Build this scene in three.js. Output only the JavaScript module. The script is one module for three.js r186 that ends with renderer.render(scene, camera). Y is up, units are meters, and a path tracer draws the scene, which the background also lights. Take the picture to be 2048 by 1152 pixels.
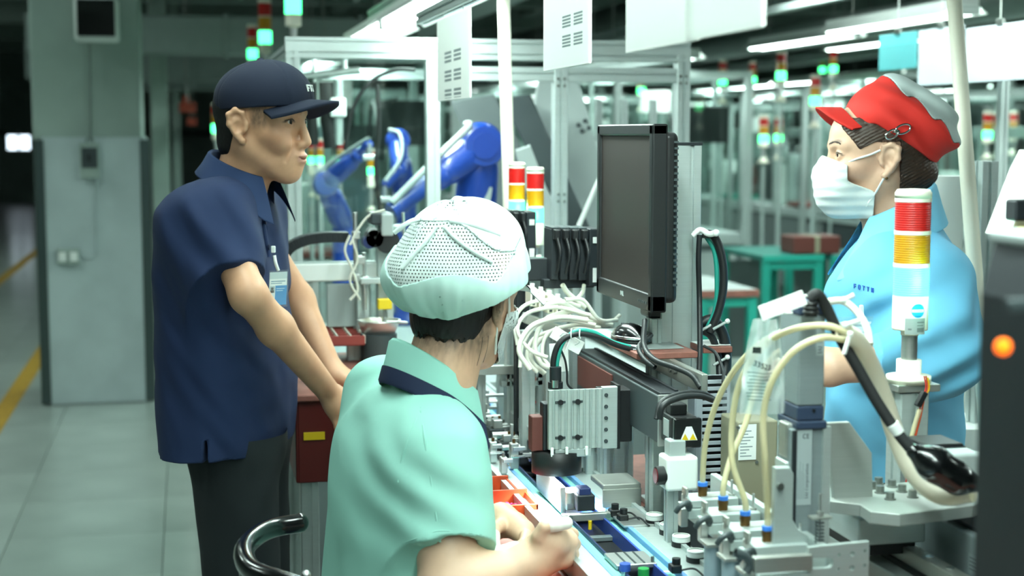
import * as THREE from 'three';
import { RoundedBoxGeometry } from 'three/addons/geometries/RoundedBoxGeometry.js';
import { mergeGeometries } from 'three/addons/utils/BufferGeometryUtils.js';
import { RectAreaLightUniformsLib } from 'three/addons/lights/RectAreaLightUniformsLib.js';
RectAreaLightUniformsLib.init();

// ---------- camera, light level, exposure ----------
const scene = new THREE.Scene();
scene.background = new THREE.Color(0x000000);          // a closed hall: no sky reaches it
const FOC = 3000, EYE = 1.5, PITCH = Math.atan(311 / FOC), YAW = Math.atan(654 / Math.hypot(FOC, 311));
const camera = new THREE.PerspectiveCamera(2 * Math.atan(576 / FOC) * 180 / Math.PI, 2048 / 1152, 0.1, 120);
camera.position.set(0, EYE, 0);
camera.rotation.order = 'YXZ';
camera.rotation.set(-PITCH, -YAW, 0);
camera.focus = 2.75; camera.userData.fStop = 3.4;
const renderer = new THREE.WebGLRenderer();
renderer.toneMapping = THREE.LinearToneMapping;
renderer.toneMappingExposure = 1.22;
renderer.shadowMap.enabled = true;
const TUBE = new THREE.Color(0.81, 1.0, 0.935);       // cool greenish fluorescent tubes
const TUBE_POWER = 46;

// ---------- places: the line of machines runs along -z, x to the right of it ----------
const CP = Math.cos(PITCH), SP = Math.sin(PITCH), CY = Math.cos(YAW), SY = Math.sin(YAW);
const V3 = (x, y, z) => new THREE.Vector3(x, y, z);
function rayV(px, py) { const x = (px - 1024) / FOC, y = -(py - 576) / FOC; return V3(x, y * CP - SP, -(CP + y * SP)); }
const v2w = (v) => V3(v.x * CY - v.z * SY, v.y, v.x * SY + v.z * CY);
const atV = (px, py, d) => { const r = rayV(px, py); return r.multiplyScalar(-d / r.z).add(V3(0, EYE, 0)); };     // turned frame: x across, depth d
const at = (px, py, d) => v2w(atV(px, py, d));
const onX = (px, py, x) => { const r = v2w(rayV(px, py)); return r.multiplyScalar(x / r.x).add(V3(0, EYE, 0)); };
const onZ = (px, py, z) => { const r = v2w(rayV(px, py)); return r.multiplyScalar(z / r.z).add(V3(0, EYE, 0)); };
const onY = (px, py, y) => { const r = v2w(rayV(px, py)); return r.multiplyScalar((y - EYE) / r.y).add(V3(0, EYE, 0)); };

// ---------- helpers ----------
let seedN = 7;
const rnd = (a = 0, b = 1) => { seedN = (Math.imul(seedN, 1664525) + 1013904223) >>> 0; return a + (b - a) * seedN / 4294967296; };
const clamp = (x, a, b) => (x < a ? a : x > b ? b : x), mix = (a, b, t) => a + (b - a) * t, sst = (a, b, x) => { const t = clamp((x - a) / (b - a), 0, 1); return t * t * (3 - 2 * t); };
const taken = new Map();
function numbered(n) { const k = taken.get(n) ?? 0; taken.set(n, k + 1); return k ? n + '_' + String(k).padStart(3, '0') : n; }
function shade(o) { o.traverse((c) => { if (c.isMesh) { c.castShadow = true; c.receiveShadow = true; } }); }
function thing(name, label, category, p = [0, 0, 0], ry = 0, group) {
  const o = new THREE.Group(); o.name = numbered(name); if (p.isVector3) p = p.toArray(); o.position.set(...p); o.rotation.y = ry;
  o.userData = { label, category }; if (group) o.userData.group = group; scene.add(o); return o;
}
function struct(name) { const o = new THREE.Group(); o.name = numbered(name); o.userData = { kind: 'structure' }; scene.add(o); return o; }
function copy(src, p, ry = 0, label, group) {
  const c = src.clone(); c.name = numbered(src.name.replace(/_\d{3}$/, '')); c.userData = { ...src.userData }; if (label) c.userData.label = label; if (group) c.userData.group = group;
  if (p.isVector3) p = p.toArray(); c.position.set(...p); c.rotation.y = ry; scene.add(c); return c;
}
const xf = (g, rx = 0, ry = 0, rz = 0, x = 0, y = 0, z = 0) => g.applyMatrix4(new THREE.Matrix4().makeRotationFromEuler(new THREE.Euler(rx, ry, rz)).setPosition(x, y, z));
const bx = (w, h, d, x, y, z, rx = 0, ry = 0, rz = 0) => xf(new THREE.BoxGeometry(w, h, d), rx, ry, rz, x, y, z);
const rb = (w, h, d, x, y, z, r = 0.004, s = 1, rx = 0, ry = 0, rz = 0) => xf(new RoundedBoxGeometry(w, h, d, s, Math.min(r, w / 2.01, h / 2.01, d / 2.01)), rx, ry, rz, x, y, z);
const ROT = { x: [0, 0, -Math.PI / 2], y: [0, 0, 0], z: [Math.PI / 2, 0, 0] };
const cy = (r, h, x, y, z, ax = 'y', seg = 20, r2 = r) => xf(new THREE.CylinderGeometry(r2, r, h, seg), ...ROT[ax], x, y, z);
const ball = (r, x, y, z, sx = 1, sy = 1, sz = 1, s = 16) => { const g = new THREE.SphereGeometry(r, s, Math.round(s * 0.7)); g.scale(sx, sy, sz); g.translate(x, y, z); return g; };
const vv = (p) => (p.isVector3 ? p : V3(...p));
const tb = (pts, r, n = 0, rs = 8) => new THREE.TubeGeometry(new THREE.CatmullRomCurve3(pts.map(vv)), n || pts.length * 8, r, rs, false);
const rod = (a, b, r, seg = 12, r2 = r) => { a = vv(a); b = vv(b); const d = b.clone().sub(a), g = new THREE.CylinderGeometry(r2, r, d.length(), seg); g.applyQuaternion(new THREE.Quaternion().setFromUnitVectors(V3(0, 1, 0), d.clone().normalize())); return g.translate(...a.clone().add(b).multiplyScalar(0.5).toArray()); };
const lt = (pts, x, y, z, ax = 'y', seg = 28) => xf(new THREE.LatheGeometry(pts.map((p) => new THREE.Vector2(p[0], p[1])), seg), ...ROT[ax], x, y, z);
const shp = (pts) => new THREE.Shape(pts.map((p) => new THREE.Vector2(p[0], p[1])));
const ex = (s, d, bev = 0) => { const g = new THREE.ExtrudeGeometry(Array.isArray(s) ? shp(s) : s, { depth: d - 2 * bev, bevelEnabled: bev > 0, bevelSize: bev, bevelThickness: bev, bevelSegments: 1, bevelOffset: -bev, curveSegments: 10 }); g.translate(0, 0, -d / 2 + bev); return g; };
// slotted aluminium extrusion, a x b across, n x m slots, along an axis
const profCache = new Map();
function prof(a, b, len, ax, x, y, z, turn = 0) {
  const key = [a, b, len].join();
  if (!profCache.has(key)) {
    const na = Math.max(1, Math.round(a / 0.04)), nb = Math.max(1, Math.round(b / 0.04)), pts = [], sw = Math.min(0.0085, Math.min(a, b) * 0.22), sd = sw * 0.75;
    const side = (L, n, fn) => { for (let i = 0; i < n; i++) { const c = -L / 2 + (i + 0.5) * L / n; for (const [u, v] of [[c - sw / 2, 0], [c - sw / 2, sd], [c + sw / 2, sd], [c + sw / 2, 0]]) pts.push(fn(u, v)); } };
    const e = Math.min(a, b) * 0.05;
    pts.push([-a / 2 + e, -b / 2]); side(a, na, (u, v) => [u, -b / 2 + v]); pts.push([a / 2 - e, -b / 2], [a / 2, -b / 2 + e]);
    side(b, nb, (u, v) => [a / 2 - v, u]); pts.push([a / 2, b / 2 - e], [a / 2 - e, b / 2]);
    side(a, na, (u, v) => [-u, b / 2 - v]); pts.push([-a / 2 + e, b / 2], [-a / 2, b / 2 - e]);
    side(b, nb, (u, v) => [-a / 2 + v, -u]); pts.push([-a / 2, -b / 2 + e]);
    profCache.set(key, new THREE.ExtrudeGeometry(shp(pts), { depth: len, bevelEnabled: false }).translate(0, 0, -len / 2));
  }
  const g = profCache.get(key).clone(); if (turn) g.rotateZ(turn);
  return ax === 'z' ? g.translate(x, y, z) : ax === 'y' ? xf(g, -Math.PI / 2, 0, 0, x, y, z) : xf(g, 0, Math.PI / 2, 0, x, y, z);
}
// every part: one mesh in its thing, geometry given in the hall's (or the turned) frame, uv in metres
function tri(g, keepUV) {
  if (g.index) g = g.toNonIndexed();
  for (const k of Object.keys(g.attributes)) if (!['position', 'normal', 'uv', 'color'].includes(k)) g.deleteAttribute(k);
  if (!g.attributes.normal) g.computeVertexNormals();
  if (!keepUV || !g.attributes.uv) {
    const p = g.attributes.position, uv = new Float32Array(p.count * 2), a = V3(), b = V3(), c = V3();
    for (let i = 0; i < p.count; i += 3) {
      a.fromBufferAttribute(p, i); b.fromBufferAttribute(p, i + 1); c.fromBufferAttribute(p, i + 2);
      const n = b.clone().sub(a).cross(c.clone().sub(a)), ax = Math.abs(n.x), ay = Math.abs(n.y), az = Math.abs(n.z);
      [a, b, c].forEach((q, k) => { const [u, v] = ax > ay && ax > az ? [q.z, q.y] : ay > az ? [q.x, q.z] : [q.x, q.y]; uv[(i + k) * 2] = u; uv[(i + k) * 2 + 1] = v; });
    }
    g.setAttribute('uv', new THREE.BufferAttribute(uv, 2));
  }
  return g;
}
const rootOf = new WeakMap(), frameV = new WeakMap();
function part(t, name, geos, mat, o = {}) {
  let list = (Array.isArray(geos) ? geos : [geos]).map((g) => tri(g, o.uv));
  const g = list.length > 1 ? mergeGeometries(list) : list[0];
  const top = rootOf.get(t) ?? t;
  if (!o.local) { const p = top.position; g.translate(...(frameV.get(top) ?? p).clone().negate().toArray()); }
  const m = new THREE.Mesh(g, mat); m.name = name; m.castShadow = m.receiveShadow = true; if (o.label) m.userData.label = o.label; if (o.stuff) m.userData.kind = 'stuff';
  t.add(m); rootOf.set(m, top); return m;
}
const single = (name, label, cat, geos, mat, group, o = {}) => { const t = thing(name, label, cat, o.at ?? [0, 0, 0], 0, group); part(t, o.part ?? name, geos, mat, o); return t; };
// ---------- textures and materials ----------
function tex(n, fn, srgb, rep = 1) {
  const d = new Uint8Array(n * n * 4);
  for (let y = 0; y < n; y++) for (let x = 0; x < n; x++) { const c = fn(x / n, y / n, x, y), o = (y * n + x) * 4; for (let k = 0; k < 3; k++) d[o + k] = clamp((c.length ? c[k] : c) * 255, 0, 255); d[o + 3] = 255; }
  const t = new THREE.DataTexture(d, n, n); t.wrapS = t.wrapT = THREE.RepeatWrapping; t.magFilter = THREE.LinearFilter; t.minFilter = THREE.LinearFilter; if (srgb) t.colorSpace = THREE.SRGBColorSpace; t.repeat.set(rep, rep); t.needsUpdate = true; return t;
}
const hash = (x, y, s = 0) => { let h = Math.imul(x, 374761393) ^ Math.imul(y, 668265263) ^ Math.imul(s, 2147483647 - 977); h = Math.imul(h ^ (h >>> 13), 1274126177); return ((h ^ (h >>> 16)) >>> 0) / 4294967296; };
function tnoise(u, v, px, py, s) {   // tileable value noise with px x py cells
  const x = u * px, y = v * py, ix = Math.floor(x), iy = Math.floor(y), fx = x - ix, fy = y - iy, a = fx * fx * (3 - 2 * fx), b = fy * fy * (3 - 2 * fy), w = (i, p) => ((i % p) + p) % p;
  return mix(mix(hash(w(ix, px), w(iy, py), s), hash(w(ix + 1, px), w(iy, py), s), a), mix(hash(w(ix, px), w(iy + 1, py), s), hash(w(ix + 1, px), w(iy + 1, py), s), a), b);
}
const fbm = (u, v, p, o, s, k = 1) => { let r = 0, a = 0.5; for (let i = 0; i < o; i++) { r += a * tnoise(u, v, p << i, Math.max(1, Math.round((p << i) * k)), s + i); a *= 0.5; } return r / (1 - a * 2 + 1e-9) * 1; };
const weave = tex(256, (u, v) => 0.5 + 0.25 * Math.sin(u * 64 * Math.PI * 2) * Math.sin(v * 64 * Math.PI * 2) + 0.3 * (fbm(u, v, 8, 4, 3) - 0.5), false, 12);
const cloudT = (lo, hi, p, s, rep) => tex(512, (u, v) => mix(lo, hi, fbm(u, v, p, 5, s)), true, rep);
const mottle = cloudT(0.86, 1.06, 4, 11, 0.9), mottleFine = cloudT(0.8, 1.1, 16, 15, 3);
const brush = tex(512, (u, v) => 0.44 + 0.14 * (0.6 * tnoise(u, v, 8, 256, 21) + 0.4 * tnoise(u, v, 24, 512, 22)), false, 6);
const brushC = tex(512, (u, v) => 0.93 + 0.07 * (0.35 * tnoise(u, v, 6, 200, 31) + 0.65 * fbm(u, v, 6, 4, 33)), true, 3);
const grit = tex(256, (u, v, x, y) => 0.5 + 0.5 * (hash(x, y, 5) - 0.5) + 0.4 * (fbm(u, v, 16, 3, 8) - 0.5), false, 14);
const std = (c, rough = 0.6, metal = 0, o = {}) => { const { phys, ...r } = o; return new (phys ? THREE.MeshPhysicalMaterial : THREE.MeshStandardMaterial)({ color: c, roughness: rough, metalness: metal, ...r }); };
const phy = (c, rough, metal, o) => std(c, rough, metal, { ...o, phys: true });
const M = {
  alu: std(0xc4cfcd, 0.9, 0.62, { roughnessMap: brush, map: brushC }), aluMatte: std(0xb3c0bd, 0.52, 0.45, { map: brushC }), steel: std(0xd3d6d4, 0.75, 0.95, { roughnessMap: brush, map: brushC }),
  bracket: std(0xb9bcb6, 0.8, 0.85, { roughnessMap: brush, map: brushC }), chrome: std(0xe4e6e6, 0.14, 1), bolt: std(0x8f938f, 0.34, 0.9), brass: std(0x6b4f2c, 0.38, 0.85),
  dark: std(0x20262a, 0.5, 0.25, { bumpMap: grit, bumpScale: 0.00015 }), black: std(0x0f1214, 0.45), blackGloss: phy(0x0a0c0d, 0.22, 0, { clearcoat: 0.6, clearcoatRoughness: 0.1 }), rubber: std(0x17191a, 0.75),
  greyPaint: std(0x6d7878, 0.55, 0, { map: mottle }), greyDark: std(0x3a4446, 0.5, 0.2), greyAct: std(0x7f8b8d, 0.42, 0.5, { map: brushC }), navyCap: std(0x2b3a52, 0.5), lightGrey: std(0xa9b4b2, 0.5, 0, { map: mottle }),
  white: std(0xe9eeea, 0.5), whiteMatte: std(0xdde4e0, 0.8), cream: std(0xe9e6d3, 0.45), paper: phy(0xf6f8f6, 0.95, 0, { side: THREE.DoubleSide, transmission: 0.45, thickness: 0 }),
  duct: std(0x9aa3ab, 0.55), teal: std(0x1f9e8c, 0.5, 0, { map: mottle }), tealDark: std(0x227a70, 0.6, 0, { map: mottle }),
  brownTop: std(0x8f5a4e, 0.62, 0, { map: mottleFine }), brownEdge: std(0x5e2f28, 0.6), redTray: std(0x8c3a33, 0.55), redBrown: std(0x5a1410, 0.5, 0, { map: mottle }), orange: std(0xc4491a, 0.5, 0, { map: mottleFine }), orangeDark: std(0xa53a16, 0.55), pink: std(0xd92f6a, 0.5),
  blueRobot: phy(0x163d96, 0.35, 0, { clearcoat: 0.4 }), blueRail: std(0x2c4fa6, 0.45), blueLite: std(0x6f9fd8, 0.5), beltTeal: std(0x7fbfb4, 0.7), navy: std(0x1c2c5c, 0.5), blueFit: std(0x3a7fe0, 0.4), tube: phy(0xe7dfbc, 0.25, 0, { transmission: 0.45, thickness: 0.0, side: THREE.DoubleSide }),
  hose: std(0xd9d9cc, 0.5), cableBlack: std(0x14191b, 0.5), cableTeal: std(0x1f8f80, 0.45), milky: phy(0xe6dfcc, 0.4, 0, { transmission: 0.3, roughness: 0.45, thickness: 0 }),
  glass: phy(0xf4fbf9, 0.02, 0, { transmission: 1, thickness: 0, ior: 1.45, specularIntensity: 1 }), film: phy(0xf6fbfa, 0.12, 0, { transmission: 0.92, thickness: 0, side: THREE.DoubleSide }),
  yellow: std(0xd9b914, 0.5), red: std(0xc22a22, 0.4), green: std(0x1f8f45, 0.4),
};
// flat print and sheets
function canvasTex(w, h, draw) { const c = document.createElement('canvas'); c.width = w; c.height = h; const g = c.getContext('2d'); draw(g, w, h); const t = new THREE.CanvasTexture(c); t.colorSpace = THREE.SRGBColorSpace; return t; }
const print = (w, h, draw, rough = 0.6) => std(0xffffff, rough, 0, { map: canvasTex(w, h, draw), side: THREE.DoubleSide });
function sheet(c, r, u, w, h) { const g = new THREE.PlaneGeometry(w, h), n = V3().crossVectors(r, u); return g.applyMatrix4(new THREE.Matrix4().makeBasis(r, u, n).setPosition(c)); }
// ---------- distance fields and a surface-net mesher for bodies and cloth ----------
const smin = (a, b, k) => { const h = Math.max(k - Math.abs(a - b), 0) / k; return Math.min(a, b) - h * h * k * 0.25; };
const smax = (a, b, k) => -smin(-a, -b, k);
const rc = (a, b, r1, r2) => {
  a = vv(a); b = vv(b); const ax = a.x, ay = a.y, az = a.z, bx_ = b.x - ax, by = b.y - ay, bz = b.z - az, bb = bx_ * bx_ + by * by + bz * bz || 1e-9;
  return (x, y, z) => { const px = x - ax, py = y - ay, pz = z - az, h = clamp((px * bx_ + py * by + pz * bz) / bb, 0, 1); return Math.hypot(px - bx_ * h, py - by * h, pz - bz * h) - (r1 + (r2 - r1) * h); };
};
const el = (c, r, e) => {
  c = vv(c); const q = e ? new THREE.Matrix4().makeRotationFromEuler(new THREE.Euler(...e)).invert().elements : null, [rx, ry, rz] = r;
  return (x, y, z) => {
    x -= c.x; y -= c.y; z -= c.z;
    if (q) { const X = q[0] * x + q[4] * y + q[8] * z, Y = q[1] * x + q[5] * y + q[9] * z, Z = q[2] * x + q[6] * y + q[10] * z; x = X; y = Y; z = Z; }
    const k0 = Math.hypot(x / rx, y / ry, z / rz), k1 = Math.hypot(x / (rx * rx), y / (ry * ry), z / (rz * rz)); return k1 < 1e-9 ? -Math.min(rx, ry, rz) : k0 * (k0 - 1) / k1;
  };
};
const un = (k, ...fs) => (x, y, z) => { let d = fs[0](x, y, z); for (let i = 1; i < fs.length; i++) d = smin(d, fs[i](x, y, z), k); return d; };
const cut = (k, a, b) => (x, y, z) => smax(a(x, y, z), -b(x, y, z), k);
const both = (a, b) => (x, y, z) => Math.max(a(x, y, z), b(x, y, z));
const pl = (p, n) => { p = vv(p); n = vv(n).clone().normalize(); return (x, y, z) => (x - p.x) * n.x + (y - p.y) * n.y + (z - p.z) * n.z; };   // keeps the side away from n
const grow = (f, r) => (x, y, z) => f(x, y, z) - r;
function vn(x, y, z) {
  const ix = Math.floor(x), iy = Math.floor(y), iz = Math.floor(z), fx = x - ix, fy = y - iy, fz = z - iz, a = fx * fx * (3 - 2 * fx), b = fy * fy * (3 - 2 * fy), c = fz * fz * (3 - 2 * fz), h = (i, j, k) => hash(ix + i, iy + j, iz + k + 911);
  return mix(mix(mix(h(0, 0, 0), h(1, 0, 0), a), mix(h(0, 1, 0), h(1, 1, 0), a), b), mix(mix(h(0, 0, 1), h(1, 0, 1), a), mix(h(0, 1, 1), h(1, 1, 1), a), b), c) - 0.5;
}
// stacked sections [y, cx, cz, rx, rz] -> a trunk; rot turns the oval about y
function loft(sec, rot = 0, pw = 2.3) {
  const c = Math.cos(rot), s = Math.sin(rot), n = sec.length;
  return (x, y, z) => {
    let i = 0; while (i < n - 2 && y > sec[i + 1][0]) i++;
    const A = sec[i], B = sec[i + 1], P = sec[Math.max(0, i - 1)], Q = sec[Math.min(n - 1, i + 2)], t = clamp((y - A[0]) / (B[0] - A[0]), 0, 1), v = [0, 0, 0, 0, 0];
    for (let k = 1; k < 5; k++) { const m0 = (B[k] - P[k]) / (B[0] - P[0] || 1) * (B[0] - A[0]), m1 = (Q[k] - A[k]) / (Q[0] - A[0] || 1) * (B[0] - A[0]), t2 = t * t, t3 = t2 * t; v[k] = (2 * t3 - 3 * t2 + 1) * A[k] + (t3 - 2 * t2 + t) * m0 + (-2 * t3 + 3 * t2) * B[k] + (t3 - t2) * m1; }
    const dx = x - v[1], dz = z - v[2], u = (dx * c - dz * s) / v[3], w = (dx * s + dz * c) / v[4], d = (Math.pow(Math.pow(Math.abs(u), pw) + Math.pow(Math.abs(w), pw), 1 / pw) - 1) * Math.min(v[3], v[4]);
    return Math.max(d, sec[0][0] - y, y - sec[n - 1][0]);
  };
}
function net(f, lo, hi, cell, color, keep) {
  const N = [0, 1, 2].map((i) => Math.ceil((hi[i] - lo[i]) / cell) + 1), [nx, ny, nz] = N, val = new Float32Array(nx * ny * nz).fill(NaN), B = 6, id = (i, j, k) => i + nx * (j + ny * k);
  for (let k = 0; k < nz - 1; k += B) for (let j = 0; j < ny - 1; j += B) for (let i = 0; i < nx - 1; i += B) {
    if (Math.abs(f(lo[0] + (i + B / 2) * cell, lo[1] + (j + B / 2) * cell, lo[2] + (k + B / 2) * cell)) > cell * B * 1.15) continue;
    for (let c = k; c <= Math.min(k + B, nz - 1); c++) for (let b = j; b <= Math.min(j + B, ny - 1); b++) for (let a = i; a <= Math.min(i + B, nx - 1); a++) { const q = id(a, b, c); if (val[q] !== val[q]) val[q] = f(lo[0] + a * cell, lo[1] + b * cell, lo[2] + c * cell); }
  }
  const pos = [], vid = new Int32Array(nx * ny * nz).fill(-1), E = [[0, 1], [2, 3], [4, 5], [6, 7], [0, 2], [1, 3], [4, 6], [5, 7], [0, 4], [1, 5], [2, 6], [3, 7]], v = new Float32Array(8);
  for (let k = 0; k < nz - 1; k++) for (let j = 0; j < ny - 1; j++) for (let i = 0; i < nx - 1; i++) {
    let m = 0, bad = false; for (let c = 0; c < 8; c++) { v[c] = val[id(i + (c & 1), j + ((c >> 1) & 1), k + (c >> 2))]; if (v[c] !== v[c]) { bad = true; break; } if (v[c] < 0) m |= 1 << c; }
    if (bad || m === 0 || m === 255) continue;
    let sx = 0, sy = 0, sz = 0, n = 0;
    for (const [a, b] of E) if ((v[a] < 0) !== (v[b] < 0)) { const t = v[a] / (v[a] - v[b]); sx += (a & 1) + t * ((b & 1) - (a & 1)); sy += ((a >> 1) & 1) + t * (((b >> 1) & 1) - ((a >> 1) & 1)); sz += (a >> 2) + t * ((b >> 2) - (a >> 2)); n++; }
    vid[id(i, j, k)] = pos.length / 3; pos.push(lo[0] + (i + sx / n) * cell, lo[1] + (j + sy / n) * cell, lo[2] + (k + sz / n) * cell);
  }
  const ind = [], quad = (a, b, c, d, flip) => { if (a < 0 || b < 0 || c < 0 || d < 0 || (keep && !keep(pos[a * 3], pos[a * 3 + 1], pos[a * 3 + 2]))) return; if (flip) ind.push(a, c, b, a, d, c); else ind.push(a, b, c, a, c, d); };
  for (let k = 1; k < nz - 1; k++) for (let j = 1; j < ny - 1; j++) for (let i = 1; i < nx - 1; i++) {
    const a = val[id(i, j, k)]; if (a !== a) continue; const b = val[id(i + 1, j, k)], c = val[id(i, j + 1, k)], d = val[id(i, j, k + 1)];
    if (b === b && (a < 0) !== (b < 0)) quad(vid[id(i, j - 1, k - 1)], vid[id(i, j, k - 1)], vid[id(i, j, k)], vid[id(i, j - 1, k)], a >= 0);
    if (c === c && (a < 0) !== (c < 0)) quad(vid[id(i - 1, j, k - 1)], vid[id(i - 1, j, k)], vid[id(i, j, k)], vid[id(i, j, k - 1)], a >= 0);
    if (d === d && (a < 0) !== (d < 0)) quad(vid[id(i - 1, j - 1, k)], vid[id(i, j - 1, k)], vid[id(i, j, k)], vid[id(i - 1, j, k)], a >= 0);
  }
  const g = new THREE.BufferGeometry(), nor = new Float32Array(pos.length), h = cell * 0.5;
  for (let i = 0; i < pos.length; i += 3) { const x = pos[i], y = pos[i + 1], z = pos[i + 2], a = f(x + h, y, z) - f(x - h, y, z), b = f(x, y + h, z) - f(x, y - h, z), c = f(x, y, z + h) - f(x, y, z - h), l = Math.hypot(a, b, c) || 1; nor[i] = a / l; nor[i + 1] = b / l; nor[i + 2] = c / l; }
  g.setAttribute('position', new THREE.Float32BufferAttribute(pos, 3)); g.setAttribute('normal', new THREE.BufferAttribute(nor, 3)); g.setIndex(ind);
  if (color) { const col = new Float32Array(pos.length); for (let i = 0; i < pos.length; i += 3) { const q = color(pos[i], pos[i + 1], pos[i + 2]); col[i] = q[0]; col[i + 1] = q[1]; col[i + 2] = q[2]; } g.setAttribute('color', new THREE.BufferAttribute(col, 3)); }
  return g;
}
const around = (pts, r) => { const lo = [1e9, 1e9, 1e9], hi = [-1e9, -1e9, -1e9]; for (const p of pts) ['x', 'y', 'z'].forEach((k, i) => { lo[i] = Math.min(lo[i], p[k] - r); hi[i] = Math.max(hi[i], p[k] + r); }); return [lo, hi]; };

// ---------- heads ----------
// local head frame: +x to the face, +y up, +z to the head's right ear; o origin between the ears, turned by ry then tilted by rz
function headFrame(o, ry, rz = 0, s = 1, rx = 0) {
  const m = new THREE.Matrix4().makeRotationFromEuler(new THREE.Euler(rx, ry, rz, 'YZX')).setPosition(o), inv = m.clone().invert().elements;
  return { s, loc: (x, y, z) => [(inv[0] * x + inv[4] * y + inv[8] * z + inv[12]) / s, (inv[1] * x + inv[5] * y + inv[9] * z + inv[13]) / s, (inv[2] * x + inv[6] * y + inv[10] * z + inv[14]) / s], pt: (x, y, z) => V3(x * s, y * s, z * s).applyMatrix4(m), dir: (x, y, z) => V3(x, y, z).transformDirection(m), q: new THREE.Quaternion().setFromRotationMatrix(m), m };
}
const inHead = (h, f) => (x, y, z) => { const p = h.loc(x, y, z); return f(p[0], p[1], p[2]) * h.s; };
function headField(o = {}) {
  const skull = un(0.03, el([-0.002, 0.045, 0], [0.091, 0.083, 0.076]), el([0.04, 0.045, 0], [0.054, 0.052, 0.062]), rc([0.028, 0, 0], [0.046, -0.066, 0], 0.06, 0.04));
  const jaw = o.jaw ?? 0.05;
  const face = un(0.024, skull, rc([-0.004, -0.035, jaw], [0.06, -0.09, 0.016], 0.022, 0.018), rc([-0.004, -0.035, -jaw], [0.06, -0.09, -0.016], 0.022, 0.018), el([0.073, -0.094, 0], [0.018, 0.017, 0.023]), el([0.058, -0.018, 0.045], [0.028, 0.02, 0.021]), el([0.058, -0.018, -0.045], [0.028, 0.02, 0.021]), el([0.075, -0.06, 0], [0.028, 0.025, 0.032]));
  const brow = un(0.012, rc([0.092, 0.03, 0.012], [0.072, 0.031, 0.048], 0.008, 0.009), rc([0.092, 0.03, -0.012], [0.072, 0.031, -0.048], 0.008, 0.009));
  const nose = un(0.008, rc([0.093, 0.016, 0], [0.1085, -0.028, 0], 0.0075, 0.0105), el([0.097, -0.034, 0.012], [0.012, 0.0085, 0.008]), el([0.097, -0.034, -0.012], [0.012, 0.0085, 0.008]));
  const lips = un(0.004, el([0.097, -0.0575, 0], [0.011, 0.0055, 0.022]), el([0.095, -0.0685, 0], [0.0115, 0.0065, 0.018]));
  const sock = un(0.004, el([0.097, 0.012, 0.034], [0.014, 0.012, 0.018]), el([0.097, 0.012, -0.034], [0.014, 0.012, 0.018]));
  const lid = un(0.003, el([0.0775, 0.012, 0.033], [0.0142, 0.0135, 0.0165]), el([0.0775, 0.012, -0.033], [0.0142, 0.0135, 0.0165]));
  const slit = un(0.001, el([0.094, 0.0115, 0.034], [0.013, o.slit ?? 0.0042, 0.0135], [0, 0.25, 0.0]), el([0.094, 0.0115, -0.034], [0.013, o.slit ?? 0.0042, 0.0135], [0, -0.25, 0]));
  const mouth = el([0.11, -0.0632, 0], [0.014, 0.0016, 0.025]);
  const ears = [1, -1].map((s) => {
    const P = (x, y, z) => [x - 0.002, y, s * z];
    const rim = un(0.006, rc(P(0.012, 0.004, 0.076), P(0.006, 0.026, 0.083), 0.0045, 0.0045), rc(P(0.006, 0.026, 0.083), P(-0.008, 0.032, 0.089), 0.0045, 0.005), rc(P(-0.008, 0.032, 0.089), P(-0.02, 0.022, 0.094), 0.005, 0.005), rc(P(-0.02, 0.022, 0.094), P(-0.019, 0.002, 0.092), 0.005, 0.0048), rc(P(-0.019, 0.002, 0.092), P(-0.006, -0.02, 0.083), 0.0048, 0.0045), rc(P(-0.006, -0.02, 0.083), P(0.004, -0.03, 0.078), 0.0055, 0.008), rc(P(0.012, 0.004, 0.076), P(0.01, -0.008, 0.078), 0.0055, 0.005));
    const plate = un(0.01, el(P(-0.006, 0.006, 0.078), [0.019, 0.029, 0.008], [0, s * 0.35, 0]), rc(P(-0.012, 0.012, 0.085), P(-0.004, -0.012, 0.082), 0.0042, 0.004));
    return cut(0.004, un(0.006, rim, plate), el(P(0.0, -0.002, 0.09), [0.009, 0.012, 0.01]));
  });
  const chk = el([0.07, -0.034, 0.04], [0.02, 0.016, 0.014]), chk2 = el([0.07, -0.034, -0.04], [0.02, 0.016, 0.014]), fold = rc([0.094, -0.034, 0.0235], [0.081, -0.068, 0.037], 0.0012, 0.0014), fold2 = rc([0.094, -0.034, -0.0235], [0.081, -0.068, -0.037], 0.0012, 0.0014);
  const NK = o.neck ?? [[-0.018, -0.05, 0], [-0.04, -0.17, 0], 0.053, 0.058];
  const neck = rc(...NK);
  return (x, y, z) => {
    let d = smin(face(x, y, z), brow(x, y, z), 0.012);
    d = smax(d, -sock(x, y, z), 0.01); d = smin(d, lid(x, y, z), 0.004); d = smin(d, nose(x, y, z), 0.009); d = smin(d, lips(x, y, z), 0.006);
    if (o.smile) { for (const k of [1, -1]) { d = smin(d, (k > 0 ? chk : chk2)(x, y, z), 0.014); d = smax(d, -(k > 0 ? fold : fold2)(x, y, z), 0.007); } }
    d = smax(d, -slit(x, y, z), 0.001); d = smax(d, -mouth(x, o.smile ? y - z * z * 9 : y, z), 0.002);
    d = smin(d, neck(x, y, z), 0.03);
    return smin(d, z > 0 ? ears[0](x, y, z) : ears[1](x, y, z), 0.004);
  };
}
const skinCol = (base) => (x, y, z) => { const n = 1 + 0.10 * vn(x * 60, y * 60, z * 60) + 0.07 * vn(x * 220, y * 220, z * 220); return [base[0] * n, base[1] * n * (1 + 0.03 * vn(x * 30 + 9, y * 30, z * 30)), base[2] * n]; };
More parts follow.
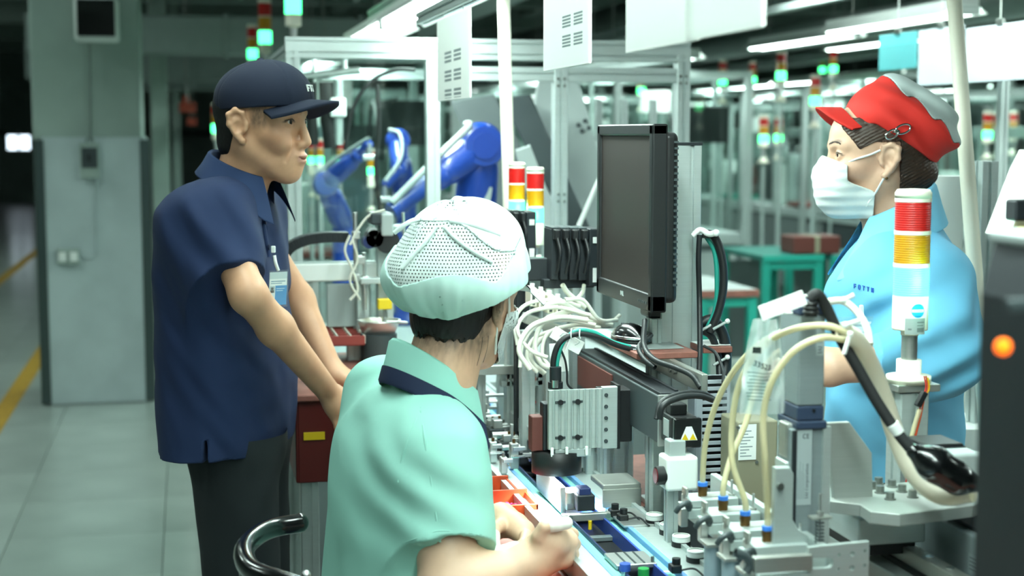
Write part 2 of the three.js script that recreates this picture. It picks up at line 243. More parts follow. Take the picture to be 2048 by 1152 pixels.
function faceCol(h, base, o = {}) {
  const sk = skinCol(base);
  return (X, Y, Z) => {
    const c = sk(X, Y, Z), [x, y, z] = h.loc(X, Y, Z), az = Math.abs(z);
    const lip = sst(1.15, 0.75, Math.hypot((x - 0.105) / 0.02, (y + 0.063) / 0.0115, z / 0.024)); c[0] = mix(c[0], 0.46, lip * 0.7); c[1] = mix(c[1], 0.2, lip * 0.6); c[2] = mix(c[2], 0.17, lip * 0.6);
    const by = y - (0.0335 + 0.006 * Math.sin((az - 0.012) / 0.04 * 2.2)); const b = x > 0.045 ? sst(0.0045, 0.0015, Math.abs(by)) * sst(0.01, 0.016, az) * sst(0.056, 0.046, az) * (0.75 + 0.5 * vn(X * 400, Y * 400, Z * 400)) : 0; for (let k = 0; k < 3; k++) c[k] = mix(c[k], 0.02, clamp(b, 0, 1) * 0.85);
    if (o.lash && x > 0.07) { const l = sst(0.0028, 0.0012, Math.abs(y - 0.0165 + (az - 0.034) ** 2 * 18)) * sst(0.019, 0.014, Math.abs(az - 0.034)); for (let k = 0; k < 3; k++) c[k] = mix(c[k], 0.015, l * 0.8); }
    if (o.sideburn) { const k = sst(0.012, 0.024, x) * sst(0.056, 0.044, x) * sst(-0.012, 0.012, y) * sst(0.045, 0.06, az) * (0.55 + 0.5 * vn(X * 500, Y * 160, Z * 500)); for (let q = 0; q < 3; q++) c[q] = mix(c[q], 0.03, clamp(k, 0, 0.8)); }
    if (o.nape) { const k = 0.8 * sst(-0.11, -0.05, y + 0.02 * vn(z * 300, x * 300, y * 30)) * sst(0.0, -0.025, x) * (0.75 + 0.6 * vn(Z * 700 + X * 700, Y * 60, X * 300)); for (let q = 0; q < 3; q++) c[q] = mix(c[q], 0.02, clamp(k, 0, 0.92)); }
    const pk = sst(0.05, 0.0, Math.hypot(x - 0.06, y + 0.02, az - 0.055)); c[1] *= 1 - 0.07 * pk; c[2] *= 1 - 0.08 * pk;
    return c;
  };
}
function eyes(t, h, body, hd, brow = 0x15100e) {
  const bm = std(brow, 0.7); for (const s of [1, -1]) { const pts = [0.013, 0.022, 0.032, 0.042, 0.05].map((z, i) => { const y = 0.034 + [0, 0.0025, 0.004, 0.003, -0.001][i]; let x = 0.13; while (hd(x, y, s * z) > 0 && x > 0.03) x -= 0.0008; return h.pt(x - 0.0006, y, s * z); }); part(body, 'eyebrow', [tb(pts, 0.0019, 24, 6), tb(pts.slice(0, 4).map((p) => p.clone().add(V3(0, -0.002, 0))), 0.0014, 20, 6)], bm);
    const lp = [0.019, 0.026, 0.034, 0.042, 0.049].map((z, i) => { const y = 0.0145 + [0, 0.0022, 0.003, 0.0022, -0.0005][i]; let x = 0.13; while (hd(x, y, s * z) > 0 && x > 0.03) x -= 0.0006; return h.pt(x, y, s * z); }); part(body, 'lash', tb(lp, 0.0009, 24, 5), bm); }
  for (const s of [1, -1]) {
    const c = h.pt(0.0765, 0.0118, s * 0.033), e = part(body, 'eye', ball(0.0128 * h.s, c.x, c.y, c.z, 1, 1, 1, 20), M.eyeWhite);
    const d = h.dir(1, 0, s * 0.05), g = new THREE.SphereGeometry(0.0066 * h.s, 16, 8, 0, Math.PI * 2, 0, 1.2); g.scale(1, 0.45, 1); g.applyQuaternion(new THREE.Quaternion().setFromUnitVectors(V3(0, 1, 0), d)); g.translate(...c.clone().addScaledVector(d, 0.0106 * h.s).toArray()); part(body, 'iris', g, M.iris);
  }
}
// ---------- hands ----------
// wrist w, f along the hand, n out of its back, side: where the thumb sits (+1 along n x f)
function handChains(w, f, n, side, s, curls, thumb, spread = 0.1) {
  f = f.clone().normalize(); n = n.clone().addScaledVector(f, -n.dot(f)).normalize(); const t = V3().crossVectors(n, f).multiplyScalar(side), P = (a, b, c) => w.clone().addScaledVector(f, a * s).addScaledVector(t, b * s).addScaledVector(n, c * s);
  const base = [[0.088, 0.03, 0.002], [0.092, 0.009, 0.004], [0.086, -0.012, 0.002], [0.076, -0.031, -0.002]], len = [[0.043, 0.026, 0.02], [0.048, 0.03, 0.021], [0.044, 0.028, 0.021], [0.034, 0.021, 0.018]], rad = [0.0098, 0.0102, 0.0098, 0.0086], out = [];
  base.forEach((b, i) => {
    let p = P(...b), a = 0; const pts = [p], sp = (1.5 - i) * spread, side2 = f.clone().multiplyScalar(Math.cos(sp)).addScaledVector(t, Math.sin(sp));
    len[i].forEach((L, k) => { a += curls[i][k]; p = p.clone().addScaledVector(side2, L * s * Math.cos(a)).addScaledVector(n, -L * s * Math.sin(a)); pts.push(p); });
    out.push({ pts, r: rad[i] * s });
  });
  const th = [P(0.022, 0.022, -0.008), ...thumb.map((q) => P(...q))]; out.push({ pts: th, r: 0.0112 * s });
  const pads = un(0.018, ...base.map((b, i) => rc(P(0.004, b[1] * 0.62, 0), P(b[0], b[1], b[2]), 0.0175 * s, 0.0128 * s)), rc(P(0.015, 0.018, -0.006), P(0.05, 0.024, -0.008), 0.016 * s, 0.012 * s));
  return { chains: out, palm: pads, P };
}
// a hand posed joint by joint: palm strokes [a, b, r1, r2] and finger chains [[points], r]
function posedHand(strokes, chains) { return { palm: un(0.011, ...strokes.map((q) => rc(...q))), chains: chains.map(([pts, r]) => ({ pts, r })), P: () => strokes[0][0] }; }
function handField(H, s) {
  const fs = H.chains.map((c, i) => un(0.004 * s, ...c.pts.slice(1).map((p, k) => rc(c.pts[k], p, c.r * (i === 4 ? [1.25, 1.0, 0.92][k] : [1.06, 1.0, 0.92][k]), c.r * (i === 4 ? [1.0, 0.92, 0.8][k] : [1.0, 0.92, 0.78][k])))));
  return (x, y, z) => { let d = H.palm(x, y, z); let m = 1e9; for (const f of fs) m = Math.min(m, f(x, y, z)); return smin(d, m, 0.006 * s); };
}
// a folded shirt collar round the neck: centre c, ovals given per angle a (0 = front, runs right round the back)
function collarGeo(fn, n = 48, open = 0.35) {
  const rows = 10, pos = [], ind = [];
  for (let i = 0; i <= n; i++) { const a = open + (Math.PI * 2 - 2 * open) * i / n, pr = fn(a); pr.forEach((p) => pos.push(p.x, p.y, p.z)); }
  const m = fn(1).length; for (let i = 0; i < n; i++) for (let k = 0; k < m - 1; k++) { const q = i * m + k; ind.push(q, q + 1, q + m, q + 1, q + m + 1, q + m); }
  const g = new THREE.BufferGeometry(); g.setAttribute('position', new THREE.Float32BufferAttribute(pos, 3)); g.setIndex(ind); g.computeVertexNormals(); return g;
}
function person(label, base) { const t = thing('person', label, 'person', v2w(base), -YAW); frameV.set(t, base.clone()); return t; }
Object.assign(M, {
  skin: phy(0xffffff, 0.48, 0, { vertexColors: true, sheen: 0.15, sheenColor: new THREE.Color(0.9, 0.6, 0.5), sheenRoughness: 0.5 }), eyeWhite: std(0xd9d4cc, 0.2), iris: std(0x1b110b, 0.12), hair: std(0x100d0c, 0.5), hairBrown: std(0x3a281d, 0.5),
  navyShirt: std(0x11274e, 0.85, 0, { bumpMap: weave, bumpScale: 0.0006 }), navyCapCloth: std(0x0a1830, 0.85, 0, { bumpMap: weave, bumpScale: 0.0006 }), trousers: std(0x1b2326, 0.9, 0, { bumpMap: weave, bumpScale: 0.0005 }), mint: std(0x93cbbd, 0.8, 0, { bumpMap: weave, bumpScale: 0.0004, side: THREE.DoubleSide }), mintCap: std(0xc8ece2, 0.8, 0, { bumpMap: weave, bumpScale: 0.0004 }),
  whiteCap: std(0xdfeeea, 0.85, 0, { bumpMap: weave, bumpScale: 0.0004 }), navyBand: std(0x12203f, 0.8), sky: std(0x69b3d6, 0.8, 0, { bumpMap: weave, bumpScale: 0.0004 }), redCloth: std(0xd8291f, 0.75, 0, { bumpMap: weave, bumpScale: 0.0004 }), greyCloth: std(0xb9c6c4, 0.85, 0, { bumpMap: weave, bumpScale: 0.0004 }), mask: std(0xd4dcda, 0.85, 0, { bumpMap: weave, bumpScale: 0.0003, side: THREE.DoubleSide }), cot: std(0xe9e7dc, 0.6),
});
// ---------- the hall ----------
const floorTileM = [0.96, 1.0, 1.04].map((k) => phy(new THREE.Color(0.36 * k, 0.42 * k, 0.385 * k), 0.3, 0, { map: mottle, roughness: 0.32, clearcoat: 0.35, clearcoatRoughness: 0.15 }));
M.joint = std(0x5c6863, 0.8); M.wallPaint = std(0x9fb0a8, 0.7, 0, { map: mottle }); M.panelWhite = std(0xb9c8c9, 0.5, 0, { map: mottle }); M.ceil = std(0x59645f, 0.85, 0, { map: mottle }); M.beam = std(0x7c8a83, 0.75, 0, { map: mottle }); M.ductZinc = std(0x8a9793, 0.5, 0.4, { map: brushC }); M.yellowLine = std(0xb98f1c, 0.6, 0, { map: mottleFine }); M.corner = std(0x4c5a59, 0.35, 0.6); M.pipeBlue = std(0x1f3f7a, 0.5);
{
  const T = 0.56, x0 = -0.67 - 3 * T, z0 = -6.26 + 4 * T, nx = 6, nz = 18, fl = struct('floor'); const X1 = x0 + nx * T, Z1 = z0 - nz * T;
  part(fl, 'slab', [bx(24, 0.2, 40, 5, -0.111, -14.5)], M.joint);
  part(fl, 'floor_field', [bx(x0 + 7, 0.011, 40, (x0 - 7) / 2, -0.0055, -14.5), bx(17 - X1, 0.011, 40, (17 + X1) / 2, -0.0055, -14.5), bx(X1 - x0, 0.011, 5.5 - z0, (x0 + X1) / 2, -0.0055, (5.5 + z0) / 2), bx(X1 - x0, 0.011, Z1 + 34.5, (x0 + X1) / 2, -0.0055, (Z1 - 34.5) / 2)], floorTileM[1]);
  const g = tri(rb(T - 0.003, 0.011, T - 0.003, 0, 0, 0, 0.0012));
  for (let i = 0; i < nx; i++) for (let j = 0; j < nz; j++) { const m = new THREE.Mesh(g, floorTileM[Math.floor(hash(i, j, 3) * 3)]); m.name = 'tile'; m.position.set(x0 + (i + 0.5) * T, -0.0055, z0 - (j + 0.5) * T); m.receiveShadow = true; fl.add(m); }
  for (const [name, g2, m] of [['wall_left', bx(0.2, 3.6, 40, -7.1, 1.7, -14.5), M.wallPaint], ['wall_right', bx(0.2, 3.6, 40, 17.1, 1.7, -14.5), M.wallPaint], ['wall_back', bx(24.4, 3.6, 0.2, 5, 1.7, 5.6), M.wallPaint]]) { const s = struct(name); part(s, 'surface', g2, m); }
  const wf = struct('wall_front'), wz = -34.6, a = onZ(14, 262, wz + 0.1), b = onZ(60, 301, wz + 0.1);
  part(wf, 'surface', [bx(24.4, 3.6 - a.y + 0.1, 0.2, 5, (3.5 + a.y) / 2, wz), bx(24.4, b.y + 0.1, 0.2, 5, (b.y - 0.1) / 2, wz), bx(a.x + 7.2, a.y - b.y, 0.2, (a.x - 7.2) / 2, (a.y + b.y) / 2, wz), bx(17.2 - b.x, a.y - b.y, 0.2, (17.2 + b.x) / 2, (a.y + b.y) / 2, wz)], M.wallPaint);
  const win = struct('window_1'); part(win, 'pane', bx(b.x - a.x, a.y - b.y, 0.02, (a.x + b.x) / 2, (a.y + b.y) / 2, wz + 0.03), new THREE.MeshStandardMaterial({ color: 0x222222, emissive: 0xdff2ff, emissiveIntensity: 3 })); part(win, 'window_frame', [bx(0.05, a.y - b.y, 0.05, (a.x + b.x) / 2, (a.y + b.y) / 2, wz + 0.08), bx(b.x - a.x + 0.1, 0.05, 0.08, (a.x + b.x) / 2, b.y, wz + 0.1)], M.white);
  const ce = struct('ceiling'); part(ce, 'slab', bx(24.4, 0.2, 40.4, 5, 3.5, -14.5), M.ceil);
  for (const z of [-9.6, -13.2, -16.8, -20.4, -24, -27.6]) part(ce, 'beam', rb(24, 0.5, 0.3, 5, 3.15, z, 0.02), M.beam);
  for (const x of [-4.4, 2.0, 4.6, 7.2, 9.8]) part(ce, 'joist', rb(0.22, 0.32, 34, x, 3.24, -14, 0.02), M.beam);
}
// yellow lane stripes on the floor
for (const [p, q, w, lab] of [[[0, 838], [86, 700], 0.1, 'yellow lane stripe on the floor beside the pillar'], [[0, 556], [70, 510], 0.1, 'yellow lane stripe far off along the left aisle']]) { const a = onY(...p, 0), b = onY(...q, 0), x = (a.x + b.x) / 2; single('floor_stripe', lab, 'stripe', bx(w, 0.002, Math.abs(b.z - a.z) + 4, x, 0.0012, (a.z + b.z) / 2 + 0.5), M.yellowLine, null, { at: [x, 0, (a.z + b.z) / 2], part: 'stripe' }); }
// pillars
function pillar(zf, pxl, pxr, label, dressed) {
  const a = onZ(pxl, 300, zf), b = onZ(pxr, 300, zf), w = b.x - a.x, cx = (a.x + b.x) / 2, cz = zf - w / 2, t = struct('wall_pillar'), yp = 1.47;
  part(t, 'column', rb(w, 3.4, w, cx, 1.7, cz, 0.012), M.wallPaint);
  if (dressed) {
    const l = onZ(92, 600, zf + 0.012), r = onZ(292, 600, zf + 0.012), W = r.x - l.x, c = (l.x + r.x) / 2; part(t, 'panel', rb(W, yp, 0.012, c, yp / 2 + 0.005, zf + 0.008, 0.002), M.panelWhite); part(t, 'panel', rb(0.012, yp, W, r.x + 0.008, yp / 2 + 0.005, zf - W / 2, 0.002), M.panelWhite); part(t, 'panel', rb(0.012, yp, W, l.x - 0.008, yp / 2 + 0.005, zf - W / 2, 0.002), M.panelWhite);
    for (const [x, s] of [[l.x - 0.012, 1], [r.x + 0.012, 1]]) part(t, 'corner_guard', [rb(0.05, yp - 0.02, 0.006, x, yp / 2, zf + 0.017, 0.001), rb(0.006, yp - 0.02, 0.05, x + Math.sign(x - c) * 0.025, yp / 2, zf - 0.006, 0.001)], M.corner);
  }
  return { cx, zf, w };
}
const pil = pillar(-8.54, 66, 284, '', true);
pillar(-11.6, 303, 338, '', false); pillar(-19, 345, 362, '', false);
{ // conduit, isolator and socket boxes on the near pillar
  const z = -8.51, p = (px, py) => onZ(px, py, z), run = (a, b, r = 0.006) => rod(p(...a), p(...b), r, 8);
  single('wall_conduit', 'thin grey conduit running down the pillar from the hanging monitor', 'conduit', [run([179, 84], [181, 282]), ], M.beam, null, { at: p(180, 282), part: 'pipe' });
  { const a = p(160, 286), b = p(200, 356), c = a.clone().add(b).multiplyScalar(0.5), t = thing('isolator_switch', 'grey isolator switch box with dark window on the pillar', 'switch box', [c.x, b.y, z]); part(t, 'box', rb(b.x - a.x, a.y - b.y, 0.06, c.x, c.y, z + 0.03, 0.006), M.wallPaint); const e = p(164, 295), f = p(197, 335); part(t, 'dark_window', rb(f.x - e.x, e.y - f.y, 0.012, (e.x + f.x) / 2, (e.y + f.y) / 2, z + 0.066, 0.003), M.greyDark); part(t, 'handle', rb(0.02, 0.035, 0.014, c.x, (e.y + f.y) / 2, z + 0.076, 0.004), M.dark); const lp = p(180, 282), g = new THREE.TorusGeometry(0.018, 0.004, 6, 18); g.translate(lp.x, lp.y, z + 0.02); part(t, 'hook', g, M.beam); }
  single('wall_conduit', 'conduit bending from the switch box to the socket on the pillar', 'conduit', [tb([p(192, 356), p(192, 420), p(192, 500), p(190, 514), p(182, 516), p(160, 515)], 0.005, 50, 8)], M.panelWhite, null, { at: p(192, 515), part: 'pipe' });
  { const a = p(115, 497), b = p(160, 527), c = a.clone().add(b).multiplyScalar(0.5), t = thing('wall_socket', 'cream double socket box low on the pillar', 'socket', [c.x, b.y, z]); part(t, 'box', rb(b.x - a.x, a.y - b.y, 0.045, c.x, c.y, z + 0.025, 0.005), M.wallPaint); for (const s of [-1, 1]) part(t, 'outlet', rb(0.04, 0.05, 0.006, c.x + s * 0.03, c.y, z + 0.05, 0.002), M.white); }
  { const zz = -8.3, q = (px, py) => onZ(px, py, zz), a = q(146, -8), b = q(237, 82), c = a.clone().add(b).multiplyScalar(0.5), w = b.x - a.x, h = a.y - b.y, t = thing('hanging_monitor', 'small dark monitor in white frame hung in front of the pillar', 'monitor', [c.x, b.y, zz]); part(t, 'case', rb(w, h, 0.2, c.x, c.y, zz - 0.11, 0.02, 2), M.white); part(t, 'screen', rb(w * 0.86, h * 0.84, 0.012, c.x, c.y + h * 0.02, zz - 0.008, 0.02, 2), M.blackGloss); part(t, 'hanger', [rod([c.x, a.y, zz - 0.1], [c.x, 3.4, zz - 0.1], 0.02)], M.beam); }
}
// overhead duct across the left aisle, cable trays and pipes
{
  const t = thing('air_duct', 'broad pale sheet-metal duct under the ceiling before the pillar', 'duct', [-0.2, 2.28, -8.0]); part(t, 'duct_body', rb(2.8, 0.5, 0.7, -0.1, 2.46, -7.7, 0.01), M.ductZinc); for (const x of [-1.1, -0.4, 0.3, 0.9]) part(t, 'flange', rb(0.03, 0.54, 0.74, x, 2.46, -7.7, 0.006), M.ductZinc); for (const x of [-1.3, 1.1]) part(t, 'hanger', rod([x, 2.7, -7.7], [x, 3.4, -7.7], 0.01), M.bolt);
  for (const [x, y, z, w, h, lab] of [[0.3, 2.05, -11, 2.7, 0.26, 'grey cross duct behind the pillars'], [0.1, 1.98, -14.5, 3.0, 0.34, 'second grey duct crossing the far aisle'], [0.1, 2.0, -18.5, 3.1, 0.4, 'third duct deep in the far aisle']]) { const d = thing('air_duct', lab, 'duct', [x, y, z]); part(d, 'duct_body', rb(w, h, 0.4, x, y + h / 2, z, 0.01), M.ductZinc); for (const s of [-0.35, 0, 0.35]) part(d, 'flange', rb(0.03, h + 0.04, 0.44, x + s * w, y + h / 2, z, 0.005), M.ductZinc); for (const s of [-0.4, 0.4]) part(d, 'hanger', rod([x + s * w, y + h, z], [x + s * w, 3.4, z], 0.01), M.bolt); }
  for (const [x, y, r, m, lab] of [[2.2, 2.42, 0.05, M.pipeBlue, 'blue pipe under the ceiling along the hall'], [2.45, 2.5, 0.035, M.ductZinc, 'thin grey pipe under the ceiling beside the blue one'], [5.3, 2.35, 0.12, M.ductZinc, 'round grey duct over the far machine rows'], [4.2, 2.6, 0.16, M.ceil, 'wide dark round duct under the ceiling']]) { const p = thing('ceiling_pipe', lab, 'pipe', [x, y, -14]); part(p, 'pipe', cy(r, 26, x, y, -15, 'z', 16), m); for (let z = -4; z > -28; z -= 4) part(p, 'hanger', rod([x, y, z], [x, 3.42, z], 0.006, 6), M.bolt); }
  for (const [x, y, lab] of [[3.55, 2.25, 'long grey cable tray above the second machine row'], [1.9, 2.3, 'grey cable tray above the aisle beside the line'], [6.2, 2.2, 'grey cable tray above the third machine row']]) { const p = thing('cable_tray', lab, 'cable tray', [x, y, -14]); part(p, 'tray', [bx(0.26, 0.008, 25, x, y, -15.5), bx(0.008, 0.08, 25, x - 0.13, y + 0.04, -15.5), bx(0.008, 0.08, 25, x + 0.13, y + 0.04, -15.5)], M.ductZinc); for (let z = -5; z > -28; z -= 4) part(p, 'hanger', rod([x, y, z], [x, 3.42, z], 0.006, 6), M.bolt); }
}
// ---------- lamps ----------
M.tubeGlow = new THREE.MeshStandardMaterial({ color: 0xffffff, emissive: TUBE, emissiveIntensity: 9, roughness: 0.4 });
function lampProto(L, power, label, group, p, hang = 0) {
  const t = thing('fluorescent_lamp', label, 'lamp', p, 0, group), o = { local: 1 };
  part(t, 'housing', rb(0.085, 0.035, L + 0.06, 0, 0.035, 0, 0.006), M.white, o); part(t, 'reflector', [bx(0.05, 0.002, L, -0.075, 0.008, 0, 0, 0, 0.7), bx(0.05, 0.002, L, 0.075, 0.008, 0, 0, 0, -0.7), bx(0.12, 0.002, L, 0, 0.0235, 0)], M.white, o);
  for (const x of [-0.032, 0.032]) part(t, 'tube', cy(0.0135, L, x, 0, 0, 'z', 14), M.tubeGlow, o); for (const s of [-1, 1]) part(t, 'lamp_holder', rb(0.1, 0.036, 0.02, 0, 0.004, s * (L / 2 + 0.012), 0.004), M.whiteMatte, o);
  if (hang) for (const s of [-0.35, 0.35]) part(t, 'hanger_rod', rod([0, 0.05, s * L], [0, hang, s * L], 0.004, 6), M.bolt, o);
  const l = new THREE.RectAreaLight(TUBE, power, 0.08, L); l.position.set(0, -0.018, 0); l.rotation.x = -Math.PI / 2; l.castShadow = true; l.name = 'tube_light'; t.add(l); return t;
}
const lampA = lampProto(1.2, TUBE_POWER, 'bright fluorescent lamp over the robot cell behind the hanging white card', null, [0.7, 1.86, -4.45]);
const lampB = lampProto(1.2, TUBE_POWER * 0.5, 'fluorescent lamp over the aisle side of the line, behind the camera', null, [0.1, 2.32, 0.3], 1.1), lampC = lampProto(1.2, TUBE_POWER, 'long bright fluorescent lamp above the white boards on the right', null, onY(1790, 45, 1.97).toArray(), 1.44), lampFill = lampProto(1.2, TUBE_POWER, 'unseen ceiling lamp added to brighten the left aisle', 'added ceiling lamps of the left aisle', [-2.6, 3.2, -1], 0.21);  // the ceiling lamp is an unseen one, added to lift the dim aisle
[[0.7, 1.86, -3.15, 'fluorescent lamp above the man and the seated worker, just out of the picture'], [0.7, 1.86, -1.85, 'nearest fluorescent lamp above the conveyor'], [0.7, 1.86, -0.55, 'fluorescent lamp over the near end of the line'], [0.7, 1.86, -5.75, 'far fluorescent lamp inside the robot cell'], [0.1, 2.32, -1.5, 'fluorescent lamp above the aisle side of the line, near end'], [0.1, 2.32, -2.9, 'fluorescent lamp above the aisle side of the line, beside the man']].forEach(([x, y, z, l]) => copy(y > 2 ? lampB : lampA, [x, y, z], 0, l));
// rows of lamps over the other lines, with some unseen ones added as fill
{
  const far = (x, y, zs, lab, grp) => zs.forEach((z) => copy(y > 3 ? lampFill : lampC, [x, y, z], 0, lab, grp));
  copy(lampC, onY(1600, 83, 1.97).toArray(), 0, 'fluorescent lamp left of the long bright one above the red cap'); copy(lampC, onY(1745, 88, 2.06).toArray(), 0, 'short bright lamp behind the cyan folder');
  far(2.4, 2.15, [-4.2, -5.6], 'unseen fluorescent lamp added above the pale boards to brighten them', 'added lamps above the pale boards'); far(3.1, 1.97, [-2.2, -3.6], 'fluorescent lamp over the right-hand line beside the camera', 'lamps beside the camera');  // the pair over the pale boards is added, out of view, to brighten them
  far(5.7, 1.97, [-9, -10.4, -11.8, -13.2, -14.6, -16, -18, -20, -22], 'distant fluorescent lamp in the third line of machines', 'lamps of the third line'); far(8.3, 1.97, [-13, -15, -17, -19, -21, -23], 'tiny distant fluorescent lamp in the fourth line', 'lamps of the fourth line'); far(3.1, 1.97, [-9.6, -11.2, -12.8, -14.6, -16.6, -18.8, -21], 'distant fluorescent lamp in the second line of machines', 'lamps of the second line'); far(0.78, 1.9, [-9.0, -10.34, -12.6, -15.7, -17.2, -22], 'fluorescent lamp far down the first line behind the robot cell', 'lamps far down the first line');
  far(-2.6, 3.2, [-4.2, -7.6, -12, -18], 'unseen ceiling lamp added to brighten the left aisle', 'added ceiling lamps of the left aisle'); far(1.9, 3.2, [-3.6, -6.4], 'unseen ceiling lamp added over the right aisle behind the red cap', 'added ceiling lamps of the right aisle'); far(4.4, 3.2, [-7, -10.5], 'unseen ceiling lamp added between the second and third lines', 'added ceiling lamps between the lines'); far(-1.2, 3.2, [-5.4, -8.8], 'unseen ceiling lamp added over the near part of the aisle', 'added ceiling lamps over the near aisle');  // all of these are added, unseen lamps that fill the aisles and background
}
// ---------- the line: bench and conveyor ----------
const LN = {};
{
  const t = thing('work_bench', 'long brown-topped work bench carrying the conveyor line', 'bench', [0.95, 0, -2.2]);
  part(t, 'bench_top', rb(0.67, 0.03, 1.75, 0.865, 0.75, -2.375, 0.004), M.brownTop); part(t, 'bench_wing', rb(0.4, 0.03, 0.9, 1.402, 0.75, -1.95, 0.004), M.brownTop); part(t, 'edge_band', rb(0.006, 0.032, 1.75, 0.528, 0.75, -2.375, 0.002), M.brownEdge);
  for (const [x, z] of [[0.575, -1.56], [0.575, -3.19], [1.16, -3.19], [1.56, -1.56], [1.56, -2.34]]) part(t, 'leg', prof(0.04, 0.04, 0.735, 'y', x, 0.3675, z), M.alu);
  part(t, 'crossbar', prof(0.04, 0.04, 0.94, 'x', 1.067, 0.71, -1.56), M.alu); part(t, 'crossbar', prof(0.04, 0.04, 0.54, 'x', 0.868, 0.71, -3.19), M.alu); part(t, 'rail', prof(0.04, 0.04, 1.6, 'z', 1.16, 0.3, -2.375), M.alu);
  part(t, 'lower_shelf', rb(0.3, 0.02, 1.6, 1.03, 0.33, -2.375, 0.003), M.greyPaint);
}
{
  const z0 = -1.5, z1 = -4.18, L = z0 - z1, zc = (z0 + z1) / 2, t = thing('conveyor', 'twin-belt conveyor with silver rails running away between the workers', 'conveyor', [0.71, 0.765, zc]);
  part(t, 'side_rail', [rb(0.045, 0.03, L, 0.628, 0.782, zc, 0.002), bx(0.01, 0.012, L, 0.61, 0.8, zc)], M.alu, { label: 'silver left side rail' }); part(t, 'side_rail', [rb(0.05, 0.03, L, 0.793, 0.782, zc, 0.002), bx(0.008, 0.01, L, 0.812, 0.8, zc)], M.alu, { label: 'silver right side rail' });
  part(t, 'belt_guide', rb(0.008, 0.028, L, 0.6535, 0.784, zc, 0.001), M.blueLite); part(t, 'belt_guide', rb(0.009, 0.028, L, 0.7635, 0.784, zc, 0.001), M.blueLite);
  part(t, 'belt', rb(0.017, 0.006, L, 0.667, 0.786, zc, 0.001), M.beltTeal); part(t, 'belt', rb(0.021, 0.006, L, 0.748, 0.786, zc, 0.001), M.beltTeal);
  part(t, 'inner_wall', bx(0.004, 0.05, L, 0.736, 0.772, zc, 0, 0, 0), M.blueRail); part(t, 'inner_wall', bx(0.003, 0.05, L, 0.676, 0.772, zc), M.navy); part(t, 'channel_bed', bx(0.06, 0.004, L, 0.706, 0.768, zc), M.black);
  for (let i = 0; i < 9; i++) part(t, 'cross_tie', rb(0.056, 0.008, 0.016, 0.706, 0.775, -2.15 - i * 0.13, 0.001), i % 3 ? M.dark : M.greyAct);
  // a silver pallet riding the belts
  const pl_ = thing('carrier_pallet', 'small grooved silver carrier pallet lying between the conveyor belts', 'pallet', [0.705, 0.79, -2.32]); part(pl_, 'plate', rb(0.07, 0.008, 0.075, 0.706, 0.795, -2.33, 0.002), M.steel); for (let i = 0; i < 3; i++) part(pl_, 'groove', bx(0.003, 0.0012, 0.068, 0.69 + i * 0.015, 0.7995, -2.33), M.greyDark); part(pl_, 'pin', cy(0.003, 0.01, 0.735, 0.803, -2.3), M.bolt);
  for (const [px, py, m, lab] of [[1250, 1140, M.blueRail, 'blue-capped sensor bolt at the conveyor edge'], [1287, 1150, M.green, 'green-capped sensor bolt at the conveyor edge']]) { const p = onY(px, py, 0.8), s = thing('sensor_bolt', lab, 'sensor', [p.x, 0.79, p.z]); part(s, 'stem', cy(0.006, 0.02, p.x, 0.79, p.z), M.steel); part(s, 'head', cy(0.009, 0.012, p.x, 0.805, p.z), m); }
}
// orange part bins
[[0.545, 0.632, -2.68, -2.78, 'orange parts bin holding pink parts, nearer to the hands', 1], [0.535, 0.62, -2.80, -2.90, 'empty orange parts bin behind the one with pink parts', 0]].forEach(([xa, xb, za, zb, lab, full]) => {
  const xm = (xa + xb) / 2, zm = (za + zb) / 2, w = xb - xa, d = za - zb, y = 0.766, h = 0.042, t = thing('parts_bin', lab, 'bin', [xm, y, zm]);
  part(t, 'bin_base', rb(w, 0.004, d, xm, y + 0.002, zm, 0.001), M.orange); part(t, 'side_wall', rb(0.005, h, d, xa + 0.0025, y + h / 2, zm, 0.001), M.orange); part(t, 'side_wall', rb(0.005, h, d, xb - 0.0025, y + h / 2, zm, 0.001), M.orange); part(t, 'end_wall', rb(w, h, 0.005, xm, y + h / 2, za - 0.0025, 0.001), M.orange); part(t, 'end_wall', rb(w, h + 0.006, 0.005, xm, y + h / 2 + 0.003, zb + 0.0025, 0.001), M.orange); part(t, 'screw', cy(0.003, 0.003, xb - 0.008, y + 0.022, za, 'z', 10), M.bolt);
  if (full) { const g = []; seedN = 77; for (let i = 0; i < 160; i++) g.push(ball(0.0032, rnd(xa + 0.008, xb - 0.008), y + rnd(0.018, 0.027), rnd(zb + 0.008, za - 0.008), 1.4, 0.8, 1, 6)); const s = part(thing('pink_parts', 'heap of tiny pink parts inside the orange bin', 'parts', [xm, y + 0.005, zm]), 'heap', [rb(w - 0.012, 0.016, d - 0.012, xm, y + 0.012, zm, 0.004), ...g], M.pink, { stuff: 1 }); s.parent.userData.kind = 'stuff'; }
});
{ const s = single('orange_mat', 'orange corner of a mat on the bench under the forearms', 'mat', rb(0.06, 0.004, 0.4, 0.565, 0.7675, -2.35, 0.002), M.orange, null, { at: [0.52, 0.766, -2.35], part: 'mat' }); }
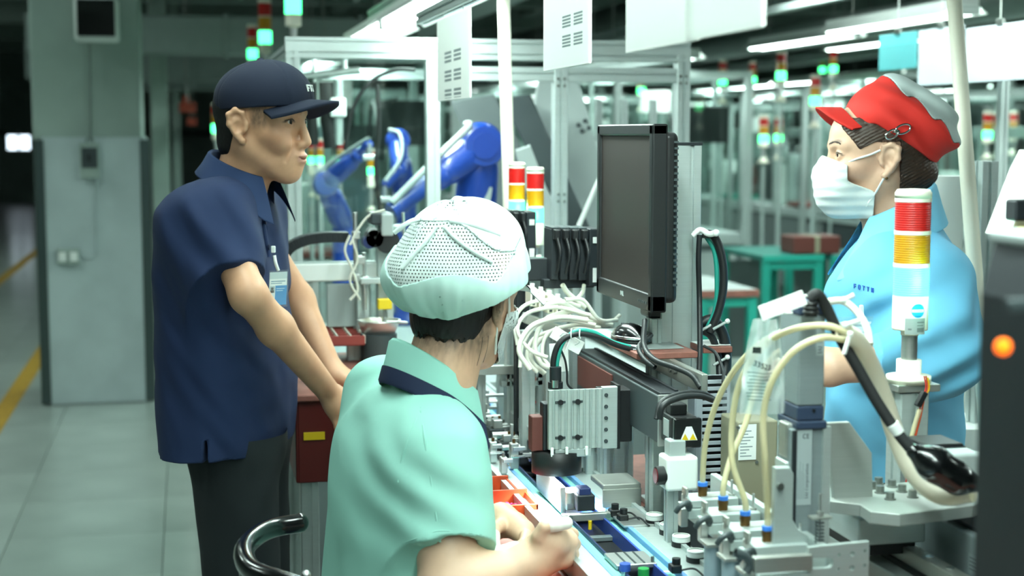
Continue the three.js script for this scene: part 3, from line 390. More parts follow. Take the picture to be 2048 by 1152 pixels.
// ---------- man's side table with red-brown apron ----------
{
  const t = thing('side_table', 'red-brown side table with brown top before the robot cell', 'table', [0.42, 0, -3.5]);
  part(t, 'table_top', rb(0.37, 0.016, 0.62, 0.405, 0.928, -3.53, 0.004), M.brownTop); part(t, 'apron', rb(0.33, 0.18, 0.012, 0.39, 0.83, -3.235, 0.003), M.redBrown); part(t, 'apron', rb(0.012, 0.18, 0.6, 0.226, 0.83, -3.53, 0.003), M.redBrown);
  const a = onZ(607, 865, -3.228), b = onZ(650, 879, -3.228); part(t, 'yellow_label', rb(b.x - a.x, a.y - b.y, 0.002, (a.x + b.x) / 2, (a.y + b.y) / 2, -3.2275, 0.0005), M.yellow);
  for (const [x, z] of [[0.25, -3.26], [0.54, -3.26], [0.25, -3.8], [0.54, -3.8]]) part(t, 'leg', prof(0.04, 0.04, 0.9, 'y', x, 0.45, z), M.alu);
  part(t, 'rail', prof(0.04, 0.04, 0.25, 'x', 0.395, 0.2, -3.26), M.alu);
  const g = new THREE.TorusGeometry(0.07, 0.004, 6, 40); g.rotateX(Math.PI / 2); g.scale(1, 1, 0.6); g.translate(0.345, 0.938, -3.4); part(t, 'ring_guard', g, M.brownEdge);
}
{ // gridded red tray on posts
  const zf = -3.62, a = onZ(622, 692, zf), b = onZ(730, 692, zf), w = b.x - a.x, xm = (a.x + b.x) / 2, y = a.y, t = thing('grid_tray', 'red tray divided into small compartments by the man\'s forearm', 'tray', [xm, 0.936, zf - 0.1]);
  part(t, 'tray_base', rb(w, 0.006, 0.2, xm, y, zf - 0.1, 0.002), M.redTray); part(t, 'front_wall', rb(w, 0.022, 0.005, xm, y + 0.011, zf, 0.001), M.redTray); part(t, 'back_wall', rb(w, 0.022, 0.005, xm, y + 0.011, zf - 0.2, 0.001), M.redTray);
  for (let i = 0; i <= 4; i++) part(t, 'divider', rb(0.004, 0.02, 0.2, a.x + w * i / 4, y + 0.012, zf - 0.1, 0.001), M.hose); for (let i = 1; i < 5; i++) part(t, 'cross_divider', rb(w, 0.016, 0.003, xm, y + 0.01, zf - i * 0.04, 0.001), M.redTray);
  for (const x of [a.x + 0.03, b.x - 0.02]) part(t, 'leg', prof(0.03, 0.03, y - 0.938, 'y', x, (y + 0.934) / 2, zf - 0.09), M.alu);
}
{ // bowl feeder
  const p = onZ(762, 715, -3.62), t = thing('bowl_feeder', 'grey bowl feeder drum beside the red gridded tray', 'feeder', [p.x, 0.936, -3.66]); part(t, 'drum', cy(0.045, 0.07, p.x, 0.972, -3.66, 'y', 28), M.greyDark); part(t, 'bowl', lt([[0.001, 0], [0.04, 0], [0.052, 0.03], [0.055, 0.034], [0.05, 0.034], [0.038, 0.006], [0.001, 0.005]], p.x, 1.006, -3.66, 'y', 28), M.steel); part(t, 'chute', rb(0.06, 0.006, 0.016, p.x + 0.04, 1.036, -3.64, 0.002, 1, 0, 0.3, -0.1), M.steel); part(t, 'yellow_block', rb(0.035, 0.026, 0.03, p.x + 0.02, 1.075, -3.7, 0.003), M.yellow); part(t, 'stem', rod([p.x + 0.02, 1.03, -3.7], [p.x + 0.02, 1.065, -3.7], 0.004), M.bolt);
}
{ // white gantry beam with its cable carrier
  const z = -3.8, a = onZ(572, 545, z), b = onZ(762, 545, z), t = thing('gantry_axis', 'white linear axis lying level behind the man\'s badge', 'actuator', [(a.x + b.x) / 2, 0.936, z]);
  part(t, 'beam', rb(b.x - a.x, 0.045, 0.05, (a.x + b.x) / 2, a.y, z, 0.004), M.white); part(t, 'cover_strip', rb(b.x - a.x - 0.02, 0.004, 0.02, (a.x + b.x) / 2, a.y + 0.024, z + 0.005, 0.001), M.aluMatte); for (const x of [a.x + 0.06, b.x - 0.05]) part(t, 'support', prof(0.04, 0.04, a.y - 0.96, 'y', x, (a.y - 0.022 + 0.936) / 2, z), M.aluMatte);
  part(t, 'lower_plate', rb(0.1, 0.11, 0.02, b.x - 0.09, a.y - 0.085, z + 0.01, 0.003), M.lightGrey);
  const c = thing('cable_carrier', 'black cable carrier chain arching over the white axis', 'cable carrier', [a.x, a.y + 0.023, z]); const pts = [[566, 540], [567, 515], [580, 495], [610, 480], [650, 474], [690, 474]].map((q) => onZ(...q, z)), cv = new THREE.CatmullRomCurve3(pts);
  for (let i = 0; i < 16; i++) { const p = cv.getPointAt(i / 15), d = cv.getTangentAt(i / 15); part(c, 'link', rb(0.0165, 0.026, 0.05, p.x, p.y, p.z, 0.003, 1, 0, 0, Math.atan2(d.y, d.x)), M.dark); }
}
{ // pick-and-place head above the bowl feeder
  const z = -3.72, q = (px, py) => onZ(px, py, z), t = thing('pick_head', 'grey pick-and-place head with black motors behind the mesh cap', 'machine head', [q(740, 640).x, 0.936, z]);
  { const p = q(760, 440), a = q(733, 428); part(t, 'head_cover', rb(0.055, 0.03, 0.08, p.x, p.y + 0.005, z, 0.006, 2), M.greyDark); part(t, 'head_front', rb(0.03, 0.055, 0.05, p.x + 0.012, p.y - 0.01, z + 0.03, 0.005), M.lightGrey); }
  for (const [px, py, r, m] of [[745, 475, 0.022, M.black], [770, 480, 0.03, M.black], [735, 482, 0.016, M.navy], [742, 462, 0.012, M.lightGrey]]) { const p = q(px, py); part(t, 'motor', [cy(r, 0.05, p.x, p.y, p.z + 0.02, 'z', 20)], m); }
  for (const [px, y0, y1, r] of [[710, 425, 560, 0.006], [728, 505, 620, 0.005], [806, 425, 470, 0.004]]) { const a = q(px, y0), b = q(px + 2, y1); part(t, 'guide_rod', rod(a, b, r), M.steel); } { const a = q(728, 620), b = q(728, 700); part(t, 'column', prof(0.03, 0.03, 0.2, 'y', a.x, 1.036, z - 0.03), M.alu); }
  for (const [px, py] of [[712, 470], [712, 555], [730, 560], [722, 520]]) { const p = q(px, py); part(t, 'clamp', rb(0.02, 0.02, 0.03, p.x, p.y, p.z, 0.003), M.steel); }
  part(t, 'frame_plate', rb(0.09, 0.014, 0.05, q(755, 560).x, q(755, 560).y, z, 0.002), M.alu); part(t, 'back_post', prof(0.04, 0.04, 0.36, 'y', q(775, 560).x, 1.116, z - 0.06), M.alu);
  for (const pts of [[[700, 470], [690, 500], [705, 540], [715, 580], [700, 600]], [[705, 480], [715, 520], [700, 560], [720, 600]], [[770, 420], [740, 430], [715, 460], [700, 490]]]) { const h = single('air_hose', 'thin white air hose hanging at the pick-and-place head', 'hose', tb(pts.map((p2) => onZ(...p2, z + 0.03)), 0.0035, 40, 6), M.hose, 'hoses at the pick head', { at: onZ(...pts[2], z), part: 'hose' }); }
}
// small pneumatic fixtures along the left rail of the conveyor
{
  const fx = (label, px, py, w, h, d, mats, extra) => { const p = onX(px, py, 0.66), t = thing('rail_fixture', label, 'fixture', [p.x, 0.795, p.z]); const y = 0.797; part(t, 'block', rb(w, h, d, p.x, y + h / 2, p.z, 0.002), mats[0]); part(t, 'clamp', rb(w * 0.6, h * 0.4, d * 0.6, p.x + w * 0.1, y + h * 1.2, p.z + d * 0.1, 0.002), mats[1]); part(t, 'cylinder', cy(h * 0.16, w * 1.3, p.x + w * 0.3, y + h * 0.75, p.z + d * 0.55, 'x', 14), M.steel); part(t, 'bolt', cy(0.003, 0.006, p.x - w * 0.3, y + h + 0.003, p.z + d * 0.2), M.bolt); part(t, 'bolt', cy(0.003, 0.006, p.x + w * 0.3, y + h * 1.4 + 0.003, p.z), M.brass); if (extra) part(t, 'upright', rb(0.006, h * 1.9, 0.012, p.x + w * 0.55, y + h * 0.95, p.z - d * 0.3, 0.001), M.steel); };
  fx('silver clamp block with brass screw nearest the mint collar', 940, 800, 0.03, 0.045, 0.035, [M.bracket, M.steel], 1); fx('tall silver clamp beside the seated worker\'s sleeve', 955, 850, 0.026, 0.06, 0.026, [M.steel, M.bracket], 1); fx('dark valve block on the conveyor rail', 990, 890, 0.034, 0.05, 0.05, [M.dark, M.steel], 0); fx('black and silver gripper on the conveyor rail', 1010, 905, 0.03, 0.04, 0.03, [M.black, M.bracket], 1); fx('small bright clamp in the middle of the rail fixtures', 978, 835, 0.028, 0.04, 0.03, [M.steel, M.bracket], 0); fx('row of dull steel blocks far along the rail', 955, 775, 0.05, 0.05, 0.06, [M.bracket, M.bracket], 1);
  seedN = 19; for (let i = 0; i < 16; i++) { const z = -2.98 - i * 0.036, x = 0.628 + (i % 3) * 0.03, h = rnd(0.025, 0.06), w = rnd(0.014, 0.024), t = thing('clamp_block', 'small steel clamp block crowded along the left conveyor rail', 'clamp', [x, 0.8, z], 0, 'clamp blocks on the left rail'), y = 0.8005; part(t, 'block', rb(w, h, 0.02, x, y + h / 2, z, 0.002), [M.steel, M.bracket, M.dark, M.alu][i % 4]); part(t, 'screw', cy(0.0034, 0.008, x, y + h + 0.004, z, 'y', 10), i % 2 ? M.brass : M.bolt); part(t, 'jaw', rb(w * 1.5, 0.008, 0.012, x + w * 0.5, y + h * 0.8, z + 0.008, 0.001), M.steel); part(t, 'pin', cy(0.003, 0.03, x + 0.006, y + h * 0.5, z + 0.014, i % 2 ? 'x' : 'z', 10), M.chrome); }
  for (const [px, py, r, lab] of [[962, 792, 0.011, 'blue ring on a steel pin above the rail fixtures'], [946, 805, 0.008, 'second steel pin below the blue ring']]) { const p = onX(px, py, 0.66), t = thing('spring_pin', lab, 'pin', [p.x, p.y, p.z]); part(t, 'pin', cy(0.004, 0.1, p.x + 0.03, p.y, p.z, 'x', 12), M.steel); part(t, 'ring', cy(r, 0.012, p.x, p.y, p.z, 'x', 20), r > 0.01 ? M.blueFit : M.steel); }
  { const a = onX(1010, 810, 0.74), t = thing('slide_table', 'flat steel slide table behind the camera head', 'slide', [0.76, 0.8, -3.1]); part(t, 'plate', rb(0.1, 0.01, 0.42, 0.765, 0.86, -3.14, 0.002), M.bracket); part(t, 'edge_rail', rb(0.012, 0.03, 0.42, 0.712, 0.856, -3.14, 0.002), M.steel); part(t, 'edge_rail', rb(0.012, 0.03, 0.42, 0.82, 0.856, -3.14, 0.002), M.steel); for (const z of [-2.98, -3.3]) part(t, 'foot', rb(0.1, 0.05, 0.03, 0.765, 0.83, z, 0.002), M.alu); for (let i = 0; i < 6; i++) part(t, 'jig', rb(0.014, 0.012, 0.02, 0.74 + (i % 2) * 0.04, 0.871, -3.0 - i * 0.05, 0.002), i % 2 ? M.white : M.red); }
}
{ // terminal frame with fuses, behind the mask
  const z = -3.3, q = (px, py) => onZ(px, py, z), t = thing('terminal_rack', 'small aluminium frame with a row of black and orange terminals', 'frame', [q(1040, 800).x, 0.795, z]);
  part(t, 'post', prof(0.02, 0.03, 0.29, 'y', q(1019, 800).x, 0.94, z), M.alu); part(t, 'post', prof(0.03, 0.03, 0.2, 'y', q(1085, 800).x, 0.895, z), M.alu); part(t, 'crossbar', prof(0.03, 0.03, 0.12, 'x', q(1052, 757).x, q(1052, 757).y, z), M.alu);
  for (let i = 0; i < 4; i++) { const p = q(1036 + i * 9, 735); part(t, 'terminal', rb(0.008, 0.03, 0.012, p.x, p.y - 0.004, z + 0.02, 0.001), M.black); part(t, 'terminal_screw', ball(0.004, p.x, p.y + 0.014, z + 0.02), M.bolt); part(t, 'orange_tip', rb(0.009, 0.009, 0.01, p.x, p.y - 0.022, z + 0.022, 0.001), M.orange); const r = q(1036 + i * 9, 790); part(t, 'lower_terminal', [rb(0.008, 0.04, 0.012, r.x, r.y, z + 0.02, 0.001), rod([r.x, r.y - 0.02, z + 0.02], [r.x + 0.004, r.y - 0.06, z + 0.02], 0.003)], M.black); part(t, 'red_band', rb(0.009, 0.006, 0.013, r.x, r.y - 0.012, z + 0.021, 0.001), M.red); }
  part(t, 'tray', [rb(0.12, 0.006, 0.1, q(975, 742).x, q(975, 742).y, z - 0.02, 0.002), rb(0.12, 0.02, 0.004, q(975, 742).x, q(975, 742).y + 0.006, z + 0.03, 0.001)], M.bracket); part(t, 'tray_post', prof(0.02, 0.02, 0.22, 'y', q(965, 800).x, 0.905, z - 0.02), M.alu);
}
// ---------- black amplifier modules and valve bank ----------
function ampBank(name, label, n, px0, py0, py1, z, w, lab2) {
  const a = onZ(px0, py0, z), b = onZ(px0, py1, z), h = a.y - b.y, t = thing('amplifier_bank', label, 'electronics', [a.x + n * w / 2, b.y, z]);
  for (let i = 0; i < n; i++) { const x = a.x + (i + 0.5) * w, dz = i * -0.004; const m = part(t, 'module', rb(w * 0.9, h, 0.07, x, (a.y + b.y) / 2, z - 0.035 + i * 0.008, 0.002), M.dark); part(m, 'plug', rb(w * 0.7, h * 0.2, 0.024, x, a.y - h * 0.1, z + 0.012 + i * 0.008, 0.003), M.black); part(m, 'cap_strip', rb(w * 0.84, 0.004, 0.07, x, a.y + 0.002, z - 0.03 + i * 0.008, 0.001), M.greyDark); part(m, 'cord', tb([[x, a.y - h * 0.16, z + 0.02 + i * 0.008], [x + 0.004, a.y - h * 0.45, z + 0.032 + i * 0.008], [x - 0.002, a.y - h * 0.85, z + 0.024 + i * 0.008]], w * 0.22, 14, 8), M.black); }
  const x = a.x + n * w; const e = part(t, 'end_unit', rb(w * 1.5, h * 1.12, 0.08, x + w * 0.7, (a.y + b.y) / 2 - h * 0.04, z - 0.025 + n * 0.008, 0.003), M.dark); part(e, 'white_label', rb(w * 0.8, h * 0.28, 0.001, x + w * 0.75, b.y + h * 0.12, z + 0.0165 + n * 0.008, 0.0003), M.paper); part(e, 'top_label', rb(w * 0.8, h * 0.12, 0.001, x + w * 0.75, a.y - h * 0.2, z + 0.0165 + n * 0.008, 0.0003), M.paper);
  part(t, 'mount_rail', rb(n * w + w * 2.2, 0.02, 0.035, a.x + n * w * 0.6, b.y - 0.01, z - 0.03, 0.002), M.dark); for (const s of [0.1, 0.9]) part(t, 'post', prof(0.03, 0.03, b.y - 0.02 - 0.79, 'y', a.x + n * w * s, (b.y - 0.02 + 0.79) / 2, z - 0.03), M.alu);
}
ampBank('a', 'bank of black amplifier modules below the two signal towers', 3, 1008, 424, 520, -3.45, 0.0155); ampBank('b', 'bank of black amplifier modules with cords beside the monitor', 4, 1102, 458, 560, -3.14, 0.0185);
{ // dark support beam and cream valve bank
  const z = -3.2, a = onZ(1045, 520, z), b = onZ(1110, 555, z); single('support_beam', 'dark steel beam behind the peak of the mesh cap', 'beam', [rb(0.16, 0.05, 0.04, (a.x + b.x) / 2 + 0.01, (a.y + b.y) / 2, z, 0.003), prof(0.03, 0.03, b.y - 0.79, 'y', a.x, (b.y + 0.79) / 2, z - 0.01)], M.dark, null, { at: [(a.x + b.x) / 2, 0.79, z], part: 'beam' });
  for (let i = 0; i < 5; i++) { const p = onZ(1062 + i * 17, 592 + i * 7, -3.1), t = thing('air_valve', ['first', 'second', 'third', 'fourth', 'fifth'][i] + ' cream valve from the left in the valve row above the hoses', 'valve', [p.x, p.y - 0.02, p.z]); part(t, 'valve_body', rb(0.014, 0.04, 0.05, p.x, p.y, p.z, 0.002), M.cream); part(t, 'port', cy(0.005, 0.012, p.x, p.y + 0.022, p.z + 0.012), M.white); part(t, 'face', rb(0.006, 0.024, 0.002, p.x, p.y - 0.004, p.z + 0.026, 0.0005), M.greyDark); }
  { const p = onZ(1095, 625, -3.1); const t = thing('valve_manifold', 'grey manifold rail under the cream valves', 'manifold', [p.x, 0.79, -3.1]); part(t, 'manifold', rb(0.12, 0.02, 0.05, p.x + 0.004, p.y - 0.03, -3.1, 0.002, 1, 0, 0, -0.35), M.bracket); part(t, 'leg', prof(0.03, 0.03, p.y - 0.83, 'y', p.x + 0.035, (p.y + 0.75) / 2, -3.12), M.alu); part(t, 'leg', prof(0.03, 0.03, p.y - 0.84, 'y', p.x - 0.04, (p.y + 0.76) / 2, -3.12), M.alu); }
  // bundles of white hoses
  seedN = 5; const H = [[[1175, 640], [1120, 635], [1060, 655], [1038, 700], [1060, 740]], [[1190, 650], [1130, 640], [1075, 650], [1045, 690], [1040, 735]], [[1180, 630], [1110, 615], [1050, 630], [1035, 660], [1060, 700], [1095, 715]], [[1150, 620], [1090, 640], [1070, 690], [1085, 730], [1120, 735]], [[1160, 612], [1100, 600], [1048, 612], [1030, 640], [1035, 690]], [[1200, 655], [1150, 650], [1095, 668], [1085, 710], [1105, 740]], [[1210, 645], [1160, 625], [1120, 605], [1085, 612]], [[1235, 640], [1200, 640], [1165, 600], [1130, 600]], [[1225, 650], [1180, 645], [1130, 655], [1065, 680], [1055, 720], [1075, 745]], [[1170, 615], [1135, 585], [1125, 570]], [[1140, 610], [1165, 585], [1168, 570]], [[1240, 630], [1215, 650], [1170, 640]], [[1185, 660], [1120, 660], [1080, 680], [1062, 720], [1090, 748]]];
  H.forEach((pts, i) => single('air_hose', 'white air hose in the looping bundle left of the monitor foot', 'hose', tb(pts.map((p2, k) => onZ(p2[0], p2[1], -3.02 - i * 0.006 + 0.012 * k)), i % 3 ? 0.0042 : 0.0055, 60, 8), M.hose, 'white hose bundle', { at: onZ(...pts[1], -3.02), part: 'hose' }));
}
// ---------- monitor, its post, shelf and mouse ----------
{
  const x = 0.833, za = -2.632, zb = -3.012, zc = (za + zb) / 2, y0 = 1.168, y1 = 1.516, yc = (y0 + y1) / 2, W = za - zb, Hh = y1 - y0, t = thing('computer_monitor', 'black flat computer monitor facing the seated worker', 'monitor', [x + 0.03, y0, zc]);
  part(t, 'bezel', [rb(0.03, Hh, 0.022, x + 0.015, yc, za - 0.011, 0.004, 2), rb(0.03, Hh, 0.022, x + 0.015, yc, zb + 0.011, 0.004, 2), rb(0.03, 0.022, W, x + 0.015, y1 - 0.011, zc, 0.004, 2), rb(0.03, 0.034, W, x + 0.015, y0 + 0.017, zc, 0.004, 2)], M.black);
  part(t, 'screen', bx(0.006, Hh - 0.05, W - 0.04, x + 0.008, yc + 0.006, zc), std(0x1e1713, 0.55)); const bs = new RoundedBoxGeometry(0.03, Hh - 0.03, W - 0.03, 2, 0.012); bs.translate(x + 0.042, yc, zc); part(t, 'back_shell', bs, M.black);
  for (let i = 0; i < 24; i++) part(t, 'vent_slat', bx(0.008, 0.004, 0.03, x + 0.05, y0 + 0.05 + i * 0.0115, za - 0.026), M.greyDark);
  part(t, 'logo', [[0, 0, 0.003, 0.009], [0.004, 0, 0.002, 0.006], [0.009, 0, 0.0018, 0.009], [0.011, -0.004, 0.004, 0.0018], [0.015, 0, 0.0018, 0.009], [0.017, -0.004, 0.004, 0.0018]].map(([a, b, w, h]) => bx(0.001, h, w, x - 0.0006, y0 + 0.018 + b, zc - 0.006 + a)), M.lightGrey); for (let i = 0; i < 5; i++) part(t, 'button', bx(0.001, 0.004, 0.007, x - 0.0006, y0 + 0.016, za - 0.03 - i * 0.012), M.greyDark);
  part(t, 'neck', rb(0.03, 0.12, 0.06, x + 0.055, 1.2, zc + 0.02, 0.006), M.black); part(t, 'arm_bracket', rb(0.07, 0.06, 0.05, x + 0.08, 1.3, -2.83, 0.004), M.dark);
}
{
  const t = thing('profile_post', 'tall double aluminium profile post carrying the monitor', 'post', [0.93, 0.765, -2.8]); part(t, 'profile', prof(0.08, 0.04, 0.71, 'y', 0.937, 1.12, -2.79), M.alu); part(t, 'end_cap', rb(0.082, 0.006, 0.042, 0.937, 1.478, -2.79, 0.001), M.dark); part(t, 'foot_plate', rb(0.12, 0.01, 0.1, 0.937, 0.77, -2.79, 0.002), M.steel);
  part(t, 'side_profile', prof(0.02, 0.04, 0.28, 'y', 0.886, 1.0, -2.78), M.aluMatte);
  const s = thing('shelf_board', 'small brown shelf board carrying the mouse', 'shelf', [0.9, 1.07, -2.8]); part(s, 'board', rb(0.12, 0.012, 0.36, 0.872, 1.085, -2.83, 0.002), M.brownTop); part(s, 'paper', rb(0.1, 0.0015, 0.3, 0.868, 1.0925, -2.84, 0.0005), M.lightGrey); part(s, 'bracket', rb(0.02, 0.05, 0.02, 0.9, 1.058, -2.76, 0.002), M.steel);
  const p = onY(1262, 682, 1.094), m = thing('computer_mouse', 'black computer mouse with silver rim on the brown shelf', 'mouse', [p.x, 1.0935, p.z]), sh = net(cut(0.003, el([p.x, 1.094, p.z], [0.032, 0.036, 0.055], [0, 0.3, 0]), (x, y, z) => y - 1.0945), [p.x - 0.07, 1.085, p.z - 0.08], [p.x + 0.07, 1.14, p.z + 0.08], 0.003); part(m, 'shell', sh, M.blackGloss); const rim = new THREE.TorusGeometry(0.042, 0.003, 6, 36); rim.rotateX(Math.PI / 2); rim.scale(0.72, 1, 1.2); rim.rotateY(0.3); rim.translate(p.x, 1.104, p.z); part(m, 'silver_rim', rim, M.chrome); part(m, 'wheel', cy(0.006, 0.006, p.x - 0.01, 1.122, p.z - 0.022, 'x', 14), M.dark);
  const q = onY(1445, 690, 1.09), n = thing('paper_note', 'white paper note on the shelf end behind the post', 'paper', [q.x, 1.0915, q.z]); part(n, 'sheet', rb(0.06, 0.001, 0.08, q.x - 0.02, 1.0925, q.z - 0.02, 0.0004), M.paper); part(s, 'board_end', rb(0.06, 0.012, 0.1, q.x - 0.02, 1.085, q.z - 0.02, 0.002), M.brownTop);
}
// ---------- horizontal linear axis with camera head ----------
{
  const x = 0.83, t = thing('linear_axis', 'dark grey horizontal linear axis along the line with motor at its near end', 'actuator', [x, 0.79, -2.75]); const za = -2.49, zb = -3.06, zc = (za + zb) / 2, L = za - zb;
  part(t, 'housing', rb(0.05, 0.085, L, x, 0.995, zc, 0.003), M.greyDark); part(t, 'top_cover', [rb(0.042, 0.006, L - 0.01, x, 1.04, zc, 0.001), bx(0.006, 0.004, L - 0.03, x + 0.012, 1.044, zc)], M.dark); part(t, 'end_plate', rb(0.054, 0.092, 0.006, x, 0.995, za, 0.001), M.steel); part(t, 'side_cover', rb(0.004, 0.06, L * 0.45, x - 0.027, 1.0, zb + L * 0.26, 0.001), M.brownEdge);
  part(t, 'back_bar', rb(0.012, 0.034, L + 0.03, x + 0.05, 1.062, zc + 0.01, 0.002), M.bracket); for (const f of [0.2, 0.24, 0.78, 0.82]) part(t, 'bolt', cy(0.0065, 0.008, x + 0.041, 1.064, mix(za, zb, f), 'x', 14), M.bolt);
  part(t, 'motor', [rb(0.046, 0.05, 0.06, x, 0.988, za + 0.036, 0.003), rb(0.03, 0.02, 0.03, x - 0.004, 1.022, za + 0.032, 0.003)], M.black); const mf = part(t, 'motor_face', [rb(0.05, 0.052, 0.012, x + 0.003, 0.986, za + 0.07, 0.003)], M.blackGloss);
  const wp = [[-0.015, -0.011], [0.015, -0.011], [0.006, 0.014], [-0.006, 0.014]]; const wg = ex([[-0.0155, -0.011], [0.0155, -0.011], [0.005, 0.013], [-0.005, 0.013]], 0.001); wg.translate(x + 0.004, 0.985, za + 0.0768); part(mf, 'warning_label', wg, M.white); for (const s of [-1, 1]) { const g = ex([[-0.006, -0.005], [0.006, -0.005], [0, 0.006]], 0.001); g.translate(x + 0.004 + s * 0.007, 0.98, za + 0.0775); part(mf, 'warning_triangle', g, M.yellow); } part(mf, 'white_plate', rb(0.001, 0.03, 0.03, x - 0.0236, 0.99, za + 0.036, 0.0003), M.lightGrey);
  part(t, 'support', prof(0.06, 0.06, 0.187, 'y', x + 0.015, 0.858, -2.9), M.alu); part(t, 'support', prof(0.045, 0.045, 0.187, 'y', x + 0.02, 0.858, -2.62), M.alu); part(t, 'support', prof(0.04, 0.08, 0.187, 'y', x - 0.015, 0.858, -2.98), M.alu);
  // carriage: ribbed plate facing the aisle end
  const c = thing('camera_carriage', 'ribbed aluminium carriage plate holding the inspection camera', 'bracket', [0.7, 0.9, -2.67]); const zp = -2.662, a = onZ(1095, 780, zp), b = onZ(1205, 893, zp), w = b.x - a.x, h = a.y - b.y, n = 9;
  const ribs = [[0, 0]]; for (let i = 0; i < n; i++) { const u = i / n * w, d = w / n; ribs.push([u + d * 0.08, 0.008], [u + d * 0.5, 0.0095], [u + d * 0.78, 0.008], [u + d * 0.86, 0.0062], [u + d * 0.98, 0.0062]); } ribs.push([w, 0]); const rg = new THREE.ExtrudeGeometry(shp(ribs), { depth: h, bevelEnabled: false }); rg.rotateX(-Math.PI / 2); rg.scale(1, 1, -1); { const ix = rg.index; const p = rg.attributes.position; } rg.translate(a.x, b.y, zp); const rgn = tri(rg); { const p = rgn.attributes.position, nn = rgn.attributes.normal; const sw = (A, i, j, k) => { for (let q = 0; q < k; q++) { const v = A.array[i * k + q]; A.array[i * k + q] = A.array[j * k + q]; A.array[j * k + q] = v; } }; for (let i = 0; i < p.count; i += 3) { sw(p, i + 1, i + 2, 3); } rgn.deleteAttribute('normal'); rgn.computeVertexNormals(); }
  part(c, 'ribbed_plate', rgn, M.aluMatte); part(c, 'side_plate', rb(0.03, h + 0.006, 0.014, b.x + 0.012, (a.y + b.y) / 2, zp + 0.001, 0.002), M.alu); for (let i = 0; i < 5; i++) part(c, 'screw', cy(0.0036, 0.003, b.x + 0.004, b.y + 0.012 + i * (h - 0.024) / 4, zp + 0.009, 'z', 12), M.greyDark);
  for (const [u, v] of [[0.21, 0.8], [0.52, 0.8], [0.21, 0.2], [0.52, 0.2]]) { const X = a.x + u * w, Y = b.y + v * h; const s = part(c, 'slot', rb(0.02, 0.005, 0.002, X, Y, zp + 0.0096, 0.001), M.greyDark); part(s, 'bolt', cy(0.005, 0.005, X, Y, zp + 0.0115, 'z', 14), M.black); }
  part(c, 'slider_block', rb(0.06, h * 0.9, 0.05, x - 0.05, (a.y + b.y) / 2, zp - 0.03, 0.003), M.black); part(c, 'back_plate', rb(0.006, h + 0.01, 0.05, b.x + 0.03, (a.y + b.y) / 2, zp - 0.02, 0.001), M.black);
  // camera with ring light
  const k = thing('inspection_camera', 'black inspection camera with ring light shining on the conveyor', 'camera', [0.665, 0.87, -2.69]); const rc_ = onZ(1113, 920, -2.69), yr0 = onZ(1113, 942, -2.69).y, yr1 = onZ(1113, 900, -2.69).y;
  part(k, 'body', rb(0.036, 0.09, 0.03, a.x + 0.012, 0.955, -2.685, 0.003), M.dark); part(k, 'brown_case', rb(0.03, 0.066, 0.03, a.x - 0.012, 0.942, -2.69, 0.003), M.brownEdge); part(k, 'bracket', [rb(0.07, 0.016, 0.04, a.x + 0.048, b.y - 0.008, zp - 0.012, 0.002)], M.alu); for (const u of [0.006, 0.034, 0.072]) part(k, 'clip', rb(0.006, 0.018, 0.006, a.x + u, b.y - 0.004, zp + 0.012, 0.002), M.white);
  const R = 0.047; part(k, 'ring_light', lt([[R * 0.6, 0], [R, 0], [R, yr1 - yr0], [R * 0.45, yr1 - yr0 + 0.004], [R * 0.45, (yr1 - yr0) * 0.4], [R * 0.6, 0]], rc_.x, yr0, -2.69, 'y', 40), M.black); part(k, 'lens', cy(0.014, 0.04, rc_.x, yr1 + 0.01, -2.69, 'y', 20), M.black); part(k, 'led_ring', lt([[R * 0.62, 0.003], [R * 0.95, 0.0015], [R * 0.95, -0.0005], [R * 0.62, -0.0005], [R * 0.62, 0.003]], rc_.x, yr0, -2.69, 'y', 32), new THREE.MeshStandardMaterial({ color: 0xffffff, emissive: 0xf2ffff, emissiveIntensity: 6 }));
  const l = new THREE.SpotLight(0xf4ffff, 3.2, 0, 1.15, 0.6); l.position.set(rc_.x - k.position.x, yr0 - 0.006 - k.position.y, -2.69 - k.position.z); l.target.position.set(rc_.x - k.position.x, -0.3, 0); k.add(l, l.target); l.castShadow = true; l.name = 'ring_light_beam'; l.shadow.radius = 1.6; l.target.name = 'ring_light_aim';
  part(k, 'connector', [cy(0.011, 0.04, a.x + 0.022, a.y + 0.018, -2.69), cy(0.014, 0.012, a.x + 0.022, a.y + 0.004, -2.69)], M.dark); part(k, 'chrome_plug', cy(0.006, 0.014, a.x + 0.016, a.y + 0.01, -2.668), M.chrome);
  const J = (px, py) => onZ(px, py, -2.7);
  single('power_cable', 'black cable arching from the inspection camera to the shelf', 'cable', tb([J(1106, 755), J(1108, 715), J(1120, 685), J(1150, 668), J(1190, 672), J(1235, 690), J(1270, 700)], 0.0058, 60, 8), M.cableBlack, null, { at: J(1150, 668), part: 'cable' }); single('signal_cable', 'teal cable arching beside the black camera cable', 'cable', tb([J(1112, 755), J(1116, 715), J(1128, 682), J(1152, 662), J(1185, 664), J(1225, 684), J(1260, 694)], 0.0042, 60, 8), M.cableTeal, null, { at: J(1152, 662), part: 'cable' }); single('thin_cable', 'thin black cable curling down beside the camera', 'cable', tb([J(1122, 700), J(1130, 720), J(1134, 745), J(1136, 770), J(1150, 782)], 0.0022, 40, 6), M.cableBlack, null, { at: J(1134, 745), part: 'cable' });
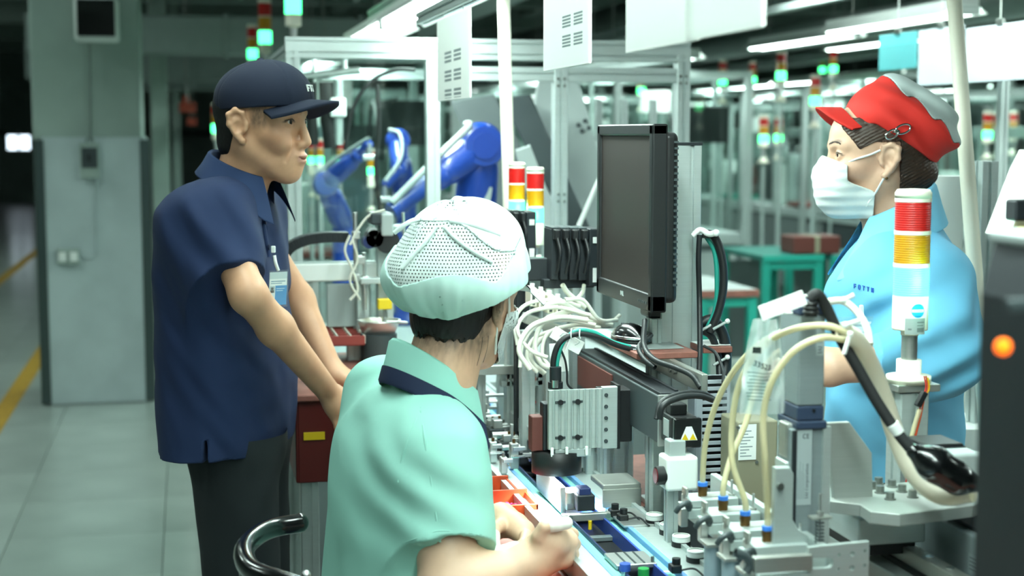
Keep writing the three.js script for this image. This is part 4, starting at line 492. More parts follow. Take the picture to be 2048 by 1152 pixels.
  for (const [px, py, w2, h2, r, lab] of [[1120, 672, 0.034, 0.024, -0.55, 'white paper tag tied at the top of the camera cables'], [1118, 715, 0.036, 0.055, 0.05, 'tall white paper tag behind the camera cables'], [1150, 690, 0.03, 0.026, -0.5, 'small white paper tag at the right of the camera cables']]) { const p = onZ(px, py, -2.712), s = thing('paper_tag', lab, 'tag', p); part(s, 'tag', rb(w2, h2, 0.001, p.x, p.y, p.z, 0.0004, 1, 0, 0, r), M.paper); part(s, 'tie', tb([p, p.clone().add(V3(0.006, 0.008, 0.012)), J(1142, 672)], 0.0012, 12, 5), M.white); }
  for (const px of [1143, 1160]) { const p = J(px, 668), g = new THREE.TorusGeometry(0.009, 0.0014, 6, 20); g.rotateY(1.2); g.translate(p.x, p.y, p.z); single('cable_tie', px < 1150 ? 'white tie round the camera cables beside the top tag' : 'white tie round the camera cables further right', 'cable tie', g, M.white, null, { at: p, part: 'tie' }); }
  // stopper station under the light
  const s = thing('stopper_unit', 'steel stopper station lit by the ring light on the conveyor', 'fixture', [0.71, 0.795, -2.64]); part(s, 'block', rb(0.05, 0.035, 0.04, 0.7, 0.82, -2.66, 0.003), M.steel); part(s, 'dark_block', rb(0.034, 0.03, 0.03, 0.706, 0.822, -2.625, 0.003), M.dark); part(s, 'blue_block', rb(0.022, 0.014, 0.03, 0.705, 0.842, -2.63, 0.002), M.navy); part(s, 'bridge', rb(0.1, 0.014, 0.014, 0.706, 0.8, -2.6, 0.002), M.bracket); for (const q of [-0.036, 0.036]) part(s, 'bolt', cy(0.005, 0.006, 0.706 + q, 0.802, -2.592, 'z', 14), M.bolt); part(s, 'roller', cy(0.007, 0.02, 0.676, 0.832, -2.62, 'y', 14), M.steel); part(s, 'nozzle', cy(0.0035, 0.016, 0.708, 0.786, -2.592, 'y', 10), M.yellow); part(s, 'side_plate', rb(0.01, 0.05, 0.2, 0.672, 0.82, -2.75, 0.002), M.steel);
  const cv = thing('cover_plate', 'bent steel cover plate right of the ring light', 'cover', [0.8, 0.797, -2.7]); part(cv, 'cover', rb(0.075, 0.012, 0.09, 0.79, 0.836, -2.71, 0.003), M.bracket); part(cv, 'skirt', rb(0.075, 0.035, 0.006, 0.79, 0.815, -2.666, 0.001), M.bracket); part(cv, 'strip', rb(0.07, 0.004, 0.12, 0.786, 0.799, -2.58, 0.001), M.steel);
}
// sensor box with red button, wire duct, cables round the post
{
  const z = -2.4, a = onZ(1332, 915, z), b = onZ(1395, 980, z), xm = (a.x + b.x) / 2, ym = (a.y + b.y) / 2, t = thing('sensor_box', 'white sensor box with dark red lens beside the tubes', 'sensor', [xm, 0.765, z]); part(t, 'box', rb(b.x - a.x, a.y - b.y, 0.05, xm, ym, z - 0.02, 0.006, 2), M.white); part(t, 'lens', [cy(0.016, 0.016, a.x - 0.006, ym - 0.004, z - 0.012, 'x', 24)], M.black); part(t, 'red_face', cy(0.013, 0.002, a.x - 0.0145, ym - 0.004, z - 0.012, 'x', 24), std(0x5a1018, 0.25)); part(t, 'stand', prof(0.02, 0.02, b.y - 0.765, 'y', xm - 0.012, (b.y + 0.765) / 2, z - 0.02), M.alu); part(t, 'thumb_screw', [rb(0.02, 0.012, 0.006, xm + 0.02, b.y - 0.002, z + 0.02, 0.003), cy(0.007, 0.02, xm + 0.02, b.y - 0.012, z + 0.018, 'y', 12)], M.black); part(t, 'neck', rb(0.03, 0.03, 0.03, xm - 0.006, a.y + 0.012, z - 0.02, 0.003), M.lightGrey);
}
{
  const z = -2.6, a = onZ(1392, 758, z), b = onZ(1456, 985, z), w = b.x - a.x, h = a.y - b.y, t = thing('wire_duct', 'grey slotted wiring duct standing beside the post', 'wire duct', [(a.x + b.x) / 2, 0.765, z]); part(t, 'back', rb(w, h + 0.06, 0.004, (a.x + b.x) / 2, (a.y + b.y) / 2 - 0.03, z - 0.04, 0.001), M.duct); part(t, 'side_wall', rb(0.004, h + 0.06, 0.04, a.x, (a.y + b.y) / 2 - 0.03, z - 0.02, 0.001), M.duct); part(t, 'side_wall', rb(0.004, h + 0.06, 0.04, b.x, (a.y + b.y) / 2 - 0.03, z - 0.02, 0.001), M.duct); part(t, 'solid_strip', rb(w * 0.2, h, 0.003, a.x + w * 0.1, (a.y + b.y) / 2, z, 0.001), M.duct); part(t, 'solid_strip', rb(w * 0.08, h, 0.003, b.x - w * 0.04, (a.y + b.y) / 2, z, 0.001), M.duct); const n = 17; for (let i = 0; i < n; i++) part(t, 'slat', rb(w * 0.74, h / n * 0.58, 0.003, a.x + w * 0.56, b.y + (i + 0.5) * h / n, z, 0.001), M.duct); part(t, 'dark_lining', bx(w * 0.9, h, 0.002, (a.x + b.x) / 2, (a.y + b.y) / 2, z - 0.03), M.black);
}
{
  const q = (px, py, d = 2.68) => at(px, py, d), C = (label, pts, r, m, d) => single('power_cable', label, 'cable', tb(pts.map((p) => q(p[0], p[1], p[2] ?? d ?? 2.68)), r, 70, 8), m, null, { at: q(pts[1][0], pts[1][1], pts[1][2] ?? d ?? 2.68), part: 'cable' });
  C('black cable curving from the monitor foot into the wiring duct', [[1290, 640, 2.8], [1288, 690, 2.76], [1310, 720, 2.7], [1350, 735, 2.66], [1385, 752, 2.62], [1402, 775, 2.6]], 0.0055, M.cableBlack); C('black cable looping behind the monitor foot', [[1302, 670, 2.82], [1278, 695, 2.76], [1290, 720, 2.72], [1310, 735, 2.7]], 0.005, M.cableBlack); C('dark cable from the axis motor into the wiring duct', [[1318, 838, 2.5], [1326, 812, 2.5], [1360, 795, 2.52], [1400, 792, 2.55], [1425, 800, 2.57]], 0.0055, M.cableBlack); C('second dark cable from the axis motor into the duct', [[1312, 838, 2.5], [1322, 805, 2.51], [1360, 788, 2.53], [1405, 786, 2.56], [1428, 798, 2.58]], 0.0045, M.cableBlack);
  C('black cable hanging straight down beside the post', [[1399, 470, 2.85], [1397, 520, 2.85], [1399, 600, 2.85], [1400, 700, 2.8], [1398, 760, 2.75]], 0.0055, M.cableBlack); C('outer black cable of the coil hanging beside the post', [[1405, 468, 2.86], [1425, 470, 2.86], [1443, 510, 2.86], [1447, 570, 2.86], [1438, 620, 2.86], [1420, 665, 2.86]], 0.008, M.cableBlack); C('teal cable in the coil beside the post', [[1412, 472, 2.87], [1428, 500, 2.87], [1434, 560, 2.87], [1430, 620, 2.87], [1410, 665, 2.87]], 0.005, M.cableTeal); C('lower loop of black cables below the coil', [[1404, 645, 2.88], [1425, 640, 2.88], [1446, 670, 2.88], [1452, 720, 2.88], [1448, 760, 2.86]], 0.011, M.cableBlack); C('inner black cable beside the lower loop', [[1400, 660, 2.87], [1420, 670, 2.87], [1436, 710, 2.87], [1440, 760, 2.85]], 0.007, M.cableBlack); C('thin black cable from the shelf end down to the duct', [[1408, 692, 2.75], [1430, 705, 2.72], [1446, 740, 2.68], [1446, 765, 2.64]], 0.003, M.cableBlack);
  const hk = thing('cable_hook', 'white cable hook on the post holding the coil', 'hook', q(1392, 470, 2.86)); part(hk, 'hook', tb([q(1385, 472, 2.86), q(1400, 460, 2.86), q(1418, 468, 2.85), q(1432, 466, 2.84)], 0.006, 24, 8), M.white); part(hk, 'tip', ball(0.007, ...q(1432, 466, 2.84).toArray()), M.white);
  for (const [px, py, lab] of [[1415, 655, 'white tie at the upper cable loop'], [1440, 652, 'white tie at the right of the upper loop'], [1440, 724, 'white tie on the lower cable loop']]) { const p = q(px, py, 2.855), t = thing('cable_tie', lab, 'cable tie', p); part(t, 'strap', rod(p.clone().add(V3(-0.014, -0.006, 0)), p.clone().add(V3(0.014, 0.008, 0)), 0.0028), M.lightGrey); part(t, 'lock', ball(0.005, p.x + 0.015, p.y + 0.009, p.z), M.white); }
}
// ---------- signal towers ----------
M.lensRed = phy(0xd2201c, 0.3, 0, { transmission: 0.25, thickness: 0 }); M.lensAmber = phy(0xd99a12, 0.3, 0, { transmission: 0.25, thickness: 0 }); M.lensGreen = phy(0x1fae7c, 0.3, 0, { transmission: 0.25, thickness: 0 });
M.lensLit = new THREE.MeshStandardMaterial({ color: 0x1fd6a0, emissive: new THREE.Color(0.2, 1, 0.66), emissiveIntensity: 1.35, roughness: 0.3 }); M.lensLitFar = new THREE.MeshStandardMaterial({ color: 0x20d060, emissive: new THREE.Color(0.06, 1, 0.3), emissiveIntensity: 5, roughness: 0.3 });
function ribbed(r, y0, y1, n) { const p = [[0.001, y0], [r, y0]]; for (let i = 0; i < n; i++) { const a = y0 + (y1 - y0) * i / n, d = (y1 - y0) / n; p.push([r, a + d * 0.25], [r * 0.965, a + d * 0.55], [r, a + d * 0.85]); } p.push([r, y1], [0.001, y1]); return p; }
// a stack light standing at p (metres), r radius, drawn bottom-up: base, lit green, amber, red, cap
function tower(label, p, r, o = {}) {
  const t = thing('signal_tower', label, 'signal light', p, 0, o.group), L = { local: 1 }, hb = o.base ?? r * 3, hs = o.seg ?? r * 2.1, n = o.ribs ?? 0, pole = o.pole ?? 0.1; let y = 0;
  part(t, 'foot', lt([[0.001, 0], [r * 1.25, 0], [r * 1.25, r * 0.4], [r * 0.7, r * 0.5], [r * 0.7, r * 1.3], [0.001, r * 1.3]], 0, 0, 0, 'y', 24), M.cream, L);
  part(t, 'pole', cy(r * 0.45, pole + r * 1.3, 0, (pole + r * 1.3) / 2, 0), M.steel, L); y = pole + r * 1.2;
  part(t, 'body', lt([[0.001, y], [r * 0.5, y], [r * 0.5, y + r * 0.3], [r * 0.97, y + r * 0.3], [r, y + r * 0.4], [r, y + hb], [0.001, y + hb]], 0, 0, 0, 'y', 32), M.cream, L); y += hb;
  const seg = (name, mat) => { part(t, name, n ? lt(ribbed(r, y, y + hs, n), 0, 0, 0, 'y', 36) : cy(r, hs, 0, y + hs / 2, 0, 'y', 24), mat, L); y += hs; part(t, 'spacer', cy(r * 1.02, r * 0.22, 0, y + r * 0.09, 0, 'y', 32), M.cream, L); y += r * 0.18; };
  const g0 = y; seg('green_lens', o.far ? M.lensLitFar : M.lensLit); seg('amber_lens', M.lensAmber); seg('red_lens', M.lensRed);
  part(t, 'cap', lt([[0.001, y], [r * 1.02, y], [r * 1.02, y + r * 0.3], [r * 0.9, y + r * 0.5], [0.001, y + r * 0.55]], 0, 0, 0, 'y', 32), M.cream, L);
  const l = new THREE.PointLight(new THREE.Color(0.3, 1, 0.72), o.power ?? 0.05); l.position.set(0, g0 + hs / 2, r * 1.6); l.shadow.radius = r * 40; l.castShadow = true; l.name = 'green_glow'; if (!o.far) t.add(l);
  return t;
}
// ---------- machine stations of the other lines, built once per kind and set out in rows ----------
function station(kind) {
  const t = thing('assembly_station', 'aluminium-framed assembly station with clear panels in the far machine rows', 'machine', [0, 0, 0], 0, 'far assembly stations'), L = { local: 1 }, W = 0.9, Z = 1.5, Hh = [1.9, 1.78, 1.95][kind];
  for (const sx of [-1, 1]) for (const sz of [-1, 1]) part(t, 'post', bx(0.045, Hh, 0.045, sx * W / 2, Hh / 2, sz * Z / 2), M.aluMatte, L);
  if (kind !== 1) for (const sx of [-1, 1]) part(t, 'post', bx(0.03, Hh - 0.8, 0.03, sx * W / 2, (Hh + 0.8) / 2, 0.1), M.aluMatte, L);
  for (const y of [Hh - 0.02, 0.78]) { for (const sx of [-1, 1]) part(t, 'rail', bx(0.04, 0.04, Z, sx * W / 2, y, 0), M.aluMatte, L); for (const sz of [-1, 1]) part(t, 'rail', bx(W, 0.04, 0.04, 0, y, sz * Z / 2), M.aluMatte, L); }
  part(t, 'deck', rb(W - 0.02, 0.03, Z - 0.02, 0, 0.815, 0, 0.004), [M.lightGrey, M.aluMatte, M.greyPaint][kind], L); part(t, 'cabinet', rb(W - 0.06, 0.62, Z - 0.06, 0, 0.44, 0, 0.01), [M.greyPaint, M.lightGrey, M.greyDark][kind], L); part(t, 'cabinet_door', rb(W * 0.42, 0.54, 0.012, -W * 0.22, 0.44, Z / 2 - 0.022, 0.004), M.lightGrey, L); part(t, 'cabinet_door', rb(W * 0.42, 0.54, 0.012, W * 0.22, 0.44, Z / 2 - 0.022, 0.004), M.lightGrey, L);
  part(t, 'clear_panel', bx(0.004, Hh - 0.9, Z - 0.1, -W / 2, (Hh + 0.8) / 2, 0), M.glass, L); part(t, 'clear_panel', bx(W - 0.1, Hh - 0.9, 0.004, 0, (Hh + 0.8) / 2, Z / 2), M.glass, L);
  seedN = 31 + kind * 17;
  for (let i = 0; i < 7; i++) { const h = rnd(0.15, 0.55), w = rnd(0.08, 0.2), d = rnd(0.1, 0.28), m = [M.greyDark, M.lightGrey, M.dark, M.alu, M.greyPaint, M.brownEdge, M.white][i]; part(t, 'machine_unit', [rb(w, h, d, rnd(-0.32, 0.32), 0.83 + h / 2, rnd(-0.6, 0.6), 0.01)], m, L); }
  part(t, 'gantry', [rb(0.06, 0.7, 0.06, -0.2, 1.18, -0.3, 0.005), rb(0.06, 0.7, 0.06, -0.2, 1.18, 0.35, 0.005), rb(0.07, 0.08, 0.8, -0.2, 1.5, 0.02, 0.005)], M.aluMatte, L); part(t, 'cable_loop', tb([[0.1, 1.2, -0.4], [0.12, 1.65, -0.2], [0.1, 1.6, 0.2], [0.05, 1.1, 0.4]], 0.014, 24, 6), M.black, L);
  part(t, 'monitor', [rb(0.3, 0.24, 0.03, 0.2, Hh - 0.35, Z / 2 - 0.1, 0.008)], M.black, L); part(t, 'tray', rb(0.3, 0.04, 0.4, -0.25, 0.86, 0.45, 0.005), kind === 1 ? M.teal : M.redTray, L); part(t, 'label_plate', rb(0.2, 0.14, 0.004, -0.2, Hh - 0.2, Z / 2 + 0.03, 0.001), M.paper, L);
  return t;
}
{
  const st = [0, 1, 2].map(station), used = [0, 0, 0];
  const put = (k, x, z) => { const l = { 3.2: ['second', 'aluminium-framed station in the second machine row, behind the teal tables'], 5.7: ['third', 'station with clear panels in the third machine row across the hall'], 8.3: ['fourth', 'small distant station in the fourth machine row'], 0.95: ['first', 'station far down the first line behind the robot cell'], '-3.3': ['left', 'dim station beyond the left aisle behind the pillar'] }[x]; let o = st[k]; if (!used[k]) { used[k] = 1; o.position.set(x, 0, z); } else o = copy(st[k], [x, 0, z]); o.userData.label = l[1]; o.userData.group = 'stations of the ' + l[0] + ' row'; };
  [-10.2, -12.0, -13.8, -15.6, -17.4, -19.6, -21.6].forEach((z, i) => put(i % 3, 3.2, z));
  [-9.4, -11.2, -13.0, -14.8, -16.6, -18.4, -20.4, -22.4].forEach((z, i) => put((i + 1) % 3, 5.7, z));
  [-13.4, -15.2, -17.0, -19.0, -21.0, -23.0].forEach((z, i) => put((i + 2) % 3, 8.3, z));
  [-8.6, -10.6, -12.6, -15, -17.5, -20].forEach((z, i) => put(i % 3, 0.95, z));
  [-12.5, -16, -20].forEach((z, i) => put((i + 1) % 3, -3.3, z));
  // small green stack lights seen across the hall
  const f0 = tower('far green-lit signal tower standing over the machine rows', [3.2, 1.95, -10.2], 0.03, { far: 1, pole: 0.06, base: 0.04, seg: 0.05, group: 'far signal towers' });
  for (const [px, py, d] of [[1445, 163, 11], [1505, 160, 13], [1562, 152, 9.5], [1527, 278, 10], [1557, 276, 11], [1630, 202, 9], [1665, 150, 14], [1645, 140, 15], [1283, 182, 12], [1975, 270, 10], [1996, 270, 10.5], [2027, 266, 11], [1667, 138, 12]]) { const p = at(px, py, d); p.y -= 0.16; const c = copy(f0, p); part(c, 'stand_pole', rod([0, -p.y, 0], [0, 0, 0], 0.012, 8), M.aluMatte, { local: 1 }); }
  scene.remove(f0);
  for (const [px, py, d, lab] of [[586, 12, 6.4, 'tall green-lit signal tower at the top of the robot cell corner'], [530, 75, 8.2, 'red, amber and green signal tower behind the cap, the right one of the pair'], [505, 108, 9.4, 'red, amber and green signal tower just above the navy cap'], [432, 257, 11, 'small green signal tower behind the man\'s neck'], [742, 342, 6.6, 'green indicator tower seen through the cell panel, right of the robot forearm'], [800, 346, 6.4, 'green indicator tower beside the lower blue forearm'], [640, 320, 6.8, 'green indicator tower beside the man\'s nose'], [622, 320, 7.2, 'green indicator tower nearest the man\'s nose'], [681, 322, 7, 'green indicator tower above the blue forearm behind glass']]) { const p = at(px, py, d), s = d > 8.5 ? 0.03 : d > 6.3 && py > 300 ? 0.016 : 0.034, hb = 0.06; const y0 = p.y - (0.08 + s * 1.2 + hb + s); const w = tower(lab, [p.x, y0, p.z], s, { far: 1, pole: 0.08, base: hb, seg: s * 2 }), dk = 0; part(w, 'stand_pole', rod([0, dk - y0, 0], [0, 0.001, 0], 0.011, 8), M.aluMatte, { local: 1 }); }
}
// hanging red signs down the far aisle
for (const [px, py, d, w, h, lab] of [[375, 215, 12, 0.13, 0.08, 'larger orange sign hanging over the far aisle'], [384, 243, 14, 0.09, 0.07, 'smaller orange sign hanging below the larger one'], [372, 198, 13, 0.05, 0.06, 'small red marker above the orange signs']]) { const p = at(px, py, d), t = thing('hanging_sign', lab, 'sign', p); part(t, 'board', rb(w * 1.0, h, 0.02, p.x, p.y, p.z, 0.003), std(0xb0442a, 0.6, 0, { map: mottleFine })); part(t, 'hanger', rod([p.x, p.y + h / 2, p.z], [p.x, 3.42, p.z], 0.005, 6), M.bolt); }
// ---------- vertical axis with the dispensing heads ----------
M.zAxis = std(0x8d9a9c, 0.5, 0.35, { map: brushC }); M.beige = std(0x8f8d76, 0.6, 0, { map: mottle }); M.syringe = phy(0xcfe0e6, 0.3, 0, { transmission: 0.55, thickness: 0 }); M.pasteGrey = std(0x7d8a8c, 0.6); M.plateSteel = std(0xb4bab6, 0.6, 0.6, { map: brushC });
{
  const z = -1.965, t = thing('vertical_axis', 'tall grey electric axis standing over the dispensers', 'actuator', [0.86, 0.765, z]), X = (px, py) => onZ(px, py, z + 0.03).x, Yp = (py) => onZ(1620, py, z + 0.03).y;
  const xa = X(1597, 730), xb = X(1650, 730), w = xb - xa, xm = (xa + xb) / 2, top = Yp(630), mid = Yp(812), low = Yp(842), dz = z - 0.005;
  part(t, 'motor_cover', rb(w, top - mid, 0.07, xm, (top + mid) / 2, dz, 0.003), M.zAxis); part(t, 'top_cap', [rb(w + 0.002, 0.014, 0.072, xm, top + 0.006, dz, 0.003), rb(w * 0.7, 0.006, 0.05, xm, top + 0.014, dz - 0.004, 0.002)], M.navyCap); part(t, 'lower_band', rb(w + 0.001, mid - low, 0.071, xm, (mid + low) / 2, dz, 0.003), M.navyCap); part(t, 'screw', cy(0.0025, 0.002, xm + 0.004, (mid + low) / 2 + 0.004, dz + 0.036, 'z', 10), M.black);
  part(t, 'seat_flange', rb(w + 0.006, 0.012, 0.074, xm + 0.002, low - 0.006, dz, 0.003), M.navyCap);
  const bl = low - 0.012, bb = 0.8, sx0 = X(1583, 940), sx1 = X(1664, 940); part(t, 'slide_body', rb(sx1 - sx0, bl - bb, 0.05, (sx0 + sx1) / 2, (bl + bb) / 2, z, 0.002), M.zAxis); part(t, 'cover_panel', rb((sx1 - sx0) * 0.45, bl - bb - 0.004, 0.004, sx0 + (sx1 - sx0) * 0.3, (bl + bb) / 2, z + 0.026, 0.001), M.zAxis); part(t, 'edge_profile', rb(0.012, bl - bb - 0.002, 0.006, sx1 - 0.008, (bl + bb) / 2 + 0.004, z + 0.027, 0.001), M.alu); part(t, 'edge_profile', rb(0.006, bl - bb - 0.002, 0.006, sx0 + 0.005, (bl + bb) / 2, z + 0.027, 0.001), M.dark);
  const lab = print(128, 512, (g, W, H) => { g.fillStyle = '#9fabac'; g.fillRect(0, 0, W, H); g.fillStyle = '#3a4446'; g.font = 'bold 46px sans-serif'; g.fillText('CE', 52, 60); g.save(); g.translate(104, 470); g.rotate(-Math.PI / 2); g.font = 'bold 30px serif'; g.fillText('IAI Corporation', 0, 0); g.font = '14px sans-serif'; for (let i = 0; i < 6; i++) { g.fillStyle = '#6a7678'; g.fillRect(0, -88 + i * 11, 150 + (i * 53) % 120, 3); } g.restore(); }, 0.5);
  part(t, 'type_label', sheet(V3(sx0 + (sx1 - sx0) * 0.3, Yp(935), z + 0.0287), V3(1, 0, 0), V3(0, 1, 0), (sx1 - sx0) * 0.4, Yp(860) - Yp(1010)), lab, { uv: 1 });
  const lab2 = print(64, 256, (g, W, H) => { g.fillStyle = '#95a1a3'; g.fillRect(0, 0, W, H); g.save(); g.translate(46, 240); g.rotate(-Math.PI / 2); g.fillStyle = '#30393b'; g.font = 'bold 40px serif'; g.fillText('IAI', 0, 0); g.fillStyle = '#6d787a'; for (let i = 0; i < 4; i++) g.fillRect(80, -30 + i * 9, 140, 3); g.restore(); }, 0.5); part(t, 'motor_label', sheet(V3(xb - 0.008, Yp(680), dz + 0.0354), V3(1, 0, 0), V3(0, 1, 0), 0.012, 0.045), lab2, { uv: 1 });
  { const p = at(1622, 618, 2.05); part(t, 'cable_gland', [cy(0.009, 0.02, p.x, p.y, p.z, 'y', 16), ...[0, 1, 2].map((i) => { const g = new THREE.TorusGeometry(0.0095, 0.0022, 6, 18); g.rotateX(Math.PI / 2); return g.translate(p.x, p.y - 0.004 + i * 0.006, p.z); })], M.black); }
  // carriage plates on its left side
  const pz = z + 0.012, qx = (px) => onZ(px, 1000, pz).x; part(t, 'carriage_plate', rb(0.02, Yp(925) - Yp(1100), 0.04, qx(1578), (Yp(925) + Yp(1100)) / 2, z, 0.003), M.alu); part(t, 'carriage_block', rb(0.03, Yp(850) - Yp(920), 0.03, qx(1588), (Yp(850) + Yp(920)) / 2, z, 0.003), M.bracket);
  part(t, 'foot_plate', rb(0.12, 0.012, 0.1, 0.87, 0.795, z - 0.01, 0.002), M.alu); part(t, 'pedestal', rb(0.08, 0.026, 0.08, 0.87, 0.777, z - 0.01, 0.002), M.bracket);
  // L arm towards the dispensers
  const pts = [[0, 0.11], [0.022, 0.11], [0.028, 0.1], [0.028, 0.035], [0.036, 0.022], [0.085, -0.012], [0.09, -0.02], [0.09, -0.06], [0.07, -0.066], [0.07, -0.03], [0, 0.0]], g = ex(pts, 0.012, 0.0015); g.translate(onZ(1540, 1000, z + 0.04).x, 0.93, z + 0.05); part(t, 'arm_plate', g, M.alu); part(t, 'arm_bolt', cy(0.005, 0.006, onZ(1556, 970, z + 0.05).x, onZ(1556, 970, z + 0.05).y, z + 0.058, 'z', 14), M.bolt);
  const gp = [[1652, 845], [1696, 843], [1741, 905], [1743, 1000], [1666, 1004]].map(([a, b]) => { const p = onZ(a, b, -2.03); return [p.x, p.y]; }), gg = ex(gp, 0.01, 0.001); gg.translate(0, 0, -2.03); part(t, 'gusset', gg, M.plateSteel);
}
{ // four dispensing heads in a row
  const lab = ['farthest dispensing head, first of the four brass fittings', 'second dispensing head from the far end', 'third dispensing head from the far end', 'nearest dispensing head with its block before the arm plate'];
  [-2.194, -2.102, -2.01, -1.925].forEach((z, i) => {
    const x = 0.782, y = 0.93, t = thing('dispensing_head', lab[i], 'dispenser', [x, y - 0.05, z]);
    part(t, 'upper_plate', rb(0.078, 0.012, 0.05, x + 0.012, y - 0.004, z, 0.0015), M.alu); part(t, 'lower_plate', rb(0.084, 0.016, 0.054, x + 0.01, y - 0.019, z, 0.0015), M.aluMatte); part(t, 'slot', rb(0.05, 0.0015, 0.02, x + 0.02, y + 0.0025, z, 0.0005), M.bracket);
    part(t, 'fitting', [cy(0.0072, 0.016, x, y + 0.01, z, 'y', 18), cy(0.0082, 0.006, x, y + 0.014, z, 'y', 6)], M.brass); part(t, 'blue_collar', cy(0.0078, 0.006, x, y + 0.0215, z, 'y', 20), M.blueFit, { label: 'blue push-in collar' });
    part(t, 'lever', [tb([[x - 0.03, y - 0.012, z + 0.024], [x - 0.036, y + 0.002, z + 0.036], [x - 0.05, y - 0.002, z + 0.04], [x - 0.056, y - 0.012, z + 0.036]], 0.0042, 20, 8), ball(0.006, x - 0.032, y - 0.006, z + 0.028)], M.greyDark); part(t, 'wing_nut', [rb(0.006, 0.012, 0.018, x - 0.026, y + 0.01, z - 0.008, 0.002), cy(0.004, 0.012, x - 0.026, y + 0.004, z - 0.008)], M.bracket); part(t, 'clip', rb(0.012, 0.03, 0.016, x - 0.036, y - 0.026, z + 0.012, 0.002), M.steel); part(t, 'stud', cy(0.002, 0.03, x + 0.046, y + 0.012, z + 0.006), M.steel); part(t, 'stud_nut', [cy(0.005, 0.006, x + 0.046, y + 0.002, z + 0.006), rb(0.026, 0.003, 0.014, x + 0.046, y - 0.001, z + 0.006, 0.001)], M.bracket);
  });
  const b = thing('mounting_bar', 'long aluminium bar joining the four dispensing heads', 'bar', [0.835, 0.88, -2.06]); part(b, 'bar', rb(0.012, 0.05, 0.46, 0.842, 0.915, -2.08, 0.002), M.alu); part(b, 'under_bar', rb(0.06, 0.014, 0.42, 0.8, 0.894, -2.07, 0.002), M.bracket); for (const z of [-2.24, -1.93]) part(b, 'post', prof(0.03, 0.03, 0.128, 'y', 0.86, 0.83, z - 0.02), M.alu);
  // syringes under the heads
  [[-2.06, 0.752, 'farthest syringe with grey paste and a red line', 1], [-1.985, 0.752, 'middle syringe with blue handwriting', 2], [-1.915, 0.754, 'nearest syringe with a blue mark', 3]].forEach(([z, x, l, k]) => {
    const t = thing('syringe', l, 'syringe', [x, 0.8, z]); part(t, 'barrel', lt([[0.0135, 0], [0.0135, 0.09], [0.016, 0.092], [0.016, 0.095], [0.0125, 0.095], [0.0125, 0.001], [0.003, -0.006], [0.003, -0.014], [0.0015, -0.014], [0.0015, -0.004], [0.0135, 0]], x, 0.8, z, 'y', 28), M.syringe); part(t, 'paste', cy(0.0118, k === 1 ? 0.03 : 0.02, x, 0.802 + 0.016, z, 'y', 24), M.pasteGrey); part(t, 'plunger', cy(0.0118, 0.006, x, 0.843, z, 'y', 24), M.white); if (k === 1) part(t, 'red_line', cy(0.0121, 0.002, x, 0.826, z, 'y', 24), M.red);
    if (k > 1) { const c = tb(k === 2 ? [[-0.6, 0.052], [-0.2, 0.046], [0.1, 0.04], [-0.1, 0.034], [0.15, 0.03], [-0.05, 0.024], [0.2, 0.02]].map(([a, y]) => V3(x + Math.sin(a + 0.5) * 0.0139, 0.8 + y, z + Math.cos(a + 0.5) * 0.0139)) : [[0.3, 0.05], [0.35, 0.036], [0.6, 0.042], [0.1, 0.044]].map(([a, y]) => V3(x + Math.sin(a) * 0.0139, 0.8 + y, z + Math.cos(a) * 0.0139)), 0.0007, 40, 5); part(t, 'blue_writing', c, M.blueRail); }
    part(t, 'holder', [rb(0.036, 0.006, 0.036, x + 0.002, 0.899 - 0.004, z, 0.001), rb(0.03, 0.006, 0.014, x + 0.03, 0.899 - 0.004, z, 0.001)], M.bracket);
  });
}
